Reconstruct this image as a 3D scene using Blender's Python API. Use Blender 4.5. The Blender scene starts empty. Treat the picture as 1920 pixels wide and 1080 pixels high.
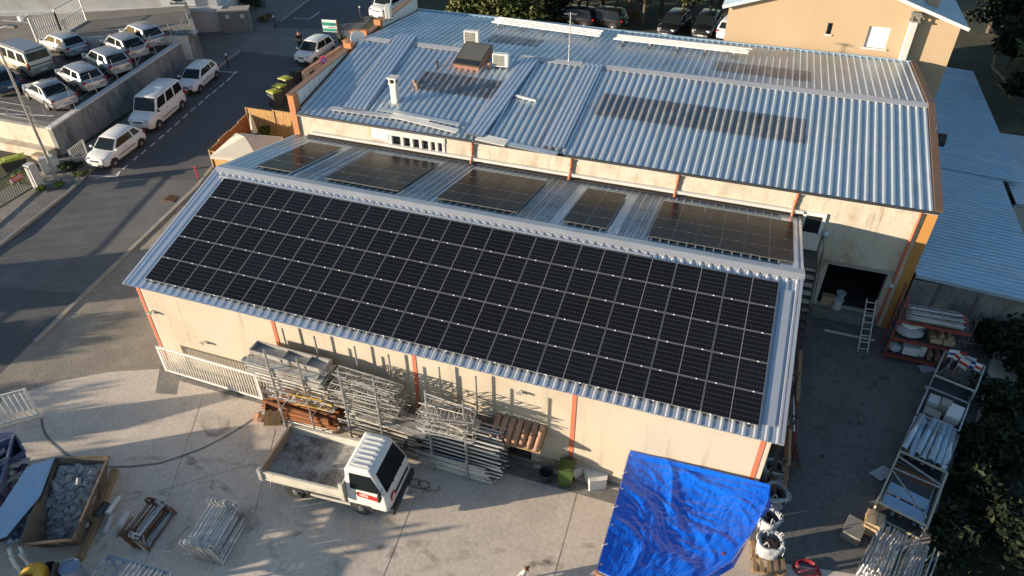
import bpy, bmesh, math, random
from mathutils import Vector, Matrix, noise
V = Vector
rad = math.radians
random.seed(7)
scene = bpy.context.scene
COL = scene.collection

# ------------------------------------------------------------------ camera
CAM_R = Matrix(((0.94444182, 0.32866152, -0.00335545),
                (0.19781887, -0.57654596, -0.79275624),
                (-0.26248304, 0.74804837, -0.60952957)))      # rows: right, down, forward
CAM_C = V((20.95637, -22.00505, 21.13734))
CAM_F = 1346.29
cam_data = bpy.data.cameras.new('camera')
cam = bpy.data.objects.new('camera', cam_data); COL.objects.link(cam)
r0, r1, r2 = CAM_R[0], CAM_R[1], CAM_R[2]
cam.matrix_world = Matrix(((r0[0], -r1[0], -r2[0], CAM_C[0]), (r0[1], -r1[1], -r2[1], CAM_C[1]),
                           (r0[2], -r1[2], -r2[2], CAM_C[2]), (0, 0, 0, 1)))
cam_data.sensor_width = 36.0
cam_data.lens = CAM_F / 1920 * 36.0
cam_data.clip_start = 0.5
cam_data.clip_end = 1500
scene.camera = cam

# ------------------------------------------------------------------ sky and sun
SUN_D = V((1.75, 1.0, -0.33)).normalized()
SUN_EL = math.asin(-SUN_D.z)
SUN_AZ = math.atan2(-SUN_D.x, -SUN_D.y)
world = bpy.data.worlds.new('World'); scene.world = world; world.use_nodes = True
wn = world.node_tree
sky = wn.nodes.new('ShaderNodeTexSky'); sky.sky_type = 'NISHITA'; sky.sun_disc = False
sky.sun_elevation = SUN_EL; sky.sun_rotation = SUN_AZ
sky.air_density = 1.0; sky.dust_density = 0.3; sky.ozone_density = 1.8
wn.links.new(sky.outputs[0], wn.nodes['Background'].inputs[0])
wn.nodes['Background'].inputs[1].default_value = 0.095
sun_data = bpy.data.lights.new('sun', 'SUN'); sun_data.energy = 5.0; sun_data.angle = rad(0.53)
sun_data.color = (1.0, 0.83, 0.63)
sun = bpy.data.objects.new('sun', sun_data); COL.objects.link(sun)
sun.rotation_euler = SUN_D.to_track_quat('-Z', 'Y').to_euler()
sun.location = (-60, -40, 40)
scene.view_settings.view_transform = 'Standard'
scene.view_settings.look = 'None'
scene.view_settings.gamma = 1.0
scene.view_settings.exposure = 1.12

# ------------------------------------------------------------------ survey helpers: photo pixel (1920 x 1080) -> point of the place
def ray(px, py):
    return CAM_R.transposed() @ V(((px - 960) / CAM_F, (py - 540) / CAM_F, 1.0))
def at(px, py, ax, val):
    d = ray(px, py); return CAM_C + d * ((val - CAM_C[ax]) / d[ax])
def terrain(x, y):
    k = min(1.0, max(0.0, (2 - x) / 6))
    if y > 21: k = 1.0
    return 0.06 * min(max(y, 0.0), 45.0) * k
def gp(px, py, off=0.0):
    z = 0.0
    for _ in range(40):
        p = at(px, py, 2, z + off); z = terrain(p.x, p.y)
    return p
def on_plane(px, py, p0, n):
    d = ray(px, py); n = V(n); return CAM_C + d * ((V(p0) - CAM_C).dot(n) / d.dot(n))
def height_over(base, px, py):
    d = ray(px, py)
    s = ((base.x - CAM_C.x) * d.x + (base.y - CAM_C.y) * d.y) / (d.x ** 2 + d.y ** 2)
    return CAM_C.z + s * d.z

# ------------------------------------------------------------------ mesh builder
CHILD = {}
class MB:
    def __init__(s): s.v = []; s.f = []; s.m = []; s.mi = 0
    def add(s, vs, fs):
        o = len(s.v); s.v += [tuple(p) for p in vs]
        for q in fs: s.f.append([i + o for i in q]); s.m.append(s.mi)
        return s
    def box(s, c, d, rot=None, taper=1.0):
        hx, hy, hz = d[0] / 2, d[1] / 2, d[2] / 2
        P = [V((x * hx * (taper if z > 0 else 1), y * hy * (taper if z > 0 else 1), z * hz)) for z in (-1, 1) for y in (-1, 1) for x in (-1, 1)]
        if rot is not None: P = [rot @ p for p in P]
        c = V(c); P = [p + c for p in P]
        return s.add(P, [(0, 2, 3, 1), (4, 5, 7, 6), (0, 1, 5, 4), (2, 6, 7, 3), (0, 4, 6, 2), (1, 3, 7, 5)])
    def box2(s, a, b):
        return s.box(((a[0] + b[0]) / 2, (a[1] + b[1]) / 2, (a[2] + b[2]) / 2), (abs(a[0] - b[0]), abs(a[1] - b[1]), abs(a[2] - b[2])))
    def beam(s, p, q, w, h, up=(0, 0, 1)):
        p, q = V(p), V(q); d = (q - p)
        if d.length < 1e-6: return s
        L = d.length; d.normalize(); up = V(up)
        if abs(d.dot(up)) > 0.98: up = V((1, 0, 0))
        x = d.cross(up).normalized(); z = x.cross(d).normalized()
        rot = Matrix((x, d, z)).transposed()
        return s.box((p + q) / 2, (w, L, h), rot)
    def tube(s, p, q, r, n=6, r2=None):
        p, q = V(p), V(q); d = (q - p); r2 = r if r2 is None else r2
        if d.length < 1e-6: return s
        d.normalize(); u = V((0, 0, 1)) if abs(d.z) < 0.9 else V((1, 0, 0))
        x = d.cross(u).normalized(); y = d.cross(x)
        P = []
        for k in range(n):
            a = 2 * math.pi * k / n; e = x * math.cos(a) + y * math.sin(a); P += [p + e * r, q + e * r2]
        F = [(2 * k, 2 * ((k + 1) % n), 2 * ((k + 1) % n) + 1, 2 * k + 1) for k in range(n)]
        F += [tuple(2 * k for k in reversed(range(n))), tuple(2 * k + 1 for k in range(n))]
        return s.add(P, F)
    def path(s, pts, r, n=6):
        for a, b in zip(pts[:-1], pts[1:]): s.tube(a, b, r, n)
        return s
    def poly(s, pts): return s.add(pts, [tuple(range(len(pts)))])
    def prism(s, pts, vec):
        n = len(pts); vec = V(vec); A = [V(p) for p in pts]; B = [p + vec for p in A]
        F = [tuple(range(n))[::-1], tuple(range(n, 2 * n))] + [(k, (k + 1) % n, n + (k + 1) % n, n + k) for k in range(n)]
        return s.add(A + B, F)
    def lathe(s, c, prof, n=12, mat=None):
        c = V(c); P = []
        for r, z in prof:
            for k in range(n):
                a = 2 * math.pi * k / n; p = V((r * math.cos(a), r * math.sin(a), z))
                if mat is not None: p = mat @ p
                P.append(p + c)
        F = []
        for i in range(len(prof) - 1):
            for k in range(n):
                a = i * n + k; b = i * n + (k + 1) % n; F.append((a, b, b + n, a + n))
        F.append(tuple(range(n))[::-1]); m = (len(prof) - 1) * n; F.append(tuple(m + k for k in range(n)))
        return s.add(P, F)
    def grid(s, fn, nu, nv):
        P = [fn(i / nu, j / nv) for j in range(nv + 1) for i in range(nu + 1)]
        F = [(j * (nu + 1) + i, j * (nu + 1) + i + 1, (j + 1) * (nu + 1) + i + 1, (j + 1) * (nu + 1) + i) for j in range(nv) for i in range(nu)]
        return s.add(P, F)
    def blob(s, c, r, n=8, m=5, rough=0.0):
        c = V(c); r = (r, r, r) if not hasattr(r, '__len__') else r
        P = []
        for j in range(m + 1):
            t = math.pi * j / m
            for i in range(n):
                a = 2 * math.pi * i / n; k = 1 + random.uniform(-rough, rough)
                P.append(c + V((r[0] * math.sin(t) * math.cos(a) * k, r[1] * math.sin(t) * math.sin(a) * k, r[2] * math.cos(t) * k)))
        F = [(j * n + i, (j + 1) * n + i, (j + 1) * n + (i + 1) % n, j * n + (i + 1) % n) for j in range(m) for i in range(n)]
        return s.add(P, F)
    def mesh(s, name, mats, smooth=False):
        me = bpy.data.meshes.new(name); me.from_pydata(s.v, [], s.f)
        if not isinstance(mats, (list, tuple)): mats = [mats]
        for m in mats: me.materials.append(m)
        if len(mats) > 1: me.polygons.foreach_set('material_index', s.m)
        if smooth: me.polygons.foreach_set('use_smooth', [True] * len(me.polygons))
        me.update(); return me
    def build(s, name, mats, parent=None, smooth=False, bevel=0.0, seg=1, loc=None, fix=False):
        o = bpy.data.objects.new(name, s.mesh(name, mats, smooth)); COL.objects.link(o)
        if fix:
            bm = bmesh.new(); bm.from_mesh(o.data); bmesh.ops.remove_doubles(bm, verts=bm.verts, dist=0.0005)
            bmesh.ops.recalc_face_normals(bm, faces=bm.faces); bm.to_mesh(o.data); bm.free()
        if parent is not None: o.parent = parent; CHILD.setdefault(parent.name, []).append(o)
        if loc is not None: o.location = loc
        if bevel > 0:
            b = o.modifiers.new('bevel', 'BEVEL'); b.width = bevel; b.segments = seg; b.limit_method = 'ANGLE'; b.angle_limit = rad(35)
        return o

def tag(o, label=None, cat=None, group=None, kind=None):
    if label: o['label'] = label
    if cat: o['category'] = cat
    if group: o['group'] = group
    if kind: o['kind'] = kind
    return o
def thing(name, label, cat, loc=(0, 0, 0), rz=0.0, group=None):
    o = bpy.data.objects.new(name, None); COL.objects.link(o); o.empty_display_size = 0.2
    o.location = loc; o.rotation_euler = (0, 0, rz)
    return tag(o, label, cat, group)
def copy_tree(o, parent=None):
    c = o.copy(); COL.objects.link(c)
    if parent is not None: c.parent = parent; CHILD.setdefault(parent.name, []).append(c)
    for ch in list(CHILD.get(o.name, [])): copy_tree(ch, c)
    return c
def dup(o, loc, rot=None, label=None, group=None, scale=None):
    c = copy_tree(o); c.location = loc
    if rot is not None: c.rotation_euler = rot
    if label: c['label'] = label
    if group: c['group'] = group
    if scale: c.scale = scale
    return c
def stuct(o): o['kind'] = 'structure'; return o
ORD = ['first', 'second', 'third', 'fourth', 'fifth', 'sixth', 'seventh', 'eighth', 'ninth', 'tenth', 'eleventh', 'twelfth', 'thirteenth', 'fourteenth', 'fifteenth', 'sixteenth']

# ------------------------------------------------------------------ materials
def mat(name, c1, c2=None, rough=0.7, metal=0.0, scale=2.0, stretch=(1, 1, 1), bump=0.0, bscale=30.0, c3=None, s3=0.4, t3=0.6,
        fine=0.0, fscale=60.0, rvar=0.0, rnd=0.0, spec=0.5, trans=0.0, wave=None, stripe=None, streak=None, bdist=0.02, coat=0.0):
    m = bpy.data.materials.new(name); m.use_nodes = True
    N, L = m.node_tree.nodes, m.node_tree.links
    b = N['Principled BSDF']
    b.inputs['Roughness'].default_value = rough; b.inputs['Metallic'].default_value = metal
    b.inputs['Specular IOR Level'].default_value = spec
    if trans: b.inputs['Transmission Weight'].default_value = trans
    if coat: b.inputs['Coat Weight'].default_value = coat; b.inputs['Coat Roughness'].default_value = 0.08
    tc = N.new('ShaderNodeTexCoord'); mp = N.new('ShaderNodeMapping'); mp.inputs['Scale'].default_value = stretch
    L.new(tc.outputs['Object'], mp.inputs[0])
    def nz(sc, det=5.0, ro=0.6):
        n = N.new('ShaderNodeTexNoise'); n.inputs['Scale'].default_value = sc; n.inputs['Detail'].default_value = det
        n.inputs['Roughness'].default_value = ro; L.new(mp.outputs[0], n.inputs['Vector']); return n.outputs[0]
    def ramp(src, a, z):
        r = N.new('ShaderNodeMapRange'); r.inputs[1].default_value = a; r.inputs[2].default_value = z
        L.new(src, r.inputs[0]); return r.outputs[0]
    def mix(fac, a, c):
        x = N.new('ShaderNodeMix'); x.data_type = 'RGBA'
        if isinstance(fac, float): x.inputs[0].default_value = fac
        else: L.new(fac, x.inputs[0])
        for i, q in ((6, a), (7, c)):
            if isinstance(q, tuple): x.inputs[i].default_value = (*q[:3], 1)
            else: L.new(q, x.inputs[i])
        return x.outputs[2]
    col = c1
    if c2: col = mix(ramp(nz(scale), 0.32, 0.68), c1, c2)
    if c3: col = mix(ramp(nz(s3, 8.0, 0.7), t3 - 0.06, t3 + 0.1), col, c3)
    if streak:     # (stretch, scale, colour, threshold): washed or run down marks
        m4 = N.new('ShaderNodeMapping'); m4.inputs['Scale'].default_value = streak[0]; L.new(tc.outputs['Object'], m4.inputs[0])
        n4 = N.new('ShaderNodeTexNoise'); n4.inputs['Scale'].default_value = streak[1]; n4.inputs['Detail'].default_value = 6; n4.inputs['Roughness'].default_value = .65; L.new(m4.outputs[0], n4.inputs['Vector'])
        col = mix(ramp(n4.outputs[0], streak[3], streak[3] + .16), col, streak[2])
    if fine:
        h = N.new('ShaderNodeHueSaturation'); v = N.new('ShaderNodeMapRange'); v.inputs[3].default_value = 1 - fine; v.inputs[4].default_value = 1 + fine
        v.inputs[1].default_value = 0.3; v.inputs[2].default_value = 0.7
        L.new(nz(fscale, 3.0), v.inputs[0]); L.new(v.outputs[0], h.inputs['Value'])
        if isinstance(col, tuple): h.inputs['Color'].default_value = (*col[:3], 1)
        else: L.new(col, h.inputs['Color'])
        col = h.outputs[0]
    if stripe:     # (rotation about z, scale, depth): slat shadows painted on
        w = N.new('ShaderNodeTexWave'); w.inputs['Scale'].default_value = stripe[1]; w.inputs['Distortion'].default_value = .8; w.inputs['Detail'].default_value = 1.5; w.inputs['Detail Scale'].default_value = .6
        m3 = N.new('ShaderNodeMapping'); m3.inputs['Rotation'].default_value = (0, 0, stripe[0]); L.new(tc.outputs['Object'], m3.inputs[0]); L.new(m3.outputs[0], w.inputs[0])
        h = N.new('ShaderNodeHueSaturation'); v = N.new('ShaderNodeMapRange'); v.inputs[3].default_value = 1 - stripe[2]; v.inputs[4].default_value = 1 + stripe[2]
        L.new(w.outputs[1], v.inputs[0]); L.new(v.outputs[0], h.inputs['Value'])
        if isinstance(col, tuple): h.inputs['Color'].default_value = (*col[:3], 1)
        else: L.new(col, h.inputs['Color'])
        col = h.outputs[0]
    if rnd:
        oi = N.new('ShaderNodeObjectInfo'); h = N.new('ShaderNodeHueSaturation'); v = N.new('ShaderNodeMapRange')
        v.inputs[3].default_value = 1 - rnd; v.inputs[4].default_value = 1 + rnd
        L.new(oi.outputs['Random'], v.inputs[0]); L.new(v.outputs[0], h.inputs['Value'])
        if isinstance(col, tuple): h.inputs['Color'].default_value = (*col[:3], 1)
        else: L.new(col, h.inputs['Color'])
        col = h.outputs[0]
    if isinstance(col, tuple): b.inputs['Base Color'].default_value = (*col[:3], 1)
    else: L.new(col, b.inputs['Base Color'])
    if rvar:
        v = N.new('ShaderNodeMapRange'); v.inputs[3].default_value = max(0.02, rough - rvar); v.inputs[4].default_value = rough + rvar
        v.inputs[1].default_value = 0.3; v.inputs[2].default_value = 0.7
        L.new(nz(scale * 1.7 + 0.3), v.inputs[0]); L.new(v.outputs[0], b.inputs['Roughness'])
    if bump or wave:
        bp = N.new('ShaderNodeBump'); bp.inputs['Strength'].default_value = bump or 0.5; bp.inputs['Distance'].default_value = bdist
        src = nz(bscale, 4.0)
        if wave:      # (direction rotation about z, scale, weight)
            w = N.new('ShaderNodeTexWave'); w.inputs['Scale'].default_value = wave[1]; w.inputs['Distortion'].default_value = 0.6; w.inputs['Detail'].default_value = 1.0
            m2 = N.new('ShaderNodeMapping'); m2.inputs['Rotation'].default_value = (0, 0, wave[0]); L.new(tc.outputs['Object'], m2.inputs[0]); L.new(m2.outputs[0], w.inputs[0])
            ad = N.new('ShaderNodeMath'); ad.operation = 'MULTIPLY_ADD'; ad.inputs[1].default_value = wave[2]; L.new(w.outputs[1], ad.inputs[0]); L.new(src, ad.inputs[2]); src = ad.outputs[0]
        L.new(src, bp.inputs['Height']); L.new(bp.outputs[0], b.inputs['Normal'])
    return m

M = {}
M['concrete'] = mat('yard concrete', (.64, .55, .455), (.56, .485, .405), .85, scale=.5, c3=(.46, .40, .335), s3=.33, t3=.58, streak=((1, .25, 1), 1.1, (.70, .61, .50), .56),  fine=.13, fscale=7, bump=.25, bscale=18)
M['concrete_smooth'] = mat('smooth concrete', (.38, .345, .295), (.30, .28, .25), .85, scale=.6, c3=(.22, .2, .18), s3=.5, t3=.6, fine=.12, fscale=9, bump=.15, bscale=30)
M['yard_shade'] = mat('dirty shade-toned side yard concrete', (.155, .15, .14), (.115, .113, .108), .85, scale=.7, c3=(.08, .078, .075), s3=1.2, t3=.6, fine=.2, fscale=6, bump=.2, bscale=25)  # dirty concrete, darkened further for the shade between the buildings
M['concrete_dark'] = mat('stained concrete', (.24, .225, .20), (.17, .16, .145), .85, scale=.8, c3=(.09, .085, .08), s3=1.4, t3=.62, fine=.2, fscale=6, bump=.2, bscale=25)
M['asphalt'] = mat('asphalt', (.105, .104, .104), (.08, .081, .085), .85, scale=.35, c3=(.10, .097, .09), s3=.3, t3=.6, fine=.25, fscale=45, bump=.3, bscale=120, bdist=.01)
M['asphalt_pale'] = mat('worn asphalt', (.19, .178, .16), (.145, .138, .128), .88, scale=.5, c3=(.24, .22, .195), s3=.4, t3=.58, fine=.2, fscale=30, bump=.3, bscale=90, bdist=.01)
M['asphalt_slat_shadow'] = mat('asphalt with painted slat shadows', (.145, .142, .136), (.112, .11, .108), .88, scale=.5, c3=(.175, .17, .16), s3=.4, t3=.58, fine=.15, fscale=30, bump=.3, bscale=90, bdist=.01, stripe=(rad(60.3), 2.05, .32))  # stripes along the sun direction stand in for fence slat shadows
M['gravel'] = mat('compacted gravel', (.30, .262, .21), (.22, .195, .16), .92, scale=.7, c3=(.37, .33, .27), s3=.5, t3=.58, fine=.35, fscale=14, bump=.6, bscale=40, bdist=.03)
M['earth'] = mat('earth with dry grass', (.07, .066, .04), (.035, .042, .018), .95, scale=.3, c3=(.12, .10, .06), s3=.5, t3=.6, fine=.3, fscale=8, bump=.6, bscale=20, bdist=.06)
M['kerb'] = mat('kerb stone', (.34, .32, .28), (.25, .24, .215), .85, scale=1.5, fine=.15, fscale=12, bump=.2)
M['paint'] = mat('road paint', (.72, .71, .68), (.5, .5, .48), .7, scale=3, fine=.12, fscale=20)
M['render'] = mat('cream render', (.50, .44, .35), (.455, .40, .315), .9, scale=.45, c3=(.42, .36, .28), s3=.45, t3=.6, fine=.05, fscale=12, bump=.12, bscale=60, streak=((2.6, 2.6, .2), 1.0, (.35, .29, .215), .57))
M['render_old'] = mat('weathered render', (.58, .53, .44), (.50, .45, .36), .9, scale=.8, stretch=(1, 1, .6), c3=(.40, .32, .23), s3=.9, t3=.55, streak=((2.4, 2.4, .3), 1.0, (.34, .27, .19), .58), fine=.08, fscale=9, bump=.2, bscale=45)
M['render_house'] = mat('peach house render', (.47, .35, .225), (.43, .318, .20), .9, scale=.4, c3=(.42, .31, .20), s3=.6, t3=.68, fine=.05, fscale=12, bump=.12, bscale=50)
M['render_white'] = mat('grey white render', (.55, .54, .51), (.46, .45, .43), .9, scale=.6, c3=(.34, .33, .31), s3=.7, t3=.62, fine=.06, fscale=9, bump=.15, bscale=50)
M['terracotta'] = mat('terracotta paint', (.50, .21, .085), (.43, .18, .08), .85, scale=1.0, c3=(.33, .15, .08), s3=1.0, t3=.64, fine=.08, fscale=10, bump=.1)
M['ochre'] = mat('ochre paint', (.48, .235, .06), (.42, .205, .055), .85, scale=1.0, fine=.08)
M['red_paint'] = mat('faded red paint', (.55, .14, .07), (.48, .16, .09), .7, scale=1.5, c3=(.30, .09, .05), s3=2.0, t3=.62, fine=.08)
M['block'] = mat('weathered wall concrete', (.26, .255, .245), (.19, .188, .185), .9, scale=.5, stretch=(1, 1, .45), c3=(.10, .10, .10), s3=.9, t3=.56, fine=.16, fscale=7, bump=.3, bscale=25, streak=((1.6, 1.6, .25), 1.0, (.085, .085, .09), .54))
M['coping'] = mat('pale coping', (.60, .60, .59), (.50, .5, .49), .85, scale=1.2, fine=.1, bump=.1)
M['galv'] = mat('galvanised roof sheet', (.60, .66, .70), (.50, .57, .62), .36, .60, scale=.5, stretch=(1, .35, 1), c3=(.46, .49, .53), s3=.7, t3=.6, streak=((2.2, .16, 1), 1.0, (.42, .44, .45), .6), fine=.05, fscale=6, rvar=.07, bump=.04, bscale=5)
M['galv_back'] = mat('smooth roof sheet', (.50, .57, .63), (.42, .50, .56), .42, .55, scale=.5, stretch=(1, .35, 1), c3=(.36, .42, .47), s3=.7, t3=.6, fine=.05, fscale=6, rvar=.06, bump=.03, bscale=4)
M['galv_new'] = mat('new galvanised sheet', (.70, .73, .77), (.64, .67, .72), .30, .70, scale=.5, stretch=(1, .3, 1), fine=.04, fscale=6, rvar=.05, bump=.03, bscale=4)
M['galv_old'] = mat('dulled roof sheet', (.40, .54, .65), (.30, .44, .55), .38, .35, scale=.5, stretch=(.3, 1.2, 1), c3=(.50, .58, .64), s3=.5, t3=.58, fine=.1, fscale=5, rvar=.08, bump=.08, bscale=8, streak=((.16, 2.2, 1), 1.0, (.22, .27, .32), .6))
M['galv_trim'] = mat('galvanised trim', (.62, .62, .62), (.55, .55, .56), .45, .55, scale=.8, c3=(.48, .46, .44), s3=1.0, t3=.62, fine=.05)
M['skylight'] = mat('dirty skylight sheet', (.27, .275, .295), (.19, .195, .21), .4, .15, scale=1.2, stretch=(1, .4, 1), c3=(.13, .125, .125), s3=1.5, t3=.58, fine=.2, fscale=10, rvar=.1)
M['polycarb'] = mat('clear roof sheet', (.34, .40, .45), (.20, .25, .30), .35, .1, scale=1.2, stretch=(1, .5, 1), c3=(.30, .25, .17), s3=.7, t3=.58, fine=.2, fscale=7, rvar=.1)
M['steel'] = mat('galvanised tube', (.56, .56, .56), (.44, .45, .46), .42, .7, scale=3, c3=(.28, .27, .26), s3=5, t3=.62, rnd=.18, fine=.1, fscale=20)
M['steel_white'] = mat('pale steel', (.54, .53, .50), (.42, .41, .39), .48, .4, scale=3, c3=(.25, .21, .17), s3=4, t3=.57, rnd=.25)
M['steel_dark'] = mat('dark steel', (.10, .10, .105), (.07, .07, .075), .5, .4, scale=4, rnd=.2)
M['rust'] = mat('rusty steel', (.20, .09, .045), (.12, .065, .04), .8, .2, scale=6, c3=(.28, .15, .08), s3=9, t3=.58, rnd=.25, fine=.2)
M['rack_red'] = mat('red rack paint', (.30, .055, .04), (.24, .05, .04), .6, scale=3, c3=(.16, .06, .045), s3=4, t3=.6)
M['orange_beam'] = mat('orange formwork beam', (.34, .125, .045), (.26, .105, .05), .7, scale=2.5, c3=(.24, .11, .06), s3=4, t3=.6, rnd=.25)
M['white_paint'] = mat('white painted steel', (.78, .76, .72), (.7, .68, .64), .5, scale=2, fine=.04)
M['white_plastic'] = mat('white plastic', (.75, .74, .70), (.68, .67, .64), .5, scale=4)
M['dark'] = mat('dark void', (.012, .012, .013), rough=.9)
M['black'] = mat('black plastic', (.025, .025, .027), (.035, .035, .037), .55, scale=5)
M['glass'] = mat('window glass', (.02, .024, .027), rough=.06, spec=.8)
M['car_glass'] = mat('car glass', (.012, .016, .018), rough=.09, spec=.25)
M['tyre'] = mat('tyre rubber', (.02, .02, .021), (.03, .03, .03), .85, scale=8)
M['rim'] = mat('wheel rim', (.42, .42, .43), (.3, .3, .31), .4, .7, scale=6)
M['lamp_clear'] = mat('headlamp', (.62, .63, .64), rough=.12, metal=.3, spec=.8)
M['lamp_red'] = mat('tail lamp', (.35, .015, .012), rough=.2, spec=.7)
M['lamp_amber'] = mat('indicator', (.6, .2, .02), rough=.25)
M['plate'] = mat('number plate', (.72, .72, .7), rough=.4)
def paintmat(n, c, metal=0.0): return mat(n, c, tuple(x * .93 for x in c), .32, metal, scale=1.2, coat=.6, rvar=.06, fine=.03, fscale=5)
M['car_white'] = paintmat('white car paint', (.74, .74, .72))
M['car_silver'] = mat('silver car paint', (.47, .47, .465), (.43, .43, .43), .32, .55, scale=1.2, coat=.6, rvar=.06, rnd=.14)
M['car_champagne'] = paintmat('champagne car paint', (.48, .43, .34), .4)
M['car_black'] = paintmat('black car paint', (.012, .012, .014))
M['car_navy'] = paintmat('dark blue car paint', (.05, .08, .13), .3)
M['car_grey'] = paintmat('grey car trim', (.20, .21, .23), .2)
M['wood'] = mat('weathered timber', (.36, .24, .12), (.27, .175, .09), .8, scale=2, stretch=(1, 8, 1), c3=(.16, .11, .07), s3=3, t3=.6, fine=.15, bump=.15, rnd=.15)
M['wood_orange'] = mat('stained fence board', (.36, .13, .04), (.28, .10, .035), .75, scale=3, c3=(.18, .07, .03), s3=4, t3=.6, fine=.12, bump=.15)
M['wood_honey'] = mat('honey fence board', (.46, .28, .10), (.36, .21, .08), .75, scale=3, c3=(.22, .12, .05), s3=3, t3=.6, fine=.12, bump=.15)
M['canvas'] = mat('cream canvas', (.58, .55, .46), (.52, .49, .41), .9, scale=2, fine=.05)
M['tile'] = mat('clay tile', (.44, .26, .17), (.33, .19, .13), .85, scale=3, c3=(.20, .13, .10), s3=4, t3=.58, fine=.15, rnd=.2, bump=.2)
M['bin_green'] = mat('green bin plastic', (.05, .10, .018), (.04, .08, .016), .45, scale=3, fine=.06)
M['bin_lid'] = mat('yellow green lid', (.40, .42, .03), (.34, .36, .03), .45, scale=3)
M['fence_green'] = mat('green fence paint', (.055, .085, .06), (.045, .07, .05), .6, scale=3)
M['bag'] = mat('woven bag', (.46, .48, .50), (.36, .38, .41), .75, scale=4, c3=(.3, .3, .31), s3=3, t3=.62, bump=.4, bscale=14, bdist=.04)
M['cardboard'] = mat('cardboard', (.46, .33, .19), (.38, .27, .16), .85, scale=3)
M['rubble'] = mat('rubble', (.46, .45, .43), (.30, .295, .285), .9, scale=3, fine=.15, fscale=12, rnd=.2, bump=.4, bscale=20)
M['rubble_dust'] = mat('rubble dust', (.30, .285, .26), (.22, .21, .19), .95, scale=3, fine=.3, fscale=14, bump=.8, bscale=16, bdist=.05)
M['skip_blue'] = mat('scratched blue skip', (.075, .10, .20), (.055, .075, .15), .65, scale=1.5, c3=(.26, .26, .30), s3=2.5, t3=.56, fine=.15)
M['skip_rust'] = mat('rusty skip', (.15, .115, .085), (.10, .08, .065), .8, scale=2, c3=(.26, .17, .09), s3=2.5, t3=.58, fine=.15)
M['blue_sheet'] = mat('pale blue panel', (.36, .50, .66), (.31, .45, .62), .45, scale=.8, fine=.04)
M['yellow'] = mat('yellow plastic', (.62, .36, .03), (.52, .30, .03), .5, scale=4)
M['blue_steel'] = mat('blue grey steel', (.26, .33, .42), (.2, .26, .34), .5, .4, scale=3, rnd=.15)
M['sign_red'] = mat('sign red', (.5, .04, .035), rough=.4)
M['sign_blue'] = mat('sign blue', (.03, .07, .30), rough=.4)
M['sign_green'] = mat('sign green', (.04, .28, .23), rough=.4)
M['sign_white'] = mat('sign white', (.75, .75, .73), rough=.4)
M['sign_ink'] = mat('sign ink', (.02, .03, .035), rough=.5)
M['skin'] = mat('skin', (.50, .30, .21), rough=.6)
M['cloth_black'] = mat('black cloth', (.016, .016, .018), rough=.9)
M['cloth_grey'] = mat('dark trousers', (.03, .032, .038), rough=.9)
M['hair'] = mat('dark hair', (.018, .013, .01), rough=.7)
M['bark'] = mat('bark', (.13, .10, .07), (.08, .065, .05), .95, scale=4, bump=.5, bscale=14)
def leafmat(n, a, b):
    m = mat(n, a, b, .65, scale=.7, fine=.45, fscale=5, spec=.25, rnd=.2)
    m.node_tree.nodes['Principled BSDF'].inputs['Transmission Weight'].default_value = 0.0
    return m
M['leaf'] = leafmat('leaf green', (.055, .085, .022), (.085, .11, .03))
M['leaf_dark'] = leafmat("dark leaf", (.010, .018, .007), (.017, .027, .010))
M['leaf_olive'] = leafmat('olive leaf', (.10, .11, .035), (.07, .085, .03))
M['leaf_bright'] = leafmat('bright leaf', (.12, .19, .03), (.16, .22, .04))
M['dry'] = leafmat('dry grass', (.24, .18, .08), (.17, .13, .06))

def stainmat(name, c, lo, hi, sc):
    m = bpy.data.materials.new(name); m.use_nodes = True; N, L = m.node_tree.nodes, m.node_tree.links; b = N['Principled BSDF']; b.inputs['Base Color'].default_value = (*c, 1); b.inputs['Roughness'].default_value = .85
    tc = N.new('ShaderNodeTexCoord'); n = N.new('ShaderNodeTexNoise'); n.inputs['Scale'].default_value = sc; n.inputs['Detail'].default_value = 6; L.new(tc.outputs['Object'], n.inputs['Vector'])
    r = N.new('ShaderNodeMapRange'); r.inputs[1].default_value = lo; r.inputs[2].default_value = hi; r.inputs[4].default_value = .36; L.new(n.outputs[0], r.inputs[0]); L.new(r.outputs[0], b.inputs['Alpha']); return m
M['stain'] = stainmat('oil stain', (.10, .09, .08), .45, .68, 2.2)
M['track'] = stainmat('tyre track', (.26, .23, .19), .45, .75, 1.6)
M['splash'] = stainmat('splashed dirt', (.20, .16, .11), .45, .72, 1.3)
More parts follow.
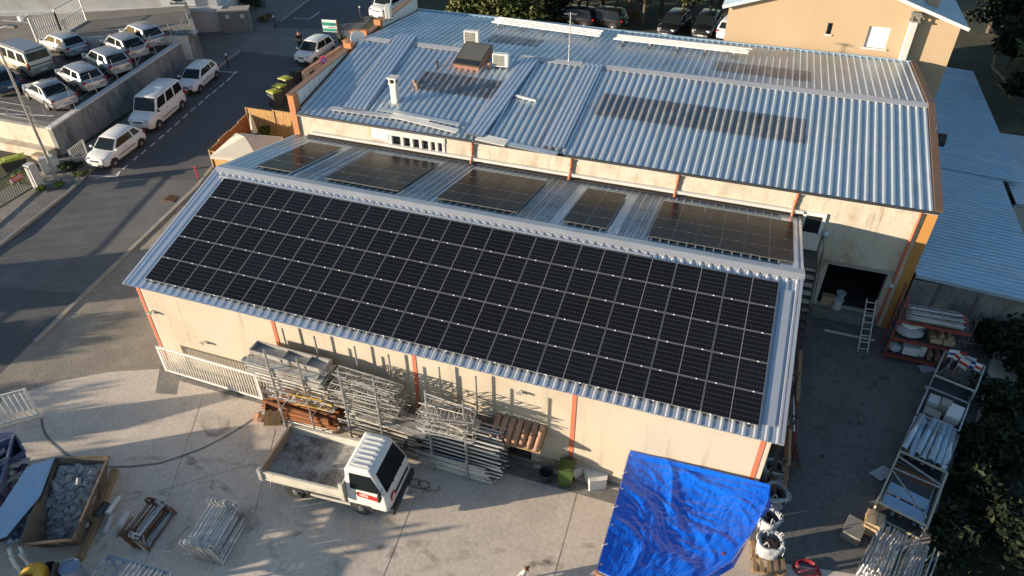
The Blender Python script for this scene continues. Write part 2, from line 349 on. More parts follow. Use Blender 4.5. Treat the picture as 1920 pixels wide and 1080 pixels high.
# ------------------------------------------------------------------ ground, roads, paving
def lerp_(a, b, t): return a + (b - a) * t
def drape(name, pts, m, off, step=2.5, flat=None):
    bm = bmesh.new()
    vs = [bm.verts.new((p[0], p[1], 0)) for p in pts]; bm.faces.new(vs)
    y0 = min(p[1] for p in pts); y1 = max(p[1] for p in pts); x0 = min(p[0] for p in pts); x1 = max(p[0] for p in pts)
    y = math.floor(y0 / step) * step
    while y < y1:
        bmesh.ops.bisect_plane(bm, geom=bm.verts[:] + bm.edges[:] + bm.faces[:], plane_co=(0, y, 0), plane_no=(0, 1, 0)); y += step
    for x in (-4, -2.5, -1, 0.5, 2):
        if x0 < x < x1: bmesh.ops.bisect_plane(bm, geom=bm.verts[:] + bm.edges[:] + bm.faces[:], plane_co=(x, 0, 0), plane_no=(1, 0, 0))
    bmesh.ops.triangulate(bm, faces=bm.faces[:])
    for v in bm.verts: v.co.z = (terrain(v.co.x, v.co.y) if flat is None else flat(v.co.x, v.co.y)) + off
    bmesh.ops.recalc_face_normals(bm, faces=bm.faces[:])
    me = bpy.data.meshes.new(name); bm.to_mesh(me); bm.free()
    if me.polygons and sum(p.normal.z for p in me.polygons) < 0: me.flip_normals()
    me.materials.append(m); o = bpy.data.objects.new(name, me); COL.objects.link(o); o['kind'] = 'structure'; return o

g = MB()
xs = [-260, -120, -60, -40] + [-30 + 2 * i for i in range(40)] + [60, 90, 150, 260]
ys = [-260, -120, -60, -40] + [-30 + 2.5 * i for i in range(45)] + [100, 150, 260]
# the terrain sheet sits below the paved sheets
gv = [(x, y, terrain(x, y) - 0.012) for y in ys for x in xs]; nx = len(xs)
gf = [(j * nx + i, j * nx + i + 1, (j + 1) * nx + i + 1, (j + 1) * nx + i) for j in range(len(ys) - 1) for i in range(nx - 1)]
g.add(gv, gf); stuct(g.build('ground', M['earth']))

road_l = [(-11.6, -32), (-13.3, -8), (-14.6, -1.7), (-15.2, 3.9), (-15.75, 6), (-17.4, 19), (-17.9, 25), (-19.2, 36), (-22, 62)]
road_r = [(-3.2, -32), (-5.8, -12), (-6.9, -6.6), (-7.3, -4.3), (-8.0, 0), (-8.65, 6.6), (-9.2, 9), (-9.9, 17.5), (-10.4, 26.5), (-11.2, 34), (-14, 62)]
drape('road', road_l + road_r[::-1], M['asphalt'], 0.0)
# paler strip for the sunlit band of road, fence slat shadows painted in
drape('road_patch', [(-13.9, -4.5), (-14.6, -1.6), (-15.1, 3.5), (-15.5, 5.6), (-8.7, 7.2), (-8.05, 0.2), (-7.5, -3.2)], M['asphalt_slat_shadow'], 0.005)
drape('road_patch', [(-17.8, 24.2), (-10.3, 24.4), (-10.9, 30.5), (-18.5, 29.2)], M['asphalt_pale'], 0.005)
drape('street_verge', [(-3.2, -32), (-5.8, -12), (-6.9, -6.6), (-7.3, -4.3), (-8.0, 0), (-8.65, 6.6), (-9.2, 9), (-9.3, 13.4), (-0.9, 13.6), (-0.5, 6.0), (0.3, -6.0), (-2.2, -7.0), (-3.6, -8.0), (-5.2, -9.6), (-3, -14), (2, -32)], M['gravel'], 0.004)
drape('pavement', [(-17.6, -32), (-19.2, -8), (-19.4, 6.5), (-18.6, 7.2), (-19.0, 22), (-17.6, 22), (-17.35, 19), (-15.75, 6.4), (-15.2, 3.9), (-14.6, -1.7), (-13.3, -8), (-11.6, -32)], M['concrete_dark'], 0.006)
drape('yard', [(0.3, -5.9), (-2.2, -7.0), (-3.6, -8.0), (-5.2, -9.6), (-3, -14), (2, -32), (60, -32), (60, -14), (34.5, 5.2), (33.5, 6.9), (23.0, 6.9), (23.0, -5.4), (0.3, -5.4)], M['concrete'], 0.008)
drape('yard_patch', [(-0.5, -6.0), (0.45, -7.4), (1.3, -7.2), (0.5, -5.9)], M['concrete_dark'], 0.013)
drape('yard_strip', [(0.4, -5.95), (23.6, -5.95), (23.6, -6.55), (0.9, -6.5)], M['concrete_dark'], 0.013)
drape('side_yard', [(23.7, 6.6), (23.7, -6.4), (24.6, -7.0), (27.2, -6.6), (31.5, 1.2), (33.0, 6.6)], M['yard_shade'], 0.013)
jt = MB()
for a, b in (((2.4, -6.9), (5.6, -14)), ((6.2, -7.5), (7.7, -11)), ((17.9, -6.3), (18.3, -16)), ((2.0, -12.9), (6.4, -9.1)), ((12.6, -8.5), (13.4, -16)), ((22, -9.5), (30, -10.5))):
    jt.beam((a[0], a[1], 0.0105), (b[0], b[1], 0.0105), .016, .003)
stuct(jt.build('yard_joint', M['concrete_dark']))
ch = MB()
for a, b in (((200, 797), (258, 786)), ((312, 780), (452, 762))):
    ch.beam(gp(*a, .0125), gp(*b, .0125), .035, .003)
stuct(ch.build('yard_chalk_line', M['paint']))
# sunken steel channel of the swinging gate: an arc let into the concrete
arc = [gp(*p) for p in ((78, 785), (80, 800), (86, 815), (100, 832), (118, 848), (140, 861), (168, 871), (200, 876), (250, 875), (300, 869), (340, 856), (380, 841), (420, 821), (450, 803), (474, 786), (488, 773))]
tr = MB()
for a, b in zip(arc[:-1], arc[1:]): tr.beam(V((a.x, a.y, .0145)), V((b.x, b.y, .0145)) + (b - a).normalized() * .04, .085, .006)
stuct(tr.build('gate_track', mat('gate channel', (.21, .215, .20), (.16, .165, .155), .6, .2, scale=3)))
mh = MB(); c = gp(322, 372); mh.box((c.x, c.y, c.z + .012), (.7, .7, .02))
for k in range(6): mh.box((c.x - .28 + .11 * k, c.y, c.z + .026), (.05, .6, .012))
stuct(mh.build('drain_grate', M['rust']))
# stains and tyre tracks on the yard
random.seed(3); sm = MB()
for k in range(26):
    p = gp(random.uniform(150, 1150), random.uniform(720, 1070)); n_ = 14; r_ = random.uniform(.15, .6); ph = random.uniform(0, 6)
    sm.poly([V((p.x + r_ * (1 + .35 * math.sin(3 * t_ + ph)) * math.cos(t_), p.y + .7 * r_ * (1 + .3 * math.cos(2 * t_ + ph)) * math.sin(t_), .0155 + .0004 * k)) for t_ in [2 * math.pi * i / n_ for i in range(n_)]])
o = stuct(sm.build('yard_stain', M['stain']))
for cx_, cy_, r_, a0_, a1_ in ((8, -24, 13.2, .6, 2.2), (2, -22, 12.2, .2, 1.4), (22, -20, 10.4, 1.4, 2.6)):
    for dr in (0, 1.55):
        m_ = MB(); m_.grid(lambda u, v, dr=dr: V((cx_ + (r_ + dr + .2 * v) * math.cos(lerp_(a0_, a1_, u)), cy_ + (r_ + dr + .2 * v) * math.sin(lerp_(a0_, a1_, u)), .0145)), 30, 1); stuct(m_.build('tyre_track', M['track']))
# kerbs
def kerb(name, pts, w, h, m):
    k = MB()
    for a, b in zip(pts[:-1], pts[1:]):
        a = V((a[0], a[1], terrain(*a) + h / 2 - .02)); b = V((b[0], b[1], terrain(*b) + h / 2 - .02)); k.beam(a, b, w, h + .04)
    o = k.build(name, m); return stuct(o)
kerb('kerb', [(-11.9, -32), (-13.45, -8), (-14.72, -1.7), (-15.32, 3.9), (-15.88, 6.2), (-16.5, 11), (-17.5, 19), (-17.9, 24)], .18, .12, M['kerb'])
kerb('kerb', [(-6.75, -6.6), (-7.15, -4.3), (-7.88, 0), (-8.5, 6.6), (-9.05, 9), (-9.2, 13)], .2, .07, M['kerb'])
kerb('kerb', [(-18.3, 30.5), (-19.6, 44)], .2, .12, M['kerb'])
# parking bay markings on the street
pm = MB()
def dash(a, b, w=.11):
    n = max(1, int((b - a).length / 1.5))
    for i in range(n):
        p = a.lerp(b, i / n); q = a.lerp(b, (i + 1) / n)
        p.z = terrain(p.x, p.y) + .01; q.z = terrain(q.x, q.y) + .01; pm.beam(p, q, w, .004)
dl = [(222, 325), (235, 314), (255, 297), (270, 285), (287, 271), (303, 257), (318, 244), (333, 231), (348, 218), (362, 205), (377, 193), (390, 181), (403, 171), (416, 160), (430, 148), (440, 138)]
for x, y in dl:
    a = gp(x - 5, y + 4); b = gp(x + 4, y - 4); dash(a, b)
dash(gp(166, 330), gp(220, 331)); dash(gp(220, 331), gp(224, 324)); dash(gp(408, 134), gp(445, 136)); dash(gp(440, 138), gp(445, 134))
dash(gp(550, 34), gp(580, 36)); dash(gp(580, 36), gp(600, 22))
stuct(pm.build('parking_line', M['paint']))

# ------------------------------------------------------------------ raised car park on its retaining wall
def cpz(x, y): return 2.12 + 0.085 * (y - 7.1)
cp = MB()
rows = [7.15, 12, 16, 22, 24.5]
deck = [(-19.12, y) for y in rows] + [(-70, 24.5), (-70, 7.15)]
PBC = gp(424, 59); PBH = height_over(PBC, 415, 21); PBD = at(280, 24, 2, PBH) - at(415, 21, 2, PBH); PBD.z = 0; PBD.normalize()
E1 = PBC + PBD * 2.6; E2 = PBC + PBD * 34
drape('car_park', [(-19.2, 7.2), (-19.75, 21.9), (E1.x, E1.y), (E2.x, E2.y), (-80, E2.y), (-80, 7.2)], M['asphalt_pale'], 0.0, flat=cpz)
drape('street_corner', [(-19.6, 21.9), (-17.6, 22.0), (-17.9, 25), (-19.2, 36), (-20, 40), (-23, 40), (E1.x, E1.y)], M['asphalt_pale'], 0.012)
drape('car_park_bay', [(-20.0, 7.9), (-19.7, 21.5), (-25.6, 22.0), (-27, 7.9)], M['asphalt'], 0.006, flat=cpz)
rw = MB()
def wallseg(mb, a, b, za0, za1, zb0, zb1, w):
    d = (V((b[0], b[1], 0)) - V((a[0], a[1], 0))).normalized(); nrm = V((-d.y, d.x, 0)) * w
    P = [V((a[0], a[1], za0)), V((b[0], b[1], zb0)), V((b[0], b[1], zb1)), V((a[0], a[1], za1))]
    mb.prism(P, nrm)
rt = thing('retaining_wall', 'long stained concrete retaining wall holding up the car park above the street', 'wall', (-19, 14, 0))
rw = MB(); wallseg(rw, (-19.0, 7.12), (-19.6, 21.9), -.3, cpz(0, 7.1) + .1, .8, cpz(0, 21.9) + .1, .28)
rw.build('wall', M['block']).parent = rt; bpy.data.objects['wall'].matrix_parent_inverse = Matrix.Translation((19, -14, 0))
def world_child(o, parent):
    o.parent = parent; o.matrix_parent_inverse = Matrix.Translation(parent.location).inverted() if parent.rotation_euler.z == 0 else parent.matrix_basis.inverted()
    CHILD.setdefault(parent.name, []).append(o); return o
cw = MB(); wallseg(cw, (-18.93, 7.05), (-19.53, 21.95), cpz(0, 7.1) + .1, cpz(0, 7.1) + .2, cpz(0, 21.9) + .1, cpz(0, 21.9) + .2, .42)
world_child(cw.build('coping', M['coping']), rt)
rt2 = thing('retaining_wall', 'sunlit pale end wall of the raised car park behind the yellow lidded bin', 'wall', (-30, 7, 0))
w2 = MB(); w2.box2((-19.29, 7.1, -.3), (-70, 7.4, 2.15)); world_child(w2.build('wall', M['render_old']), rt2)
w2 = MB(); w2.box2((-19.3, 6.5, -.3), (-45, 7.1, .95), ); world_child(w2.build('footing', M['render_old']), rt2)
w2 = MB(); wallseg(w2, (-19.62, 21.9), (E1.x, E1.y + .1), .8, cpz(0, 21.9) + .1, 1.0, cpz(0, E1.y) + .1, .3); world_child(w2.build('end_wall', M['block']), rt)
# wire fence on the coping
posts = [(96, 245), (140, 208), (185, 180), (213, 158), (245, 132), (278, 115), (305, 88), (331, 78)]
wf = thing('wire_fence', 'thin wire fence with leaning pale steel posts along the retaining wall top', 'fence', (-19.2, 14, 2.5))
yy = [7.3, 9.4, 11.4, 13.4, 15.4, 17.4, 19.4, 21.6]; prev = None; wires = MB()
for y in yy:
    x = -19.12 - .6 * (y - 7.1) / 14.8; p = V((x, y, cpz(0, y) + .2)); t = p + V((-.12, 0, 1.45))
    m_ = MB(); m_.tube(p, t, .028, 6); world_child(m_.build('post', M['steel_white']), wf)
    if prev:
        for k in (.3, .65, 1.0): wires.tube(prev[0].lerp(prev[1], k), p.lerp(t, k), .007, 4)
    prev = (p, t)
for y in (17.2, 21.2, 7.6):
    x = -19.12 - .6 * (y - 7.1) / 14.8; wires.tube(V((x, y - 1.9 if y > 8 else y + 1.9, cpz(0, y) + .2)), V((x - .1, y, cpz(0, y) + 1.5)), .022, 5)
world_child(wires.build('wire', M['steel_white']), wf)
wf2 = thing('wire_fence', 'low rail fence with pale posts along the sunlit end of the car park', 'fence', (-24, 7.3, 2.2)); wires = MB(); prev = None
for x in (-20.3, -22.4, -24.5, -26.6, -28.7, -31, -34, -37):
    p = V((x, 7.25, 2.15)); t = p + V((0, 0, 1.3)); m_ = MB(); m_.tube(p, t, .028, 6); world_child(m_.build('post', M['steel_white']), wf2)
    if prev:
        for k in (.3, .65, 1.0): wires.tube(prev[0].lerp(prev[1], k), p.lerp(t, k), .008, 4)
    prev = (p, t)
world_child(wires.build('wire', M['steel_white']), wf2)
# bay lines on the car park
bl = MB()
for y in (8.6, 11.0, 13.4, 15.8, 18.2, 20.6):
    a = V((-20.3, y, cpz(0, y) + .012)); b = V((-24.9, y - .9, cpz(0, y - .9) + .012)); bl.beam(a, b, .1, .004)
for a, b in (((0, 15), (45, -4)), ((25, 32), (105, 0)), ((0, 29), (50, 34))):
    P = at(*a, 2, 3.6); Q = at(*b, 2, 3.6)
    for i in range(6):
        p = P.lerp(Q, i / 6); q = P.lerp(Q, (i + 1) / 6); p.z = cpz(0, p.y) + .012; q.z = cpz(0, q.y) + .012; bl.beam(p, q, .12, .004)
stuct(bl.build('bay_line', M['paint']))

# ------------------------------------------------------------------ trapezoidal roof sheet
def sheet(mb, o, u, v, nrm, W, L, pitch=.333, rib=(.045, .10, .045), back=0.008, phase=.5, nseg=1):
    """ribs run along v; o = corner; u across; rib = (top width, base width, height)"""
    o, u, v, nrm = V(o), V(u).normalized(), V(v).normalized(), V(nrm).normalized()
    prof = [(0.0, 0.0)]; n = max(1, round(W / pitch)); p = W / n
    tw, bw, h = rib
    for i in range(n):
        c = (i + phase) * p
        prof += [(c - bw / 2, 0), (c - tw / 2, h), (c + tw / 2, h), (c + bw / 2, 0)]
        prof += [(c + p * .36, 0), (c + p * .36 + .012, h * .16), (c + p * .64 - .012, h * .16), (c + p * .64, 0)] if i < n - 1 else []
    prof.append((W, 0.0))
    P = []
    for j in range(nseg + 1):
        for a, z in prof: P.append(o + u * a + v * (L * j / nseg) + nrm * z)
    k = len(prof)
    F = [(j * k + i, j * k + i + 1, (j + 1) * k + i + 1, (j + 1) * k + i) for j in range(nseg) for i in range(k - 1)]
    off = len(P)
    Q = [o + u * 0 - nrm * back, o + u * W - nrm * back, o + u * W + v * L - nrm * back, o + v * L - nrm * back]
    mb.add(P, F); mb.add(Q, [(0, 3, 2, 1)])
    return mb

# ------------------------------------------------------------------ front warehouse with the solar roof
PIT = rad(15.4489); TP = math.tan(PIT)
NF = V((0, -math.sin(PIT), math.cos(PIT))); VF = V((0, math.cos(PIT), math.sin(PIT)))
def roof_z(y): return 5.805 + TP * y
EAVE_Y, RIDGE_Y = -5.9, 0.62; RIDGE_Z = roof_z(RIDGE_Y)
BP = rad(10.6); NB = V((0, math.sin(BP), math.cos(BP))); VB = V((0, math.cos(BP), -math.sin(BP)))
FAC = 6.65
fw = thing('warehouse', 'cream rendered warehouse whose front roof is covered in solar panels', 'building', (0, 0, 0))
w = MB()
zt = roof_z(-5.75) - .05; zb = RIDGE_Z - math.tan(BP) * (FAC - RIDGE_Y)
gab = [V((0, -5.75, -.3)), V((0, FAC - .02, -.3)), V((0, FAC - .02, zb - .06)), V((0, RIDGE_Y, RIDGE_Z - .07)), V((0, -5.75, zt))]
w.prism([p + V((-.42, 0, 0)) for p in gab], (.25, 0, 0)); w.prism([p + V((23.37, 0, 0)) for p in gab], (.25, 0, 0))
# front wall in pieces round the low door
DX0, DX1, DZ = 15.02, 15.98, 1.55
w.box2((-.17, -5.75, -.3), (DX0, -5.5, zt)); w.box2((DX1, -5.75, -.3), (23.37, -5.5, zt)); w.box2((DX0, -5.75, DZ), (DX1, -5.5, zt))
w.build('wall', M['render'], fw)
m_ = MB(); m_.box2((DX0, -5.58, .03), (DX1, -5.54, DZ)); d_ = m_.build('door', mat('dark grey door', (.05, .055, .06), (.035, .04, .045), .6, scale=3), fw)
m_ = MB(); m_.tube((DX1 - .12, -5.62, .85), (DX1 - .12, -5.62, .97), .015); m_.build('handle', M['steel'], d_)
m_ = MB(); m_.box2((DX0 - .1, -5.95, 0.0), (DX1 + .1, -5.62, .06)); m_.build('threshold', M['concrete_dark'], fw)
m_ = MB(); m_.box2((-.40, -5.775, -.02), (23.6, -5.752, .16)); m_.build('plinth', M['concrete_dark'], fw)
L_F = (RIDGE_Y - EAVE_Y) / math.cos(PIT)
m_ = MB(); sheet(m_, (-.84, EAVE_Y, roof_z(EAVE_Y)), (1, 0, 0), VF, NF, 24.78, L_F, .333, rib=(.05, .13, .055)); rf_ = m_.build('roof', M['galv_new'], fw)
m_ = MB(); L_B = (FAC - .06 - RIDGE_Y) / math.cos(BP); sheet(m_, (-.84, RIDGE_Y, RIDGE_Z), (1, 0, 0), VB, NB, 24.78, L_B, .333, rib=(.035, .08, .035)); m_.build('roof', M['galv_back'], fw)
def back(x, s, off=0.0):
    return V((x, RIDGE_Y, RIDGE_Z)) + VB * s + NB * off
# clear strips in the back slope (set just proud of the sheet)
for x0, x1 in ((2.75, 4.05), (7.75, 9.15), (12.85, 14.35), (17.1, 18.2)):
    m_ = MB(); n = max(2, round((x1 - x0) / .11))
    sheet(m_, back(x0, .35, .012), (1, 0, 0), VB, NB, x1 - x0, L_B - .42, (x1 - x0) / n, rib=(.02, .05, .035), back=.004)
    for k in (1.2, 2.5, 3.8): m_.box(back((x0 + x1) / 2, k, .03), (x1 - x0, .05, .012), Matrix.Rotation(-BP, 3, 'X'))
    m_.build('roof_light', M['polycarb'], fw)
# ridge cap: two folded flanges with toothed lower edge
m_ = MB()
x0, x1 = -.86, 23.98
rc = [V((0, RIDGE_Y, RIDGE_Z + .075)), V((0, RIDGE_Y, RIDGE_Z + .075)) - VF * .1, V((0, RIDGE_Y, RIDGE_Z + .055)) - VF * .26 + NF * .0, V((0, RIDGE_Y, RIDGE_Z + .06)) + VB * .44]
m_.prism([rc[0] + V((x0, 0, 0)), rc[3] + V((x0, 0, 0)), rc[3] + V((x0, 0, -.012)), rc[2] + V((x0, 0, -.012)), rc[2] + V((x0, 0, 0))], (x1 - x0, 0, 0))
n = 74
for i in range(n):     # closure teeth between the ribs
    xx = -.84 + 24.78 / n * i
    m_.box(V((xx, RIDGE_Y, RIDGE_Z)) - VF * .27 + NF * .035, (.17, .012, .05), Matrix.Rotation(PIT, 3, 'X'))
m_.build('ridge_cap', M['galv_trim'], fw)
m_ = MB()      # cable tray just below the ridge
m_.beam(V((-.35, 0, 0)) + V((0, RIDGE_Y, RIDGE_Z)) - VF * .50 + NF * .07, V((18.6, RIDGE_Y, RIDGE_Z)) - VF * .50 + NF * .07, .09, .05, NF)
m_.build('cable_tray', M['galv_trim'], fw)
for xx in (-.80, 23.90):      # verge flashings
    m_ = MB()
    m_.beam(V((xx, EAVE_Y, roof_z(EAVE_Y))) + NF * .035, V((xx, RIDGE_Y, RIDGE_Z)) + NF * .035, .1, .05, NF)
    m_.beam(back(xx, 0, .035), back(xx, L_B, .035), .1, .04, NB)
    m_.build('verge_flashing', M['galv_new'], fw)
m_ = MB()
for xx in (23.45,): m_.beam(back(xx, .45, .045), back(xx, L_B - .1, .045), .62, .012, NB)
m_.beam(V((23.45, EAVE_Y + .5, roof_z(EAVE_Y + .5))) + NF * .062, V((23.45, RIDGE_Y - .8, roof_z(RIDGE_Y - .8))) + NF * .062, .34, .008, NF)
m_.build('flashing', M['galv_new'], fw)
m_ = MB()
for k in range(40):
    x0_ = -.3 + 23.7 * k / 40; m_.prism([V((x0_, -5.7515, .16)), V((x0_ + .6, -5.7515, .16)), V((x0_ + .6, -5.7515, .5 + .35 * noise.noise(V((k * .37, 1, 2))))), V((x0_, -5.7515, .5 + .35 * noise.noise(V(((k - 1) * .37, 1, 2)))))], (0, -.002, 0))
m_.build('base_stain', M['splash'], fw)
# faded red strips where old downpipes were painted
for px, top, bot in ((258, 540, 700), (510, 600, 790), (775, 665, 800), (1078, 738, 882), (1432, 826, 905)):
    P = at(px, top, 1, -5.757); hb = 0.18
    m_ = MB(); m_.box2((P.x - .075, -5.768, hb), (P.x + .075, -5.7512, zt - .02)); m_.build('red_stripe', M['red_paint'], fw)
for px, py in ((383, 640), (975, 733), (285, 583)):
    P = at(px, py, 1, -5.8); m_ = MB(); m_.tube((P.x, -5.76, P.z), (P.x, -5.92, P.z + .02), .02); m_.box((P.x, -5.95, P.z), (.16, .1, .09)); m_.box((P.x + .1, -5.79, P.z - .06), (.1, .05, .12)); m_.build('wall_lamp', M['steel_white'], fw)

# tile canopy over the low door
cn = thing('tile_canopy', 'small clay tiled canopy over the low dark door in the cream wall', 'canopy', (15.5, -5.75, 2.0))
tn = 7
for i in range(tn):
    xx = -.72 + 1.62 * i / (tn - 1)
    m_ = MB()
    def tl(u_, v_, xx=xx):
        a = math.pi * u_; return V((xx - .115 * math.cos(a) * (1 - .12 * v_), -.02 - .92 * v_, .14 - .34 * v_ + .10 * math.sin(a)))
    m_.grid(tl, 6, 3); m_.grid(lambda u_, v_, xx=xx: tl(u_, v_) * 1.0 + V((0, 0, -.018)), 6, 3)
    m_.build('tile', M['tile'], cn, smooth=True)
m_ = MB()
m_.prism([V((-.84, -.02, .10)), V((-.84, -.9, -.23)), V((-.84, -.9, -.27)), V((-.84, -.02, .05))], (1.9, 0, 0)); m_.build('board', M['wood'], cn)
m_ = MB()
for xx in (-.75, .95): m_.beam((xx, -.01, -.3), (xx, -.75, -.22), .05, .06)
m_.build('bracket', M['wood'], cn)

# ------------------------------------------------------------------ big workshop behind
BG = 6.12; FP = math.atan(.1944); RY = 14.0; RZ = BG + .1944 * (RY - FAC); KP = math.atan(.0734); BY = 21.3; BZ = RZ - .0734 * (BY - RY)
NBF = V((0, -math.sin(FP), math.cos(FP))); VBF = V((0, math.cos(FP), math.sin(FP)))
NBB = V((0, math.sin(KP), math.cos(KP))); VBB = V((0, math.cos(KP), -math.sin(KP)))
def rF(x, y, off=0.0): return V((x, y, BG + .1944 * (y - FAC))) + NBF * off
def rB(x, y, off=0.0): return V((x, y, RZ - .0734 * (y - RY))) + NBB * off
def pF(px, py, off=0.0): return on_plane(px, py, rF(0, FAC, off), NBF)
def pB(px, py, off=0.0): return on_plane(px, py, rB(0, RY, off), NBB)
bw = thing('workshop', 'large workshop with ribbed metal roof behind the solar warehouse', 'building', (0, 0, 0))
w = MB()
X0, X1 = -.67, 28.88
OX0, OX1, OZ0, OZ1 = 25.58, 28.0, .55, 2.82
WX0, WX1, WZ0, WZ1 = 4.62, 7.45, 5.18, 5.78
gut = BG - .14
w.box2((X0, FAC, -.3), (WX0, FAC + .3, gut)); w.box2((WX0, FAC, -.3), (WX1, FAC + .3, WZ0)); w.box2((WX0, FAC, WZ1), (WX1, FAC + .3, gut)); w.box2((WX1, FAC, -.3), (OX0, FAC + .3, gut))
w.box2((OX0, FAC, -.3), (OX1, FAC + .3, OZ0)); w.box2((OX0, FAC, OZ1), (OX1, FAC + .3, gut)); w.box2((OX1, FAC, -.3), (X1 - .40, FAC + .3, gut))
sd = [V((0, FAC + .3, -.3)), V((0, BY - .1, -.3)), V((0, BY - .1, BZ - .1)), V((0, RY, RZ - .1)), V((0, FAC + .3, BG - .05))]
w.prism([p + V((X1 - .25, 0, 0)) for p in sd], (.25, 0, 0)); w.prism([p + V((X0, 0, 0)) for p in sd], (.25, 0, 0)); w.box2((X0 + .25, BY - .4, -.3), (X1 - .25, BY - .1, BZ - .12))
w.build('wall', M['render_old'], bw)
m_ = MB(); m_.box2((X1 - .40, FAC - .03, -.3), (X1 + .03, FAC + .3, gut + .02)); m_.box2((X1 + .001, FAC + .3, -.3), (X1 + .03, FAC + .9, gut)); m_.build('pilaster', M['ochre'], bw)
m_ = MB(); m_.box2((X0 - .22, FAC - .1, -.3), (X0 + .12, FAC + .35, 7.0)); m_.build('pilaster', M['terracotta'], bw)
m_ = MB(); m_.box2((.2, FAC - .17, 5.10), (24.0, FAC - .001, 5.22)); m_.build('ledge', M['coping'], bw); m_ = MB(); m_.box2((-.1, FAC - .20, 4.86), (24.0, FAC - .03, 5.0)); m_.build('valley_dark_strip', M['black'], bw)  # black strip stands in for the dark gap between wall and roof
# loading dock interior
m_ = MB()
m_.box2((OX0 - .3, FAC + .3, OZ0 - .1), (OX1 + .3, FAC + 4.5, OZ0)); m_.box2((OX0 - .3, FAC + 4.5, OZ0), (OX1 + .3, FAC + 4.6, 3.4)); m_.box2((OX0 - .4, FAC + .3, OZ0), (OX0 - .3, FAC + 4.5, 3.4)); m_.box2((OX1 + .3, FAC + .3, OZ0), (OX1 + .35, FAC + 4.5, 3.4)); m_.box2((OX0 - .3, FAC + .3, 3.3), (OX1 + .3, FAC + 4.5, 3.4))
m_.build('dock_interior', mat('dim dock interior', (.05, .05, .052), (.035, .035, .037), .9, scale=2), bw)  # near-black colour carries the deep shade inside the dock
m_ = MB(); m_.box2((OX0 - .12, FAC - .35, .05), (OX1 + .1, FAC - .002, OZ0 + .004)); m_.build('dock_sill', M['concrete_dark'], bw); m_ = MB(); m_.box2((OX0 - .2, FAC - .06, OZ1), (OX1 + .2, FAC - .002, OZ1 + .14)); m_.build('dock_lintel', M['concrete_smooth'], bw)
# high window strip
wn_ = MB(); wn_.box2((WX0, FAC + .14, WZ0), (WX1, FAC + .17, WZ1)); wo = wn_.build('window', M['glass'], bw)
m_ = MB()
m_.box2((WX0 - .1, FAC - .07, WZ0 - .12), (WX1 + .1, FAC + .12, WZ0)); m_.box2((WX0 - .1, FAC - .05, WZ1 - .1), (WX1 + .1, FAC + .12, WZ1 + .16))
for k in (0, .22, .4, .57, .74, .87, 1.0): m_.box2((WX0 + (WX1 - WX0) * k - .07, FAC - .04, WZ0), (WX0 + (WX1 - WX0) * k + .07, FAC + .13, WZ1 - .1))
m_.build('frame', M['coping'], wo)
m_ = MB(); m_.box2((3.6, FAC - .03, 5.35), (4.5, FAC - .002, 5.92)); m_.build('patch', M['white_paint'], bw)
# gutter and eave board
m_ = MB(); m_.box2((X0 + .1, FAC - .12, gut), (X1 - .02, FAC + .3, gut + .06)); m_.build('eave_board', M['coping'], bw)
m_ = MB(); m_.tube((X0 + .15, FAC - .14, gut + .1), (X1 - .05, FAC - .14, gut + .1), .065, 8); m_.build('gutter', M['black'], bw)
for px, p0 in ((885, 262), (1072, 292), (1273, 328), (1497, 364)):
    P = at(px, p0, 1, FAC - .1); m_ = MB(); m_.tube((P.x, FAC - .1, gut + .06), (P.x, FAC - .08, gut - .12), .075, 8); m_.tube((P.x, FAC - .08, gut - .12), (P.x - .04, FAC - .07, 5.3), .055, 8); m_.tube((P.x - .04, FAC - .07, 5.3), (P.x - .04, FAC - .3, 4.98), .055, 8)
    m_.box((P.x - .02, FAC - .08, 5.62), (.17, .05, .06)); m_.build('downpipe', M['red_paint'], bw)
m_ = MB(); m_.tube((X1 - .6, FAC - .1, gut + .06), (X1 - .62, FAC - .06, .1), .06, 8); m_.build('downpipe', M['red_paint'], bw)
LF = (RY - FAC + .12) / math.cos(FP)
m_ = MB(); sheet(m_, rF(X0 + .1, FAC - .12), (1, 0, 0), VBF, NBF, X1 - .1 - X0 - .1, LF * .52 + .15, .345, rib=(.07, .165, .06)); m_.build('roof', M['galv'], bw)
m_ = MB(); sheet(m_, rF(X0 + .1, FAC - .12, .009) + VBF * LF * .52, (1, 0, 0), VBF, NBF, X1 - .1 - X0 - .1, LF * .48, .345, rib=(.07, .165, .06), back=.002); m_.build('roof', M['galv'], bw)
LB = (BY + .1 - RY) / math.cos(KP)
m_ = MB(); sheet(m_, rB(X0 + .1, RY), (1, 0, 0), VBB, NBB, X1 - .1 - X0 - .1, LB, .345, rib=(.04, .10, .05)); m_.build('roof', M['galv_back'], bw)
def strip(a, b, y0, y1, fn, nrm, vv, name, pitch=.345, rib=(.07, .165, .063), m='skylight', off=.016):
    m_ = MB(); x0 = X0 + .1 + round((a - X0 - .1) / pitch) * pitch; n = round((b - x0) / pitch)
    pw = (X1 - X0 - .2) / round((X1 - X0 - .2) / pitch); x0 = X0 + .1 + round((a - X0 - .1) / pw) * pw
    sheet(m_, fn(x0, y0, off), (1, 0, 0), vv, nrm, n * pw, (y1 - y0) / math.cos(FP if fn is rF else KP), pw, rib=rib, back=.002)
    return m_.build(name, M[m], bw)
strip(13.9, 23.6, 9.8, 11.6, rF, NBF, VBF, 'roof_light'); strip(4.1, 8.65, 9.9, 11.5, rF, NBF, VBF, 'roof_light')
strip(18.7, 23.7, 15.6, 17.3, rB, NBB, VBB, 'roof_light', rib=(.04, .10, .048)); strip(5.9, 9.2, 16.1, 17.6, rB, NBB, VBB, 'roof_light', rib=(.04, .10, .048))
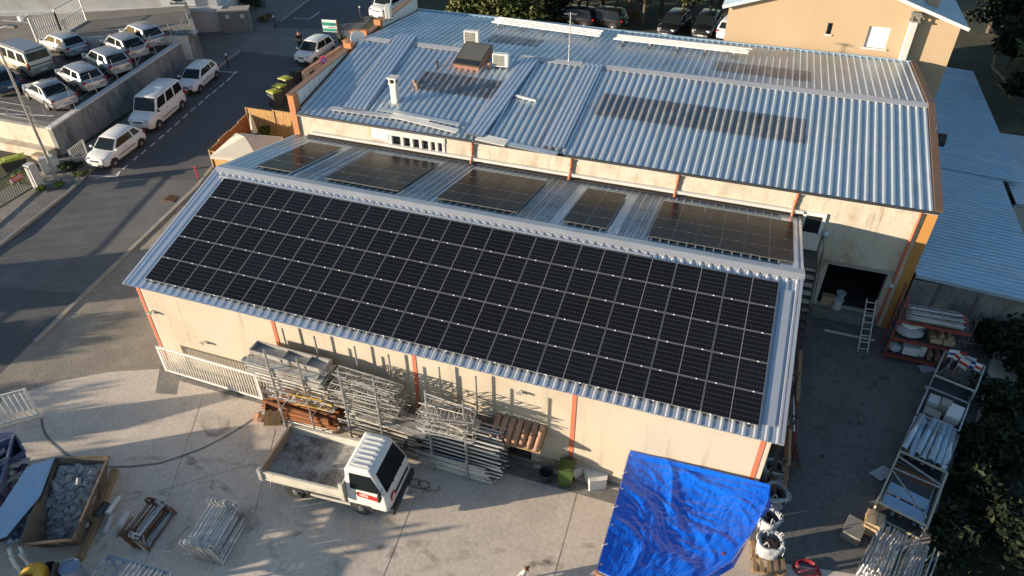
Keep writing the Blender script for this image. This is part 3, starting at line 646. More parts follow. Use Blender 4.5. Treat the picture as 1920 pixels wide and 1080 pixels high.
# ridge caps in three lengths, bright lip
for a, b in ((-.5, 1.2), (2.5, 5.6), (9.0, 12.3), (13.5, 28.85)):
    m_ = MB(); q = [rF(a, RY - .34, .07), rF(a, RY, .10), rB(a, RY + .12, .085), rB(a, RY + .12, .06), rF(a, RY, .075), rF(a, RY - .34, .045)]
    m_.prism(q, (b - a, 0, 0)); m_.build('ridge_cap', M['galv_trim'], bw)
# dark verge on the right
m_ = MB(); m_.beam(rF(X1 - .02, FAC - .1, .06), rF(X1 - .02, RY, .06), .3, .1, NBF); m_.beam(rB(X1 - .02, RY, .06), rB(X1 - .02, BY, .06), .3, .1, NBB); m_.build('verge', mat('brown flashing', (.13, .08, .055), (.10, .065, .045), .7, scale=2), bw)
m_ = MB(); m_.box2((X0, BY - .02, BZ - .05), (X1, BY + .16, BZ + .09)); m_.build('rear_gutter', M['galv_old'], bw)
# street side parapet
pt = MB(); py0, py1 = FAC + .35, 21.6
def ptop(y): return 6.95 + .062 * (y - FAC)
q = [V((-.93, py0, 4.5)), V((-.93, py1, 4.5)), V((-.93, py1, ptop(py1))), V((-.93, py0, ptop(py0)))]; pt.prism(q, (.16, 0, 0)); pt.build('parapet', M['terracotta'], bw)
m_ = MB(); m_.beam(V((-.86, FAC, ptop(FAC) + .03)), V((-.86, py1, ptop(py1) + .03)), .34, .05); m_.build('parapet_coping', mat('brown coping', (.24, .15, .10), (.19, .12, .085), .8, scale=2), bw)
for y0, y1 in ((FAC + .1, 12.4), (16.6, 21.5)):
    m_ = MB(); n = int((y1 - y0) / .5)
    for i in range(n):
        ya = y0 + (y1 - y0) * i / n; yb = y0 + (y1 - y0) * (i + 1) / n - .03
        zr = lambda y: (rF(0, y) if y < RY else rB(0, y)).z - .02
        m_.prism([V((-.765, ya, zr(ya))), V((-.765, yb, zr(yb))), V((-.765, yb, ptop(yb))), V((-.765, ya, ptop(ya)))], (.03, 0, 0))
    m_.build('parapet_cladding', M['white_paint'], bw)
for y in (12.75, 14.6, 16.3):
    m_ = MB(); m_.box((-.82, y, ptop(y) + .06), (.42, .3, .55)); m_.build('parapet_pier', M['terracotta'], bw)

# ------------------------------------------------------------------ rear house and side sheds
HY = 21.75
hs = thing('house', 'tall peach rendered house with white shuttered window rising behind the workshop', 'building', (0, 0, 0))
hxl, hxr, hz = 18.75, 30.6, 9.0; apex = 10.95; hxm = (hxl + hxr) / 2
SX0, SX1, SZ0, SZ1 = 26.25, 27.35, 7.45, 8.58
TX0, TX1, TZ0, TZ1 = 24.15, 24.42, 7.95, 8.55
w = MB()
cols = [hxl, TX0, TX1, SX0, SX1, hxr]
w.box2((hxl, HY, 1), (TX0, HY + .3, hz)); w.box2((TX0, HY, 1), (TX1, HY + .3, TZ0)); w.box2((TX0, HY, TZ1), (TX1, HY + .3, hz)); w.box2((TX1, HY, 1), (SX0, HY + .3, hz)); w.box2((SX0, HY, 1), (SX1, HY + .3, SZ0)); w.box2((SX0, HY, SZ1), (SX1, HY + .3, hz)); w.box2((SX1, HY, 1), (hxr, HY + .3, hz))
w.prism([V((hxl, HY, hz)), V((hxr, HY, hz)), V((hxm, HY, apex))], (0, .3, 0))
w.box2((hxl, HY + .3, 1), (hxl + .3, HY + 9, hz)); w.box2((hxr - .3, HY + .3, 1), (hxr, HY + 9, hz)); w.box2((hxl + .3, HY + 8.7, 1), (hxr - .3, HY + 9, hz))
w.build('wall', M['render_house'], hs)
for s in (-1, 1):
    m_ = MB(); e = V((hxm + s * (hxm - hxl + .35), HY - .3, hz - .11)); r = V((hxm, HY - .3, apex)); d = (e - r); L = d.length
    nn = V((s * (apex - hz + .11), 0, (hxm - hxl + .35))).normalized()
    if s > 0: sheet(m_, r + nn * .06, (0, 1, 0), d, nn, 9.6, L, .25, rib=(.05, .1, .035))
    else: sheet(m_, r + nn * .06 + V((0, 9.6, 0)), (0, -1, 0), d, nn, 9.6, L, .25, rib=(.05, .1, .035))
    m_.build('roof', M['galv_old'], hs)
    m_ = MB(); m_.beam(r + V((0, -.02, .06)), e + V((0, -.02, .06)), .06, .16); m_.build('barge_board', M['white_paint'], hs)
m_ = MB(); m_.box2((SX0, HY + .1, SZ0), (SX1, HY + .15, SZ1)); wo = m_.build('window', M['white_paint'], hs)
m_ = MB()
for k in range(14): m_.box2((SX0 + .02, HY + .085, SZ0 + .04 + .08 * k), (SX1 - .02, HY + .098, SZ0 + .1 + .08 * k))
m_.build('shutter', M['white_paint'], wo)
m_ = MB(); m_.box2((SX0 - .08, HY - .07, SZ0 - .09), (SX1 + .08, HY + .1, SZ0)); m_.build('sill', M['coping'], wo)
m_ = MB(); m_.box2((TX0, HY + .15, TZ0), (TX1, HY + .2, TZ1)); wo = m_.build('window', M['glass'], hs)
m_ = MB(); m_.box2((TX0 - .05, HY - .06, TZ0 - .08), (TX1 + .05, HY + .14, TZ0)); m_.build('sill', M['coping'], wo)
m_ = MB(); m_.box2((28.9, HY + 1.2, 9.0), (29.45, HY + 1.9, 11.6)); m_.build('chimney', M['render_house'], hs)
m_ = MB(); m_.box2((hxl + .01, HY - .03, 6.2), (28.95, HY - .002, 6.98)); m_.build('base_band', M['render_old'], hs)
# flue against the house wall
fl = thing('flue', 'white square flue stack with capped pot in front of the peach house wall', 'chimney', (28.3, 21.50, BZ - .1))
m_ = MB(); m_.box((0, 0, 1.1), (.36, .36, 2.2)); m_.build('stack', M['render_white'], fl, bevel=.02)
m_ = MB(); m_.box((0, 0, 2.24), (.52, .52, .08)); [m_.box((sx * .17, sy * .17, 2.38), (.08, .08, .22)) for sx in (-1, 1) for sy in (-1, 1)]; m_.box((0, 0, 2.54), (.54, .54, .1)); m_.box((0, 0, 2.62), (.4, .4, .07)); m_.build('cap', M['concrete_dark'], fl)
m_ = MB(); m_.box((0, -.05, .03), (.7, .6, .1)); m_.build('flashing', M['galv_old'], fl)

def shed(name, label, x0, x1, y0, y1, z00, z01, wallm, roofm, rib=(.06, .13, .06), pitch=.30, wall_front=True):
    """mono-pitch shed: z00 height at x0, z01 at x1; ribs run across along x"""
    t = thing(name, label, 'shed roof', (x0, y0, 0)); m_ = MB()
    u = V((0, 1, 0)); v = V((x1 - x0, 0, z01 - z00)); nn = V((-(z01 - z00), 0, x1 - x0)).normalized()
    sheet(m_, V((0, y1 - y0, z00)), (0, -1, 0), v, nn, y1 - y0, v.length, pitch, rib=rib)
    m_.build('roof', roofm, t)
    m_ = MB(); m_.box2((.05, .25, -.3), (x1 - x0 - .15, .45, min(z00, z01) - .03)); m_.box2((x1 - x0 - .35, .45, -.3), (x1 - x0 - .15, y1 - y0 - .1, z01 - .04)); m_.build('wall', wallm, t)
    m_ = MB(); m_.beam((0, -.02, z00 + .02), (x1 - x0, -.02, z01 + .02), .06, .16); m_.build('fascia', M['galv_old'], t); return t
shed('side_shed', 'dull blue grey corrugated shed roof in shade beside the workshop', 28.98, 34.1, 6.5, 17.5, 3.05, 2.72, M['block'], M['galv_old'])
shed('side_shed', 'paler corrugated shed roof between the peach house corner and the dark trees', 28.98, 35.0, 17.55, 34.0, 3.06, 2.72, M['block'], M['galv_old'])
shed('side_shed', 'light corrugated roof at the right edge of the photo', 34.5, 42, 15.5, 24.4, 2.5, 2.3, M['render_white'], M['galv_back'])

# ------------------------------------------------------------------ pale building at the top of the car park
pb_c = gp(424, 59)
wb = thing('office_building', 'pale rendered building with a round emblem sign beyond the car park', 'building', (pb_c.x, pb_c.y, pb_c.z))
d1 = (at(280, 24, 2, height_over(pb_c, 415, 21)) - at(415, 21, 2, height_over(pb_c, 415, 21))); d1.z = 0; d1.normalize(); d2 = V((-d1.y, d1.x, 0)); 
if d2.y < 0: d2 = -d2
hb = height_over(pb_c, 415, 21) - pb_c.z
def wbp(a, b, z): return d1 * a + d2 * b + V((0, 0, z))
def wbx(mb, a0, a1, b0, b1, z0, z1): mb.prism([wbp(a0, b0, z0), wbp(a1, b0, z0), wbp(a1, b1, z0), wbp(a0, b1, z0)], (0, 0, z1 - z0)); return mb
wbx(MB(), 0, 22, 0, 9, -1, hb).build('base_wall', M['render_white'], wb, fix=True)
wbx(MB(), .35, 22, .5, 9, hb, hb + 5).build('wall', M['render_white'], wb, fix=True)
wbx(MB(), -.08, 22, -.1, 9.1, hb, hb + .28).build('ledge', M['coping'], wb, fix=True)
for k in (5, 10.5, 15.5):
    wbx(MB(), k, k + 1.7, .44, .5, hb + 2.6, hb + 4.4).build('window', M['glass'], wb, fix=True)
# its sign: a pale board with a dark round emblem and a word below
P = at(322, 12, 2, pb_c.z + hb + .8); 
off = (P - pb_c); a_ = off.dot(d1)
sg = thing('wall_sign', 'pale board with a dark round emblem on the office building', 'sign', pb_c + wbp(a_, .44, hb + .35))
wbx(MB(), -1.35, 1.35, -.06, 0, 0, 2.3).build('board', M['sign_white'], sg, fix=True)
m_ = MB(); n = 24
def disc(mb, r0_, r1_, cz, th):
    for k in range(n):
        a0 = 2 * math.pi * k / n; a1 = 2 * math.pi * (k + 1) / n
        q = [wbp(r0_ * math.cos(a0), -th, cz + r0_ * math.sin(a0)), wbp(r1_ * math.cos(a0), -th, cz + r1_ * math.sin(a0)), wbp(r1_ * math.cos(a1), -th, cz + r1_ * math.sin(a1)), wbp(r0_ * math.cos(a1), -th, cz + r0_ * math.sin(a1))]
        mb.prism(q, d2 * .02)
disc(m_, .62, .85, 1.2, .085); disc(m_, .0, .3, 1.2, .085)
for k in range(3): 
    a0 = rad(90 + 120 * k); m_.prism([wbp(.25 * math.cos(a0 - .25), -.085, 1.2 + .25 * math.sin(a0 - .25)), wbp(.66 * math.cos(a0 - .12), -.085, 1.2 + .66 * math.sin(a0 - .12)), wbp(.66 * math.cos(a0 + .12), -.085, 1.2 + .66 * math.sin(a0 + .12)), wbp(.25 * math.cos(a0 + .25), -.085, 1.2 + .25 * math.sin(a0 + .25))], d2 * .02)
m_.build('emblem', M['sign_ink'], sg, fix=True)
def text(name, s, size, m, parent, loc, rot, extr=.004, align='CENTER'):
    cu = bpy.data.curves.new(name, 'FONT'); cu.body = s; cu.size = size; cu.extrude = extr; cu.align_x = align; cu.align_y = 'CENTER'; cu.resolution_u = 2
    o = bpy.data.objects.new(name, cu); me = bpy.data.meshes.new_from_object(o); bpy.data.objects.remove(o); bpy.data.curves.remove(cu)
    me.name = name; me.materials.append(m); o = bpy.data.objects.new(name, me); COL.objects.link(o); o.parent = parent
    o.location = loc; o.rotation_euler = rot; CHILD.setdefault(parent.name, []).append(o); return o
yaw_wb = math.atan2((-d1).y, (-d1).x)
m_ = MB()
for k in range(7): m_.prism([wbp(-.62 + .19 * k, -.07, .16), wbp(-.62 + .19 * k + .13, -.07, .16), wbp(-.62 + .19 * k + .13, -.07, .34 - .05 * (k % 3)), wbp(-.62 + .19 * k, -.07, .34 - .05 * (k % 2))], d2 * .02)
m_.build('lettering', M['sign_ink'], sg, fix=True)
# dwarf wall with white slatted gate in front of it
lw = thing('dwarf_wall', 'low pale wall running along the back of the car park', 'wall', (0, 0, 0))
a, b = at(128, 78, 2, 3.75), at(352, 76, 2, 3.45); m_ = MB(); wallseg(m_, (a.x, a.y), (b.x, b.y), 2.0, 4.05, 2.0, 3.75, .2); m_.build('wall', M['render_white'], lw)
rb_ = MB()
for k in range(46):
    p = a.lerp(b, random.random()) + V((0, random.uniform(.5, 1.9), 0)); rb_.blob((p.x, p.y, cpz(0, p.y) + .12), (random.uniform(.2, .45), random.uniform(.2, .4), random.uniform(.15, .4)), 6, 4, .3)
tag(rb_.build('rubble_bank', M['concrete_dark']), kind='stuff')
def slat_gate(name, label, a, b, h, n, m, bw_=.05, mid=True, group=None, th=.05, cat='gate'):
    t = thing(name, label, cat, a, group=group); d = V(b) - V(a); L = Vector((d.x, d.y, 0)).length; e = V((d.x, d.y, 0)).normalized(); up = V((0, 0, 1)); dz = d.z
    m_ = MB(); P = lambda s, z: e * s + up * (z + dz * s / L)
    m_.beam(P(0, .05), P(L, .05), th, .08); m_.beam(P(0, h), P(L, h), th, .08)
    for s in (0, L): m_.beam(P(s, 0), P(s, h + .04), .08, .08)
    if mid: m_.beam(P(0, h * .52), P(L, h * .52), th, .06)
    m_.build('frame', m, t)
    m_ = MB()
    for i in range(1, n): m_.beam(P(L * i / n, .05), P(L * i / n, h), bw_, .02)
    m_.build('slat', m, t); return t
def cpp(px, py, o=0.0):
    z = 3.0
    for _ in range(30): p = at(px, py, 2, z + o); z = cpz(0, p.y)
    return p
slat_gate('slatted_gate', 'broad white slatted gate panel at the back of the car park', cpp(70, 78), cpp(118, 66), 1.7, 12, M['white_paint'])
slat_gate('slatted_gate', 'tall white slatted fence panel leaning beside the car park gate', cpp(118, 66), cpp(163, 40), 1.9, 16, M['white_paint'])
p = cpp(62, 70); cb = thing('letter_box', 'small white box on a pole arm beside the car park gate', 'box', (p.x - .5, p.y, p.z)); m_ = MB(); m_.box((0, 0, 1.35), (.35, .3, .35)); m_.build('box', M['white_plastic'], cb, bevel=.03); m_ = MB(); m_.tube((0, 0, 0), (0, 0, 1.2), .04); m_.tube((0, 0, 1.2), (.7, .3, 1.35), .03); m_.build('arm', M['steel_white'], cb)
# ------------------------------------------------------------------ solar panels
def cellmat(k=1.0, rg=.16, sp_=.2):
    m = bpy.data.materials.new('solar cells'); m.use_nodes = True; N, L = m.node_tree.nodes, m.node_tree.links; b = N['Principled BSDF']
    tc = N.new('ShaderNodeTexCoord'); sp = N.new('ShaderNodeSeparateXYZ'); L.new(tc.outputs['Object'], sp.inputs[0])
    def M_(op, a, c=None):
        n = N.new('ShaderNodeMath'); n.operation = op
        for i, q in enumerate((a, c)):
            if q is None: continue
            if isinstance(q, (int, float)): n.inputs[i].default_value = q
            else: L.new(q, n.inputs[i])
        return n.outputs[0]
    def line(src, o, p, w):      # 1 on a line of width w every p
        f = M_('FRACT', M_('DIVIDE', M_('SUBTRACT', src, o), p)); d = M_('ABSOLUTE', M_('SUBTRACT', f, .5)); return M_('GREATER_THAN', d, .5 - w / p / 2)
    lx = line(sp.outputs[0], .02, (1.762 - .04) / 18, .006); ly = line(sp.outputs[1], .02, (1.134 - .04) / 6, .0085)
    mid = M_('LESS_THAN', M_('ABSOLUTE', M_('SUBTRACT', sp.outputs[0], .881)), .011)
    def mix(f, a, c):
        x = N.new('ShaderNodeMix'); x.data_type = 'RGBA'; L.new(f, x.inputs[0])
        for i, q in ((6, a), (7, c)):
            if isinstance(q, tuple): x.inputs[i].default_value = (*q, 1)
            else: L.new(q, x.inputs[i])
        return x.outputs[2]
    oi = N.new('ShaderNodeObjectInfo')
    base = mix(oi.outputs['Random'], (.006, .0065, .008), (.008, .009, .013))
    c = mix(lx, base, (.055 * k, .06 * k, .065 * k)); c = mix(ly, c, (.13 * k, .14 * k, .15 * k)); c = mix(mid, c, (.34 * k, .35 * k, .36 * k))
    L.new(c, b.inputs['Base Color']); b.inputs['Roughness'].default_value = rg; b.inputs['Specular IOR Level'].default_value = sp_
    return m
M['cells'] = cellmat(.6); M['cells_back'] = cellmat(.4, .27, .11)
M['alu'] = mat('panel frame', (.24, .25, .26), rough=.45, metal=.5)
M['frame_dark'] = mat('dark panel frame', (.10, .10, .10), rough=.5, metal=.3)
M['clamp'] = mat('bright clamp', (.85, .85, .84), rough=.4)
PWd, PHt = 1.762, 1.134
def make_panel(label, group, h=PHt, cm='cells', fm='alu'):
    t = thing('solar_panel', label, 'solar panel', (0, 0, 0), group=group)
    m_ = MB(); m_.box2((.012, .012, -.004), (PWd - .012, h - .012, .0)); m_.build('glass', M[cm], t)
    m_ = MB(); f = .014
    m_.box2((0, 0, -.035), (PWd, f, .004)); m_.box2((0, h - f, -.035), (PWd, h, .004)); m_.box2((0, f, -.035), (f, h - f, .004)); m_.box2((PWd - f, f, -.035), (PWd, h - f, .004)); m_.build('frame', M[fm], t)
    for k in (.17, .83):
        m_ = MB(); m_.box((PWd * k, -.010, .004), (.06, .03, .022)); m_.build('clamp', M['clamp'] if cm == 'cells' else M['alu'], t)
    return t
EF = Matrix(((1, 0, 0), (0, VF.y, NF.y), (0, VF.z, NF.z))).to_euler()
proto = make_panel('solar panel', 'solar panels on the front roof slope')
rown = ['top row under the ridge', 'second row from the ridge', 'middle row', 'fourth row from the ridge', 'bottom row along the eave']
for r in range(5):
    for c in range(13):
        x = c * 1.782 + .01; s = -(r + 1) * 1.154 + .01
        loc = V((x, 0, 5.95)) + VF * s
        o = proto if (r, c) == (0, 0) else copy_tree(proto)
        o.location = loc; o.rotation_euler = EF
        o['label'] = 'black solar panel, %s of the front roof, %s' % (rown[r], ('leftmost' if c == 0 else 'rightmost' if c == 12 else ORD[c] + ' from the left'))
m_ = MB()
for r in range(5):
    for k in (.25, .75):
        s = -(r + 1) * 1.154 + .02 + k * 1.1
        m_.beam(V((.0, 0, 5.905)) + VF * s, V((23.16, 0, 5.905)) + VF * s, .04, .04, NF)
tag(m_.build('mounting_rail', M['alu']), 'long aluminium rails under the panels of the front roof', 'rail')
# back slope arrays
EB = Matrix(((1, 0, 0), (0, VB.y, NB.y), (0, VB.z, NB.z)))     # local y runs down towards the workshop
EB = EB.to_euler()
RH = 1.06
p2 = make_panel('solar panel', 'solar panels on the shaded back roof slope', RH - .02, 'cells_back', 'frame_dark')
first = True; names = ['leftmost array', 'second array from the left', 'middle array', 'narrow fourth array', 'rightmost array']
for ai, (bx, by, ncol) in enumerate(((494, 305, 1), (620, 327, 2), (820, 369, 2), (1058, 410, 1), (1215, 442, 3))):
    P = on_plane(bx, by, back(0, 0, .14), NB); x0 = P.x; s0 = (P - back(P.x, 0, .14)).dot(VB)
    s0 = max(.52, min(s0, .75))
    for r in range(4):
        for c in range(ncol):
            o = p2 if first else copy_tree(p2); first = False
            o.location = back(x0 + c * 1.782, s0 + r * RH, .14); o.rotation_euler = EB
            cl = '' if ncol == 1 else [', left column', ', right column' if ncol == 2 else ', middle column', ', right column'][c]
            o['label'] = 'dark back slope panel, %s%s, %s' % (names[ai], cl, ['row nearest the ridge', 'second row', 'third row', 'row nearest the workshop wall'][r])
    for r in (0.25, .75):
        pass
# ------------------------------------------------------------------ vehicles
def lerp(a, b, t): return a + (b - a) * t
def make_car(name, label, cat, loc, rz, paint, L=3.9, W=1.66, H=1.45, hood=.95, wsb=None, belt=.88, wst=.55, rt=-1.2, rb=-1.75, tail=.62,
             nside=2, wheel=.29, wb=2.5, group=None, scale=1.0, van=False, estate=False, roof=None, dark_bumper=False, coupe=False, rise=0.0, panel_van=False, pitch=0.0, roll_rail=False):
    """x forward. hood = z of bonnet front; wsb = x of windscreen base; wst/rt = x of roof front/rear; rb = x of rear window base"""
    t = thing(name, label, cat, loc, rz, group)
    t.rotation_euler = (0, -pitch, rz); t.scale = (scale,) * 3
    wsb = wsb if wsb is not None else L * .22
    hl, hw = L / 2, W / 2
    # lower body: rounded stations from tail to nose
    st = [(-hl, .80, .42, tail), (-hl + .07, .93, .30, belt - .12), (-hl + .3, 1.0, .22, belt), (-wb / 2, 1.0, .20, belt + .01), (0, 1.0, .20, belt + rise * .0), (wsb - .15, 1.0, .20, belt), (wsb + .3, .99, .20, lerp(belt, hood, .35)), (hl - .45, .965, .22, hood), (hl - .14, .88, .26, hood - .10), (hl, .70, .36, hood - .26)]
    P = []; K = 11
    for x, wf_, z0, z1 in st:
        w = hw * wf_
        sec = [(w * .90, z0), (w * .98, z0 + .08), (w, z0 + (z1 - z0) * .45), (w * .975, z1 - .08), (w * .90, z1 - .01)]
        pts = sec + [(0, z1 + .025)] + [(-a, b) for a, b in reversed(sec)]
        P += [V((x, a, b)) for a, b in pts]
    F = []
    for i in range(len(st) - 1):
        for k in range(K): F.append((i * K + k, i * K + (k + 1) % K, (i + 1) * K + (k + 1) % K, (i + 1) * K + k))
    F.append(tuple(range(K))); F.append(tuple((len(st) - 1) * K + k for k in reversed(range(K))))
    m_ = MB(); m_.add(P, F); bd = m_.build('body', paint, t, smooth=True, fix=True)
    bd.modifiers.new('sub', 'SUBSURF').levels = 1; bd.modifiers['sub'].render_levels = 1
    # cabin
    wB, wT = hw * .93, hw * (.86 if van else .74); zb = belt - .03
    B = {'fl': V((wsb, wB, zb)), 'fr': V((wsb, -wB, zb)), 'rl': V((rb, wB, zb)), 'rr': V((rb, -wB, zb)),
         'Fl': V((wst, wT, H - .035)), 'Fr': V((wst, -wT, H - .035)), 'Rl': V((rt, wT, H - .04)), 'Rr': V((rt, -wT, H - .04))}
    m_ = MB(); nu = 4
    vs = [B['fl'], B['fr'], B['rr'], B['rl'], B['Fl'], B['Fr'], B['Rr'], B['Rl']]
    md = (wst + rt) / 2
    vs += [V((md, wT * 1.02, H - .015)), V((md, -wT * 1.02, H - .015)), V((wst, 0, H)), V((rt, 0, H - .005)), V((md, 0, H + .025))]
    m_.add(vs, [(0, 1, 5, 10, 4), (2, 3, 7, 11, 6), (3, 0, 4, 8, 7), (1, 2, 6, 9, 5), (4, 10, 12, 8), (10, 5, 9, 12), (8, 12, 11, 7), (12, 9, 6, 11)])
    cb = m_.build('cabin', paint, t, smooth=False, fix=True, bevel=.05 if not van else .07, seg=2)
    for p_ in cb.data.polygons: p_.use_smooth = True
    def pane(A, Bq, Cq, D, u0, u1, v0, v1, name, m=M['car_glass'], proud=.012, b0=None):
        f = lambda u, v: A.lerp(Bq, u).lerp(D.lerp(Cq, u), v)
        q = [f(u0, v0), f(u1, v0), f(u1 if b0 is None else b0[1], v1), f(u0 if b0 is None else b0[0], v1)]
        n = (q[1] - q[0]).cross(q[3] - q[0]).normalized(); q = [p - n * .03 for p in q]
        mm = MB(); mm.prism(q, n * (.03 + proud)); return mm.build(name, m, t, fix=True, bevel=.008)
    pane(B['fr'], B['fl'], B['Fl'], B['Fr'], .05, .95, .06, .93, 'windscreen')
    pane(B['rl'], B['rr'], B['Rr'], B['Rl'], .07, .93, .28 if van else .12, .90, 'rear_window') if not panel_van else None
    if panel_van: cuts = [(.66, .96)]
    elif nside == 1: cuts = [(.34, .94), (.08, .30)]
    elif nside == 2: cuts = [(.47, .93), (.1, .44)]
    elif nside == 3: cuts = [(.66, .95), (.36, .62), (.05, .32)]
    for a, b in cuts:
        s0, s1 = a, b
        pane(B['rr'], B['fr'], B['Fr'], B['Rr'], s0, s1, .14, .88, 'side_window', b0=(s0 + .01, min(s1, .97)))
        pane(B['fl'], B['rl'], B['Rl'], B['Fl'], 1 - s1, 1 - s0, .14, .88, 'side_window', b0=(max(1 - s1, .03), 1 - s0 - .01))
    if roof is not None:
        m_ = MB(); m_.box2((rt + .12, -wT * .82, H + .0), (wst - .1, wT * .82, H + .045)); m_.build('roof_top', roof, t, bevel=.02)
    # wheels
    rotx = Matrix.Rotation(rad(90), 3, 'X')
    for sx in (-1, 1):
        for sy in (-1, 1):
            c = (sx * wb / 2, sy * (hw - .09), wheel)
            m_ = MB(); m_.lathe(c, [(wheel * .62, -.10), (wheel * .93, -.11), (wheel, -.06), (wheel, .06), (wheel * .93, .11), (wheel * .62, .10)], 16, rotx); wl = m_.build('wheel', M['tyre'], t, fix=True)
            m_ = MB(); m_.lathe((c[0], c[1] + sy * .062, c[2]), [(wheel * .62, -.04), (wheel * .6, .03), (wheel * .25, .045), (.02, .045)] if sy < 0 else [(.02, -.045), (wheel * .25, -.045), (wheel * .6, -.03), (wheel * .62, .04)], 12, rotx); m_.build('rim', M['rim'], wl, fix=True)
            m_ = MB(); R_ = wheel + .06; n = 10
            arc_ = [V((c[0] + R_ * math.cos(math.pi * k / n), sy * (hw - .015), wheel + R_ * math.sin(math.pi * k / n))) for k in range(n + 1)]
            m_.prism(arc_, (0, sy * .022, 0)); m_.build('wheel_arch', M['black'], t, fix=True)
    # lights, bumpers, plates, mirrors
    for sy in (-1, 1):
        m_ = MB(); m_.box((hl - .16, sy * hw * .62, hood - .16), (.2, hw * .34, .13), Matrix.Rotation(-sy * .35, 3, 'Z')); m_.build('headlight', M['lamp_clear'], t, bevel=.03, seg=2)
        zt_ = belt - .12
        if van: m_ = MB(); m_.box((-hl + .1, sy * hw * .90, zt_ + .02), (.12, .12, .42))
        else: m_ = MB(); m_.box((-hl + .10, sy * hw * .84, zt_), (.16, .2, .13))
        m_.build('tail_light', M['lamp_red'], t, bevel=.02)
        m_ = MB(); m_.box((wsb - .12, sy * (hw + .09), belt + .08), (.1, .18, .13)); m_.build('mirror', paint if not van else M['black'], t, bevel=.02)
        m_ = MB(); m_.box((.05, sy * (hw * 1.0 - .004), belt - .17), (.16, .02, .03)); m_.build('door_handle', M['black'], t)
    m_ = MB(); m_.box((hl - .06, 0, .40), (.14, W * .66, .17)); m_.build('front_bumper', M['black'] if dark_bumper or van else M['car_grey'], t, bevel=.03)
    m_ = MB(); m_.box((-hl + .05, 0, .40), (.14, W * .78, .19)); m_.build('rear_bumper', M['black'] if dark_bumper or van else paint, t, bevel=.03)
    m_ = MB(); m_.box((hl + .018, 0, .44), (.02, .46, .10)); m_.build('number_plate', M['plate'], t)
    m_ = MB(); m_.box((-hl - .028, 0, .60 if not van else .66), (.02, .46, .10)); m_.build('number_plate', M['plate'], t)
    m_ = MB(); m_.box((hl - .04, 0, hood - .22), (.1, W * .34, .07)); m_.build('grille', M['black'], t, bevel=.01)
    for sy in (-1, 1):
        m_ = MB(); m_.box((0, sy * (hw + .002), .55), (wb * .62, .015, .05)); m_.build('side_strip', M['black'] if dark_bumper else paint, t)
    return t
def park(front_px, rear_px, zfun, wb):
    """wheel contact pixels on the camera side (front, rear) -> centre and heading"""
    F_, R_ = zfun(*front_px), zfun(*rear_px); d = F_ - R_; c = (F_ + R_) / 2; return F_, R_, c, math.atan2(d.y, d.x)
def put(front_px, rear_px, zfun, half_w, side):
    F_, R_, c, h = park(front_px, rear_px, zfun, 0); n = V((-math.sin(h), math.cos(h), 0)); p = c + n * (half_w * side); return p, h, math.asin((F_ - R_).z / max((F_ - R_).length, .1))
HATCH = dict(L=3.85, W=1.66, H=1.46, hood=.88, wsb=.98, belt=.93, wst=.28, rt=-1.35, rb=-1.78, tail=.72, wb=2.46)
S = .97
# street side, parked facing the camera along the wall: the wheels we see are on the car's left
p, h, ph = put((217, 313), (266, 276), gp, .72, -1)
make_car('parked_car', 'white three door hatchback with black trim, nearest the camera beside the retaining wall', 'car', p, h, M['car_white'], nside=1, dark_bumper=True, pitch=ph, group='cars parked along the retaining wall', **HATCH)
p, h, ph = put((302, 240), (340, 207), gp, .80, -1)
make_car('parked_van', 'white high bodied passenger van between two white hatchbacks by the wall', 'van', p, h, M['car_white'], L=4.45, W=1.82, H=1.94, hood=1.02, wsb=1.28, belt=1.13, wst=.72, rt=-2.08, rb=-2.2, tail=1.0, wb=2.82, wheel=.31, van=True, nside=3, dark_bumper=True, pitch=ph, group='cars parked along the retaining wall')
p, h, ph = put((377, 173), (406, 147), gp, .70, -1)
make_car('parked_car', 'small older white hatchback farthest up the row beside the retaining wall', 'car', p, h, M['car_white'], L=3.75, W=1.6, H=1.37, hood=.84, wsb=.95, belt=.88, wst=.22, rt=-1.4, rb=-1.74, tail=.7, wb=2.385, nside=1, dark_bumper=True, pitch=ph, group='cars parked along the retaining wall', wheel=.27)
p0 = gp(592, 112)
make_car('parked_car', 'white rounded city car with dark lower front parked against the workshop side', 'car', (p0.x - .1, p0.y + .2, p0.z), rad(-91), M['car_white'], L=3.75, W=1.66, H=1.5, hood=.90, wsb=1.0, belt=.93, wst=.3, rt=-1.35, rb=-1.74, tail=.72, wb=2.45, nside=2, dark_bumper=True)
p0 = gp(708, 40)
make_car('parked_van', 'white panel van at the top edge of the street with yellowed lower bumper', 'van', (p0.x + .3, p0.y + 2.3, p0.z), rad(-98), M['car_white'], L=4.9, W=1.9, H=1.97, hood=1.08, wsb=1.5, belt=1.15, wst=.9, rt=-2.3, rb=-2.42, tail=1.05, wb=3.1, wheel=.32, van=True, panel_van=True, dark_bumper=True)
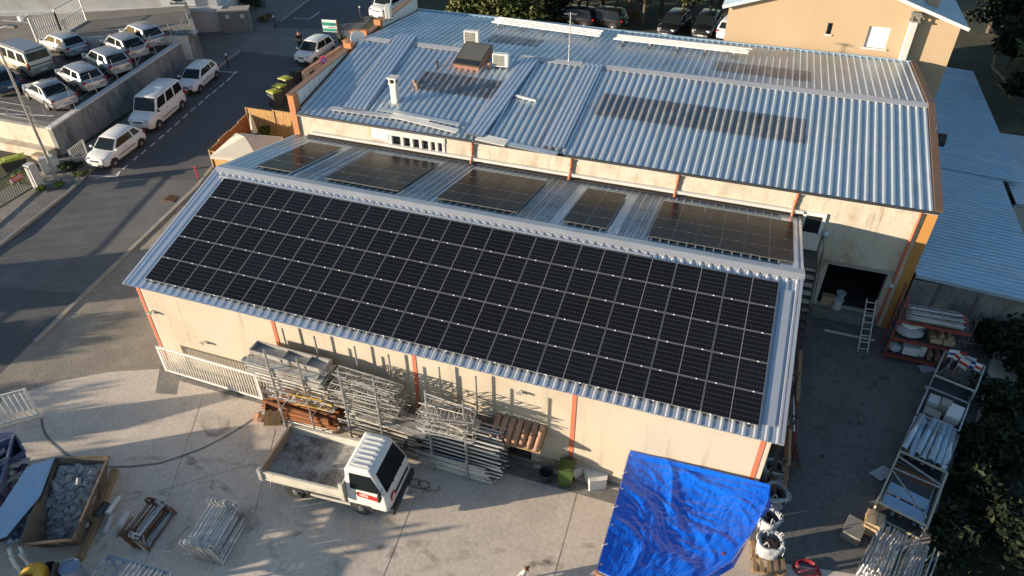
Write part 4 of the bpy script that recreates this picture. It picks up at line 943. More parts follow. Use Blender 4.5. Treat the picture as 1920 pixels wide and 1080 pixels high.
# raised car park: five silver cars in a slanting row, tails to the street (right rear wheel visible)
grp = 'silver cars along the car park edge'
SILV = dict(W=1.72, wheel=.30)
def cpcar(label, rear_px, ang, **k):
    c = cpp(*rear_px); L_ = k['L']; d = V((math.cos(ang), math.sin(ang), 0)); p = c + d * (L_ / 2 - .15)
    p.z = cpz(0, p.y); return make_car('parked_car', label, 'car', p, ang, k.pop('paint', M['car_silver']), group=k.pop('group', grp), pitch=math.asin(.085 * math.sin(ang)), **k)
A0 = math.atan2(-.75, -1) 
def ang_px(a, b): 
    P, Q = cpp(*a), cpp(*b); return math.atan2((P - Q).y, (P - Q).x)
a1 = ang_px((38, 186), (92, 216))      # silver coupe: front (left) to rear
cpcar('silver coupe with long dark rear window, nearest the street lamp pole', (128, 205), a1, L=4.35, W=1.78, H=1.36, hood=.84, wsb=.95, belt=.90, wst=.25, rt=-.75, rb=-1.55, tail=.8, wb=2.6, nside=1, wheel=.32)
cpcar('silver estate car second from the lamp pole along the car park edge', (184, 173), a1, L=4.15, W=1.72, H=1.46, hood=.86, wsb=1.0, belt=.92, wst=.35, rt=-1.55, rb=-1.85, tail=.78, wb=2.5, nside=2)
cpcar('silver hatchback in the middle of the row of silver cars', (232, 142), a1, L=4.1, W=1.73, H=1.5, hood=.88, wsb=1.0, belt=.94, wst=.3, rt=-1.5, rb=-1.85, tail=.8, wb=2.5, nside=2)
cpcar('silver rounded hatchback fourth in the row from the lamp pole', (264, 113), a1, L=4.2, W=1.76, H=1.47, hood=.86, wsb=1.0, belt=.92, wst=.3, rt=-1.35, rb=-1.9, tail=.8, wb=2.6, nside=2)
cpcar('silver hatchback farthest along the row near the pale building', (297, 92), a1, L=4.0, W=1.7, H=1.5, hood=.88, wsb=1.0, belt=.94, wst=.3, rt=-1.5, rb=-1.85, tail=.8, wb=2.5, nside=2)
a2 = ang_px((80, 102), (124, 118))
cpcar('silver white hatchback with black tailgate glass parked behind the champagne van', (152, 108), a2, L=4.0, W=1.74, H=1.46, hood=.88, wsb=1.0, belt=.94, wst=.3, rt=-1.4, rb=-1.84, tail=.8, wb=2.5, nside=2, group='cars in the inner car park row')
c = cpp(88, 146); d = V((math.cos(a2), math.sin(a2), 0)); q = c + d * 2.35; q.z = cpz(0, q.y)
make_car('parked_van', 'champagne camper van with dark grey roof in the car park', 'van', q, a2, M['car_champagne'], L=4.9, W=1.9, H=1.95, hood=1.08, wsb=1.5, belt=1.12, wst=.95, rt=-2.2, rb=-2.42, tail=1.0, wb=3.0, wheel=.34, van=True, nside=3, roof=M['car_grey'], pitch=math.asin(.085 * math.sin(a2)))
cpcar('dark blue car cut off by the left edge of the photo', (26, 178), a1, L=4.2, W=1.75, H=1.45, hood=.86, wsb=1.0, belt=.92, wst=.3, rt=-1.3, rb=-1.85, tail=.8, wb=2.6, nside=2, paint=M['car_navy'], group='cars in the inner car park row')
# dark cars behind the workshop, the grey one coloured black to imitate tree shade
for lab, pn, px, py, ang in (('black estate car with glowing red tail lamp behind the workshop', 'car_black', 1128, 48, 170), ('black car beside it, half hidden by the roof stack of rails', 'car_black', 1075, 46, 172), ('dark car facing the workshop under the middle trees', 'car_black', 1262, 60, -100), ('black hatchback under the trees next to the peach house', 'car_black', 1322, 62, -95), ('white car peeping out beside the peach house corner', 'car_white', 1372, 66, 80)):
    q = gp(px, py)
    make_car('parked_car', lab, 'car', (q.x, q.y, q.z), rad(ang), M[pn], L=4.2, W=1.75, H=1.5, hood=.9, wsb=1.0, belt=.95, wst=.3, rt=-1.6, rb=-1.9, tail=.85, wb=2.6, nside=2, group='cars parked behind the workshop')

# ------------------------------------------------------------------ tipper truck in the yard
F_ = gp(682, 962); R_ = gp(560, 932); dd = F_ - R_; th = math.atan2(dd.y, dd.x)
nrm = V((-math.sin(th), math.cos(th), 0)); mid_ = (F_ + R_) / 2 + nrm * .86
tk = thing('tipper_truck', 'white tipper truck with empty dirty bed parked in the yard', 'truck', (mid_.x, mid_.y, 0), th)
M['truck_white'] = mat('truck paint', (.74, .74, .71), (.68, .68, .65), .38, scale=1.5, coat=.3, fine=.04, fscale=6)
M['truck_bed'] = mat('dirty bed side', (.56, .53, .46), (.46, .43, .37), .7, scale=2.5, c3=(.22, .17, .12), s3=3.5, t3=.62, fine=.1)
M['bed_floor'] = mat('cement stained bed', (.125, .105, .085), (.085, .072, .06), .85, scale=1.2, c3=(.36, .355, .345), s3=.75, t3=.44, fine=.2, fscale=9, bump=.2)
wbt = dd.length; fx, rx = wbt / 2, -wbt / 2
# chassis
m_ = MB()
for s in (-1, 1): m_.box((-.45, s * .36, .62), (wbt + 2.1, .09, .18))
m_.box((rx, 0, .36), (.14, 1.4, .14)); m_.box((-.2, .0, .55), (.5, .5, .3)); m_.box((.15, -.62, .55), (.5, .34, .32)); m_.box((-.55, -.60, .55), (.6, .3, .26)); m_.build('chassis', M['steel_dark'], tk)
rotx = Matrix.Rotation(rad(90), 3, 'X')
for x in (fx, rx):
    for s in (-1, 1):
        m_ = MB(); c_ = (x, s * .80, .36); m_.lathe(c_, [(.2, -.13), (.33, -.14), (.36, -.08), (.36, .08), (.33, .14), (.2, .13)], 18, rotx); wl = m_.build('wheel', M['tyre'], tk, fix=True)
        m_ = MB(); m_.lathe((x, s * .87, .36), [(.21, -.06), (.2, .06), (.12, .03), (.1, .09), (.03, .09)] if s < 0 else [(.03, -.09), (.1, -.09), (.12, -.03), (.2, -.06), (.21, .06)], 14, rotx); m_.build('rim', M['rim'], wl, fix=True)
for s in (-1, 1):    # rear mudguards
    m_ = MB(); n = 10; A_ = []
    for k in range(n + 1):
        a = math.pi * (.02 + .96 * k / n); A_.append((rx + .47 * math.cos(a), .38 + .47 * math.sin(a)))
    for (xa, za), (xb, zb_) in zip(A_[:-1], A_[1:]): m_.beam((xa, s * .80, za), (xb, s * .80, zb_), .34, .02, (0, 1, 0)) if False else m_.prism([V((xa, s * .80 - .17, za)), V((xb, s * .80 - .17, zb_)), V((xb, s * .80 + .17, zb_)), V((xa, s * .80 + .17, za))], V((0, 0, .018)))
    m_.build('mudguard', M['truck_bed'], tk)
# bed
bx0, bx1, bw2, bz = rx - 1.08, fx - .52, 1.02, .90
m_ = MB(); m_.box2((bx0, -bw2, bz), (bx1, bw2, bz + .07)); bed = m_.build('bed', M['bed_floor'], tk)
for s, nm in ((-1, 'side_board'), (1, 'side_board')):
    m_ = MB(); m_.box2((bx0 + .04, s * bw2, bz - .04), (bx1, s * (bw2 + .05), bz + .40)); m_.box2((bx0 + .04, s * (bw2 - .012), bz + .37), (bx1, s * (bw2 + .07), bz + .43)); m_.box2((bx0 + .04, s * (bw2 + .05), bz + .0), (bx1, s * (bw2 + .068), bz + .06)); m_.build(nm, M['truck_bed'], tk)
m_ = MB(); m_.box2((bx0 - .05, -bw2 - .05, bz - .04), (bx0, bw2 + .05, bz + .42)); m_.box2((bx0 - .07, -bw2, bz + .38), (bx0 + .02, bw2, bz + .45)); m_.build('tailboard', mat('brown tailboard', (.28, .20, .15), (.20, .15, .115), .8, scale=3, c3=(.12, .09, .07), s3=4), tk)
m_ = MB(); m_.box2((bx1, -bw2 - .03, bz), (bx1 + .06, bw2 + .03, bz + .72)); m_.build('headboard', M['truck_bed'], tk)
for s in (-1, 1):
    m_ = MB(); m_.box2((bx1 - .06, s * (bw2 + .02), bz - .05), (bx1 + .08, s * (bw2 + .1), bz + .80)); m_.build('corner_post', M['truck_bed'], tk)
    m_ = MB(); m_.box2((bx0 - .09, s * (bw2 - .02), bz - .02), (bx0 + .05, s * (bw2 + .11), bz + .56)); m_.build('corner_post', M['steel_white'], tk)
m_ = MB(); m_.tube((bx0 + .3, -bw2 - .04, bz - .05), (bx0 + .28, -bw2 - .1, bz - .3), .02); m_.tube((bx0 + .28, -bw2 - .1, bz - .3), (bx0 + .36, -bw2 - .1, bz - .36), .02); m_.build('hook', M['steel_white'], tk)
m_ = MB(); m_.box((.12, -.95, .5), (1.5, .05, .1)); m_.build('side_guard', M['truck_bed'], tk)
# cab
cx0, cx1 = fx - .46, fx + 1.08; cw = .94
def ring(z, xr, xf, w, cr=.10):
    return [V((xr, -w, z)), V((xf - cr, -w, z)), V((xf, -w + cr * 1.6, z)), V((xf, w - cr * 1.6, z)), V((xf - cr, w, z)), V((xr, w, z))]
rings = [ring(.48, cx0 + .02, cx1 - .02, cw), ring(.75, cx0, cx1 + .02, cw + .01), ring(1.28, cx0, cx1 - .02, cw), ring(1.36, cx0, cx1 - .06, cw - .01), ring(2.19, cx0 + .04, cx1 - .46, cw - .12), ring(2.28, cx0 + .12, cx1 - .58, cw - .20)]
m_ = MB(); P = [p for r in rings for p in r]; F = []
for i in range(len(rings) - 1):
    for k in range(6): F.append((i * 6 + k, i * 6 + (k + 1) % 6, (i + 1) * 6 + (k + 1) % 6, (i + 1) * 6 + k))
F += [tuple(reversed(range(6))), tuple(30 + k for k in range(6))]
m_.add(P, F); m_.build('cab', M['truck_white'], tk, fix=True, bevel=.06, seg=3)
r3, r4 = rings[3], rings[4]
def tpane(A, Bq, Cq, D, u0, u1, v0, v1, name, m=M['car_glass'], proud=.012, u2=None, u3=None):
    f = lambda u, v: A.lerp(Bq, u).lerp(D.lerp(Cq, u), v)
    q = [f(u0, v0), f(u1, v0), f(u1 if u3 is None else u3, v1), f(u0 if u2 is None else u2, v1)]; n = (q[1] - q[0]).cross(q[3] - q[0]).normalized()
    q = [p - n * .03 for p in q]; mm = MB(); mm.prism(q, n * (.03 + proud)); return mm.build(name, m, tk, fix=True, bevel=.01)
ws = tpane(r3[2], r3[3], r4[3], r4[2], -.02, 1.02, .04, .92, 'windscreen')
for yy_ in (-.3, .35):
    m_ = MB(); m_.beam((cx1 - .05, yy_, 1.37), (cx1 - .22, yy_ + .42, 1.66), .025, .02); m_.build('wiper', M['black'], tk)
for A, Bq, Cq, D in ((r3[0], r3[1], r4[1], r4[0]), (r3[4], r3[5], r4[5], r4[4])):
    flip = A is r3[4]
    if not flip: tpane(A, Bq, Cq, D, .14, .98, .02, .86, 'side_window', u2=.16, u3=.93)
    else: tpane(A, Bq, Cq, D, .02, .86, .02, .86, 'side_window', u2=.07, u3=.84)
r2, r1_ = rings[2], rings[1]
# roof ribs
rf2 = MB()
for k in range(7):
    yy_ = -.6 + 1.2 * k / 6; rf2.box(((cx0 + .2 + cx1 - .68) / 2 , yy_, 2.292), (cx1 - .68 - cx0 - .26, .07, .025))
rf2.build('roof_rib', M['truck_white'], tk, bevel=.01)
# red and white flash on the door and front corner
for s in (-1,):
    y_ = s * (cw + .006)
    m_ = MB(); m_.prism([V((cx0 + .42, y_, 1.30)), V((cx0 + .42, y_, 1.06)), V((cx0 + 1.2, y_, .98)), V((cx0 + 1.2, y_, 1.20))], (0, s * .006, 0)); m_.build('door_decal', M['sign_red'], tk)
    m_ = MB(); y2 = y_ + s * .007; m_.prism([V((cx0 + .50, y2, 1.21)), V((cx0 + .52, y2, 1.12)), V((cx0 + .80, y2, 1.08)), V((cx0 + .84, y2, 1.2)), V((cx0 + .68, y2, 1.26))], (0, s * .004, 0)); m_.build('door_decal', mat('salmon decal', (.72, .42, .36), rough=.5), tk)
    m_ = MB(); m_.prism([V((cx1 + .024, -.82 + .06, 1.18)), V((cx1 + .034, -.82 + .06, .92)), V((cx1 + .034, -.44, .92)), V((cx1 + .024, -.44, 1.18))], (.006, 0, 0)); m_.build('front_decal', M['sign_red'], tk)
    m_ = MB(); m_.prism([V((cx1 + .034, -.72, 1.1)), V((cx1 + .044, -.72, .98)), V((cx1 + .044, -.5, .98)), V((cx1 + .034, -.5, 1.1))], (.004, 0, 0)); m_.build('front_decal', mat('pale decal', (.7, .6, .55), rough=.5), tk)
m_ = MB(); m_.box((cx1 + .06, 0, .52), (.16, 1.82, .30)); m_.build('bumper', M['black'], tk, bevel=.04, seg=2)
m_ = MB(); m_.box((cx1 + .022, 0, .98), (.03, 1.3, .10)); m_.build('grille', M['black'], tk)
m_ = MB(); m_.box((cx1 + .15, 0, .45), (.02, .5, .11)); m_.build('number_plate', M['plate'], tk)
for s in (-1, 1):
    m_ = MB(); m_.box((cx1 - .02, s * .68, .78), (.12, .34, .18)); m_.build('headlight', M['lamp_clear'], tk, bevel=.03)
    m_ = MB(); m_.box((cx1 - .18, s * (cw + .2), 1.55), (.07, .17, .36)); m_.tube((cx1 - .16, s * (cw - .05), 1.7), (cx1 - .17, s * (cw + .18), 1.7), .015); m_.tube((cx1 - .16, s * (cw - .02), 1.4), (cx1 - .17, s * (cw + .18), 1.42), .015); m_.build('mirror', M['black'], tk, bevel=.02)
    m_ = MB(); R_ = .47; n = 12
    m_.prism([V((fx + R_ * math.cos(math.pi * k / n), s * (cw - .02), .34 + R_ * math.sin(math.pi * k / n))) for k in range(n + 1)], (0, s * .025, 0)); m_.build('wheel_arch', M['steel_dark'], tk, fix=True)
    m_ = MB(); m_.box((cx0 + .42, s * (cw + .012), 1.2), (.16, .03, .035)); m_.build('door_handle', M['black'], tk)
m_ = MB(); m_.box((cx0 - .04, -.78, .62), (.28, .3, .3)); m_.build('battery_box', M['black'], tk)
# ------------------------------------------------------------------ scaffold racks against the front wall
RACKX = [(6.47, 7.81), (9.44, 10.78), (12.70, 14.05)]
rk_lab = ['tall tube rack nearest the white sliding gate, holding decks and orange beams', 'middle tube rack holding galvanised lattice frames', 'tube rack nearest the tile canopy, piled with loose frames']
for i, (xa, xb) in enumerate(RACKX):
    t = thing('storage_rack', rk_lab[i], 'rack', ((xa + xb) / 2, -6.6, 0), group='storage racks along the cream wall'); h_ = (xb - xa) / 2
    for sx in (-1, 1):
        for y in (-.6, .55):
            m_ = MB(); m_.tube((sx * h_, y, 0), (sx * h_, y, 4.05), .036, 8); m_.build('post', M['steel'], t)
            m_ = MB(); m_.box((sx * h_, y, .02), (.16, .16, .03)); m_.build('foot', M['steel'], t)
        for z in (.16, 1.0, 1.75, 2.5):
            m_ = MB(); m_.tube((sx * h_, -.72, z), (sx * h_, .62, z), .024, 6); m_.build('arm', M['steel'], t)
            m_ = MB(); m_.box((sx * h_, -.6, z - .01), (.10, .10, .12)); m_.build('coupler', M['steel_white'], t)
def mesh_tube(L, r=.024): 
    m_ = MB(); m_.tube((-L / 2, 0, 0), (L / 2, 0, 0), r, 7); return m_
def single(name, mb, m, label, cat, group=None, smooth=False, bevel=0, loc=None):
    o = mb.build(name, m, smooth=smooth, bevel=bevel); tag(o, label, cat, group)
    if loc is not None: o.location = loc
    return o
def scatter(proto, items, label, group):
    for i, (loc, rot) in enumerate(items):
        o = proto if i == 0 else copy_tree(proto)
        o.location = loc; o.rotation_euler = rot; o['label'] = label; o['group'] = group
def stackpos(x, z0, z1, dz, y0, y1, dy, jx=.12, jz=.006, ja=.02, skip=.1):
    out = []; z = z0; k = 0
    while z < z1:
        y = y0 + (dy / 2 if k % 2 else 0)
        while y < y1:
            if random.random() > skip: out.append(((x + random.uniform(-jx, jx), y, z + random.uniform(-jz, jz)), (0, random.uniform(-ja, ja) * .5, random.uniform(-ja, ja))))
            y += dy
        z += dz; k += 1
    return out
def deck_mesh(L=3.05):
    m_ = MB(); m_.box((0, 0, .05), (L, .25, .015))
    for s in (-1, 1): m_.box((0, s * .12, .03), (L, .014, .06))
    for s in (-1, 1): m_.box((s * L / 2, 0, .03), (.03, .25, .06)); m_.tube((s * (L / 2 + .04), -.1, .06), (s * (L / 2 + .04), .1, .06), .018, 5)
    return m_
def frame_mesh(L=2.6, H=.5, n=8, lattice=True, r=.019):
    m_ = MB(); m_.tube((-L / 2, 0, 0), (L / 2, 0, 0), r, 6); m_.tube((-L / 2, 0, H), (L / 2, 0, H), r, 6)
    for k in range(n + 1):
        x = -L / 2 + L * k / n; m_.tube((x, 0, 0), (x, 0, H), r * .75, 5)
        if lattice and k < n: m_.tube((x, 0, 0 if k % 2 else H), (x + L / n, 0, H if k % 2 else 0), r * .65, 5)
    return m_
def beam_mesh(L=2.9):
    m_ = MB(); m_.box((0, 0, .02), (L, .08, .035)); m_.box((0, 0, .15), (L, .08, .035)); m_.box((0, 0, .085), (L * .995, .028, .1)); return m_
G = 'scaffolding stored on the racks'
# rack 1
d_ = single('steel_deck', deck_mesh(), M['steel_white'], '', 'scaffold deck')
it = []
for lev, z in enumerate((2.62, 2.72, 2.82, 2.92, 3.02)):
    for y in (-7.1, -6.78, -6.46, -6.15): it.append(((7.0 + random.uniform(-.12, .12) - .1, y * .9 - .63, z), (random.uniform(-.02, .02), 0, random.uniform(-.02, .02))))
scatter(d_, it, 'pale steel scaffold deck stacked neatly on the rack by the gate', G)
m_ = MB(); m_.box((0, 0, .02), (3.1, .5, .02)); [m_.box((0, s * .25, .12), (3.1, .03, .2)) for s in (-1, 1)]; [m_.box((s * 1.55, 0, .12), (.03, .5, .2)) for s in (-1, 1)]; m_.box((-.2, 0, .1), (.03, .6, .16)); m_.box((.8, 0, .1), (.03, .6, .16))
o = single('trough', m_, M['steel_white'], 'long shallow metal trough lying on top of the stack of pale decks', 'trough', loc=(6.95, -6.55, 3.13)); o.rotation_euler = (.05, 0, -.02)
tb = single('scaffold_tube', mesh_tube(3.0, .028), M['steel_white'], '', 'scaffold tube')
scatter(tb, stackpos(7.05, 2.02, 2.56, .085, -7.08, -6.1, .13, .15, skip=.3), 'pale scaffold tube in the layer beneath the steel decks, rack by the gate', G)
lf = single('lattice_girder', frame_mesh(2.7, .45, 9), M['steel'], '', 'scaffold frame')
scatter(lf, [((7.3 + random.uniform(-.2, .2), -7.1 + .12 * k, 1.36 + random.uniform(0, .1)), (random.uniform(-.3, .3), random.uniform(-.03, .03), random.uniform(-.05, .05))) for k in range(9)], 'grey lattice frame on the middle level of the rack by the gate', G)
m_ = frame_mesh(1.3, .5, 5, False, .022); scatter(single('yellow_trestle', m_, M['yellow'], '', 'scaffold frame'), [((8.0, -6.9, 1.62), (1.2, 0, .1)), ((8.15, -6.6, 1.7), (1.25, .04, -.05)), ((7.9, -6.9, 2.2), (1.4, .0, .1))], 'yellow frame among grey frames in the rack by the gate', G)
bm_ = single('formwork_beam', beam_mesh(), M['orange_beam'], '', 'formwork beam')
scatter(bm_, [((7.1 + random.uniform(-.2, .25), y + random.uniform(-.03, .03), z + random.uniform(0, .03)), (random.uniform(-.1, .1), random.uniform(-.02, .02), random.uniform(-.05, .05))) for z in (.35, .58, .81) for y in (-7.06, -6.86, -6.6, -6.3)], 'rusty orange formwork beam low in the rack by the gate', G)
bp_ = single('scaffold_tube', mesh_tube(2.7), M['white_paint'], '', 'scaffold tube'); scatter(bp_, [((7.1, -7.05 + .09 * k, .20), (0, 0, random.uniform(-.03, .03))) for k in range(6)], 'white tube at the very bottom of the rack by the gate', G)
# rack 2
lf = single('lattice_girder', frame_mesh(2.35, .45, 9), M['steel_white'], '', 'scaffold frame')
it = []
for lv in range(11):
    for k in range(2): it.append(((10.1 + random.uniform(-.15, .25), -6.68 + .52 * k + random.uniform(-.06, .06), 1.78 + .115 * lv + random.uniform(-.02, .02)), (random.uniform(1.38, 1.62), random.uniform(-.03, .03), random.uniform(-.06, .06))))
for k in range(4): it.append(((10.2, -6.9 + .2 * k, 3.05), (random.uniform(.2, .7), random.uniform(-.05, .05), random.uniform(-.1, .1))))
scatter(lf, it, 'galvanised lattice frame heaped high on the middle rack', G)
tb = single('scaffold_tube', mesh_tube(2.85, .03), M['steel_white'], '', 'scaffold tube')
scatter(tb, stackpos(10.55, .2, 1.55, .105, -7.08, -6.1, .17, .22, .015, .04, .28), 'long pale scaffold tube in the lower half of the middle rack', G)
dk = single('perforated_deck', deck_mesh(2.7), M['steel_white'], '', 'scaffold deck'); scatter(dk, [((11.1, -7.1 + .31 * k, 1.62), (0, .02, -.03)) for k in range(3)], 'perforated deck lying across the tubes of the middle rack', G)
# rack 3
lf = single('lattice_girder', frame_mesh(1.75, .7, 6), M['steel_white'], '', 'scaffold frame')
it = []
for k in range(16): it.append(((13.35 + random.uniform(-.15, .2), random.uniform(-6.9, -6.4), 2.12 + .065 * k), (random.uniform(1.25, 1.6) if k % 4 else .7, random.uniform(-.08, .08), random.uniform(-.2, .2))))
scatter(lf, it, 'tangled light frame heaped on the rack next to the tile canopy', G)
tb = single('scaffold_tube', mesh_tube(2.9, .036), M['steel'], '', 'scaffold tube')
scatter(tb, stackpos(13.75, .12, 2.05, .105, -7.04, -6.1, .16, .15, .01, .02, .15), 'grey scaffold tube in the big stack on the rack next to the tile canopy', G)
scatter(single('scaffold_tube', mesh_tube(2.7, .035), M['steel'], '', 'scaffold tube'), [((13.5 + random.uniform(-.15, .15), -7.14 - .01 * (k % 3), .08 + .085 * k), (0, 0, random.uniform(-.02, .02))) for k in range(9)], 'thick grey tube on the outer face of the stack next to the tile canopy', G)
for P_ in ((14.9, -6.9, 1.55), (13.2, -7.35, 1.1)):
    pass
m_ = MB(); pts = [V((12.2, -8.0, .02)) + V((.32 * math.cos(k * .8) + .05 * k, .18 * math.sin(k * .8), 0.004 * k)) for k in range(18)]; m_.path(pts, .012, 5); single('cable', m_, M['black'], 'thin black cable coiled on the concrete in front of the last rack', 'cable')

# ------------------------------------------------------------------ gates, bins and odds along the front wall
slat_gate('sliding_gate', 'long white slatted sliding gate standing against the cream wall', (.05, -6.22, .06), (4.85, -6.32, .06), 1.36, 36, M['white_paint'], bw_=.045, mid=False)
slat_gate('sliding_gate', 'white slatted gate leaf at the left edge of the yard', (-7.2, -13.8, .05), (-2.99, -9.89, .05), 1.42, 30, M['white_paint'], bw_=.04, mid=False)
p = gp(508, 792); bx = thing('wooden_crate', 'tilted open wooden crate at the end of the sliding gate', 'crate', (p.x, p.y + .1, .02), .5); bx.rotation_euler = (0, .25, .55)
for k, (a, b_) in enumerate((((-.25, -.3, .06), (.5, .03, .4)), ((-.25, .3, .06), (.5, .03, .4)))):
    pass
m_ = MB(); m_.box((0, -.3, .42), (.6, .025, .8)); m_.box((0, .3, .42), (.6, .025, .8)); m_.box((-.29, 0, .42), (.025, .58, .8)); m_.box((.29, 0, .42), (.025, .58, .8)); m_.box((0, 0, .05), (.56, .58, .03)); m_.build('box', M['cardboard'], bx)
m_ = MB(); m_.box((-.12, -.33, .5), (.12, .03, .85)); m_.box((.18, -.33, .5), (.1, .03, .85)); m_.build('batten', M['wood_honey'], bx)
m_ = MB(); m_.blob((0, 0, .1), (.28, .22, .12), 8, 5, .25); single('clay_lump', m_, M['tile'], 'reddish broken clay lump beside the tilted crate', 'debris', loc=(p.x - .5, p.y, 0))

def wheelie(name, label, loc, rz, body, lid, h=1.0, w=.55, d=.62, group=None, openlid=False):
    t = thing(name, label, 'bin', loc, rz, group)
    m_ = MB(); m_.prism([V((-w * .40, -d * .40, .06)), V((w * .40, -d * .40, .06)), V((w * .40, d * .34, .06)), V((-w * .40, d * .34, .06))], (0, 0, .01))
    b0 = [V((-w * .40, -d * .38, .07)), V((w * .40, -d * .38, .07)), V((w * .40, d * .32, .07)), V((-w * .40, d * .32, .07))]; b1 = [V((-w / 2, -d / 2, h * .9)), V((w / 2, -d / 2, h * .9)), V((w / 2, d / 2, h * .9)), V((-w / 2, d / 2, h * .9))]
    m_.add(b0 + b1, [(0, 1, 5, 4), (1, 2, 6, 5), (2, 3, 7, 6), (3, 0, 4, 7), (4, 5, 6, 7)]); m_.build('body', body, t, bevel=.03, seg=2)
    m_ = MB(); m_.box((0, 0, h * .93), (w * 1.06, d * 1.06, .07), taper=.9); m_.box((0, -d * .02, h * .975), (w * .7, d * .7, .03), taper=.8); m_.build('lid', lid, t, bevel=.025, seg=2)
    m_ = MB(); m_.tube((-w * .42, d * .56, h * .9), (w * .42, d * .56, h * .9), .018); m_.build('handle', body, t)
    for s in (-1, 1):
        m_ = MB(); m_.tube((s * w * .40, d * .36, .1), (s * w * .52, d * .36, .1), .1, 12); m_.build('wheel', M['tyre'], t)
    return t
p = gp(1057, 915); wheelie('wheelie_bin', 'green wheelie bin with pale label standing by the cream wall', (p.x, p.y + .25, 0), .12, M['bin_green'], M['bin_green'])
p = gp(1022, 905); m_ = MB(); m_.lathe((0, 0, 0), [(.17, 0), (.25, .48), (.27, .5), (.25, .5), (.22, .46), (.15, .06)], 16); single('bucket', m_, M['black'], 'black open bucket next to the green wheelie bin', 'bucket', smooth=True, loc=(p.x, p.y + .1, .012))
p = gp(1100, 915); t = thing('folded_panel', 'white folded insulation panel lying bent beside the green bin', 'panel', (p.x - .1, p.y + .45, 0), -.1)
m_ = MB(); m_.prism([V((-.55, -.35, .05)), V((-.2, .05, .05)), V((-.2, .05, .5)), V((-.55, -.35, .5))], (.05, -.05, 0)); m_.prism([V((-.2, .05, .05)), V((.3, -.55, .05)), V((.3, -.55, .5)), V((-.2, .05, .5))], (.06, .05, 0)); m_.prism([V((-.55, .4, .48)), V((-.62, -.3, .48)), V((-.2, .02, .48)), V((.28, -.55, .48)), V((.78, -.2, .48)), V((.72, .1, .48))], (0, 0, .05)); m_.prism([V((.28, -.55, .02)), V((.78, -.2, .02)), V((.78, -.2, .5)), V((.28, -.55, .5))], (-.04, .05, 0)); m_.build('panel', M['white_plastic'], t, fix=True)

# ------------------------------------------------------------------ blue tarpaulin shelter
tp = thing('tarp_shelter', 'bright blue creased tarpaulin stretched over a lean-to frame against the cream wall', 'shelter', (21.7, -8.3, 0))
TA = at(1182, 843, 1, -5.78); TB = at(1445, 908, 1, -5.95); TCc = at(1442, 938, 2, 2.25); TD = at(1418, 985, 2, 2.2); TE = at(1372, 1052, 2, 2.2); TF = at(1250, 1125, 2, 2.25); TG = at(1119, 1068, 2, 2.25)
M['tarp'] = mat('blue tarpaulin', (.004, .11, .66), (.006, .14, .74), .25, scale=.8, fine=.1, fscale=12, spec=.6, bump=.3, bscale=26, bdist=.02, rvar=.05)
right = [TB, TCc, TD, TE, TF]
def along(pts, t):
    n = len(pts) - 1; k = min(int(t * n), n - 1); return pts[k].lerp(pts[k + 1], t * n - k)
random.seed(31)
CREASE = []
for k in range(110):
    a_ = rad(random.gauss(38, 13)); big = k < 9
    CREASE.append((random.uniform(.02, .95), random.uniform(.05, .95), math.cos(a_), math.sin(a_), random.uniform(.3, .6) if big else random.uniform(.1, .3), random.uniform(.04, .085) if big else random.uniform(.010, .032), random.uniform(.07, .14) if big else random.uniform(.015, .05), random.uniform(.02, .05) if big else random.uniform(.01, .03)))
def tarp(u, v):
    a = TA.lerp(TG, v); b = along(right, v); p = a.lerp(b, u)
    w = math.sin(math.pi * u) ** .4 * math.sin(math.pi * min(1, v * .96 + .02)) ** .4
    z = 0.0
    for (cu, cv, ca, sa, L2, hh, w1, w2) in CREASE:
        du, dv = u - cu, v - cv; s = du * ca + dv * sa; d = -du * sa + dv * ca + .05 * math.sin(s * 7 + cu * 9)
        q = abs(s) / L2
        if q < 1: z += hh * (1 - q * q) * max(0.0, 1 - (d / w1 if d > 0 else -d / w2))
    z += .07 * noise.noise(V((u * 2.2 + v, v * 2.6 - u, 1))) + .05 * abs(noise.noise(V((u * 9 - v * 3, v * 8 + u * 3, 4)))) + .018 * abs(noise.noise(V((u * 26, v * 22, 7)))) + .014 * noise.noise(V((u * 60, v * 52, 3)))
    z -= .10 + .22 * math.sin(math.pi * u) * math.sin(math.pi * v)
    if v < .12: z += .10 * math.sin((v / .12) * 8 + u * 2) * (1 - v / .12)
    return p + V((0, 0, z * w - .02)) - tp.location
m_ = MB(); m_.grid(tarp, 130, 130); o = m_.build('tarpaulin', M['tarp'], tp, smooth=True); so = o.modifiers.new('thick', 'SOLIDIFY'); so.thickness = .008
for k in range(7):
    t_ = .06 + .15 * k; q_ = TA.lerp(TG, t_) - tp.location; m_ = MB(); m_.lathe(q_ + V((.07, .0, .015)), [(.022, 0), (.034, .006), (.034, 0)], 10); m_.build('eyelet', M['steel_white'], tp)
    if k % 2: m_ = MB(); m_.path([q_ + V((.07, 0, .02)), q_ + V((-.05, -.02, -.1)), q_ + V((-.02, .02, -.55))], .008, 4); m_.build('rope', M['steel_white'], tp)
m_ = MB()      # the hanging hem on the right and lower sides
def hem(u, v):
    p = along([TB, TCc, TD, TE, TF], u); out = V((.10, -.05, 0)) * math.sin(u * 9); return p + V((.02 + .05 * v, -.02 * v, -(.28 + .14 * math.sin(u * 13)) * v)) + out * v * .6 - tp.location
m_.grid(hem, 40, 6); m_.build('hem', M['tarp'], tp, smooth=True)
for P_ in (TG, TE + V((-.25, .15, 0)), TF): 
    m_ = MB(); m_.beam((P_.x - tp.location.x, P_.y - tp.location.y + .06, 0), (P_.x - tp.location.x, P_.y - tp.location.y + .06, P_.z - .06), .09, .09); m_.build('post', M['rack_red'], tp)
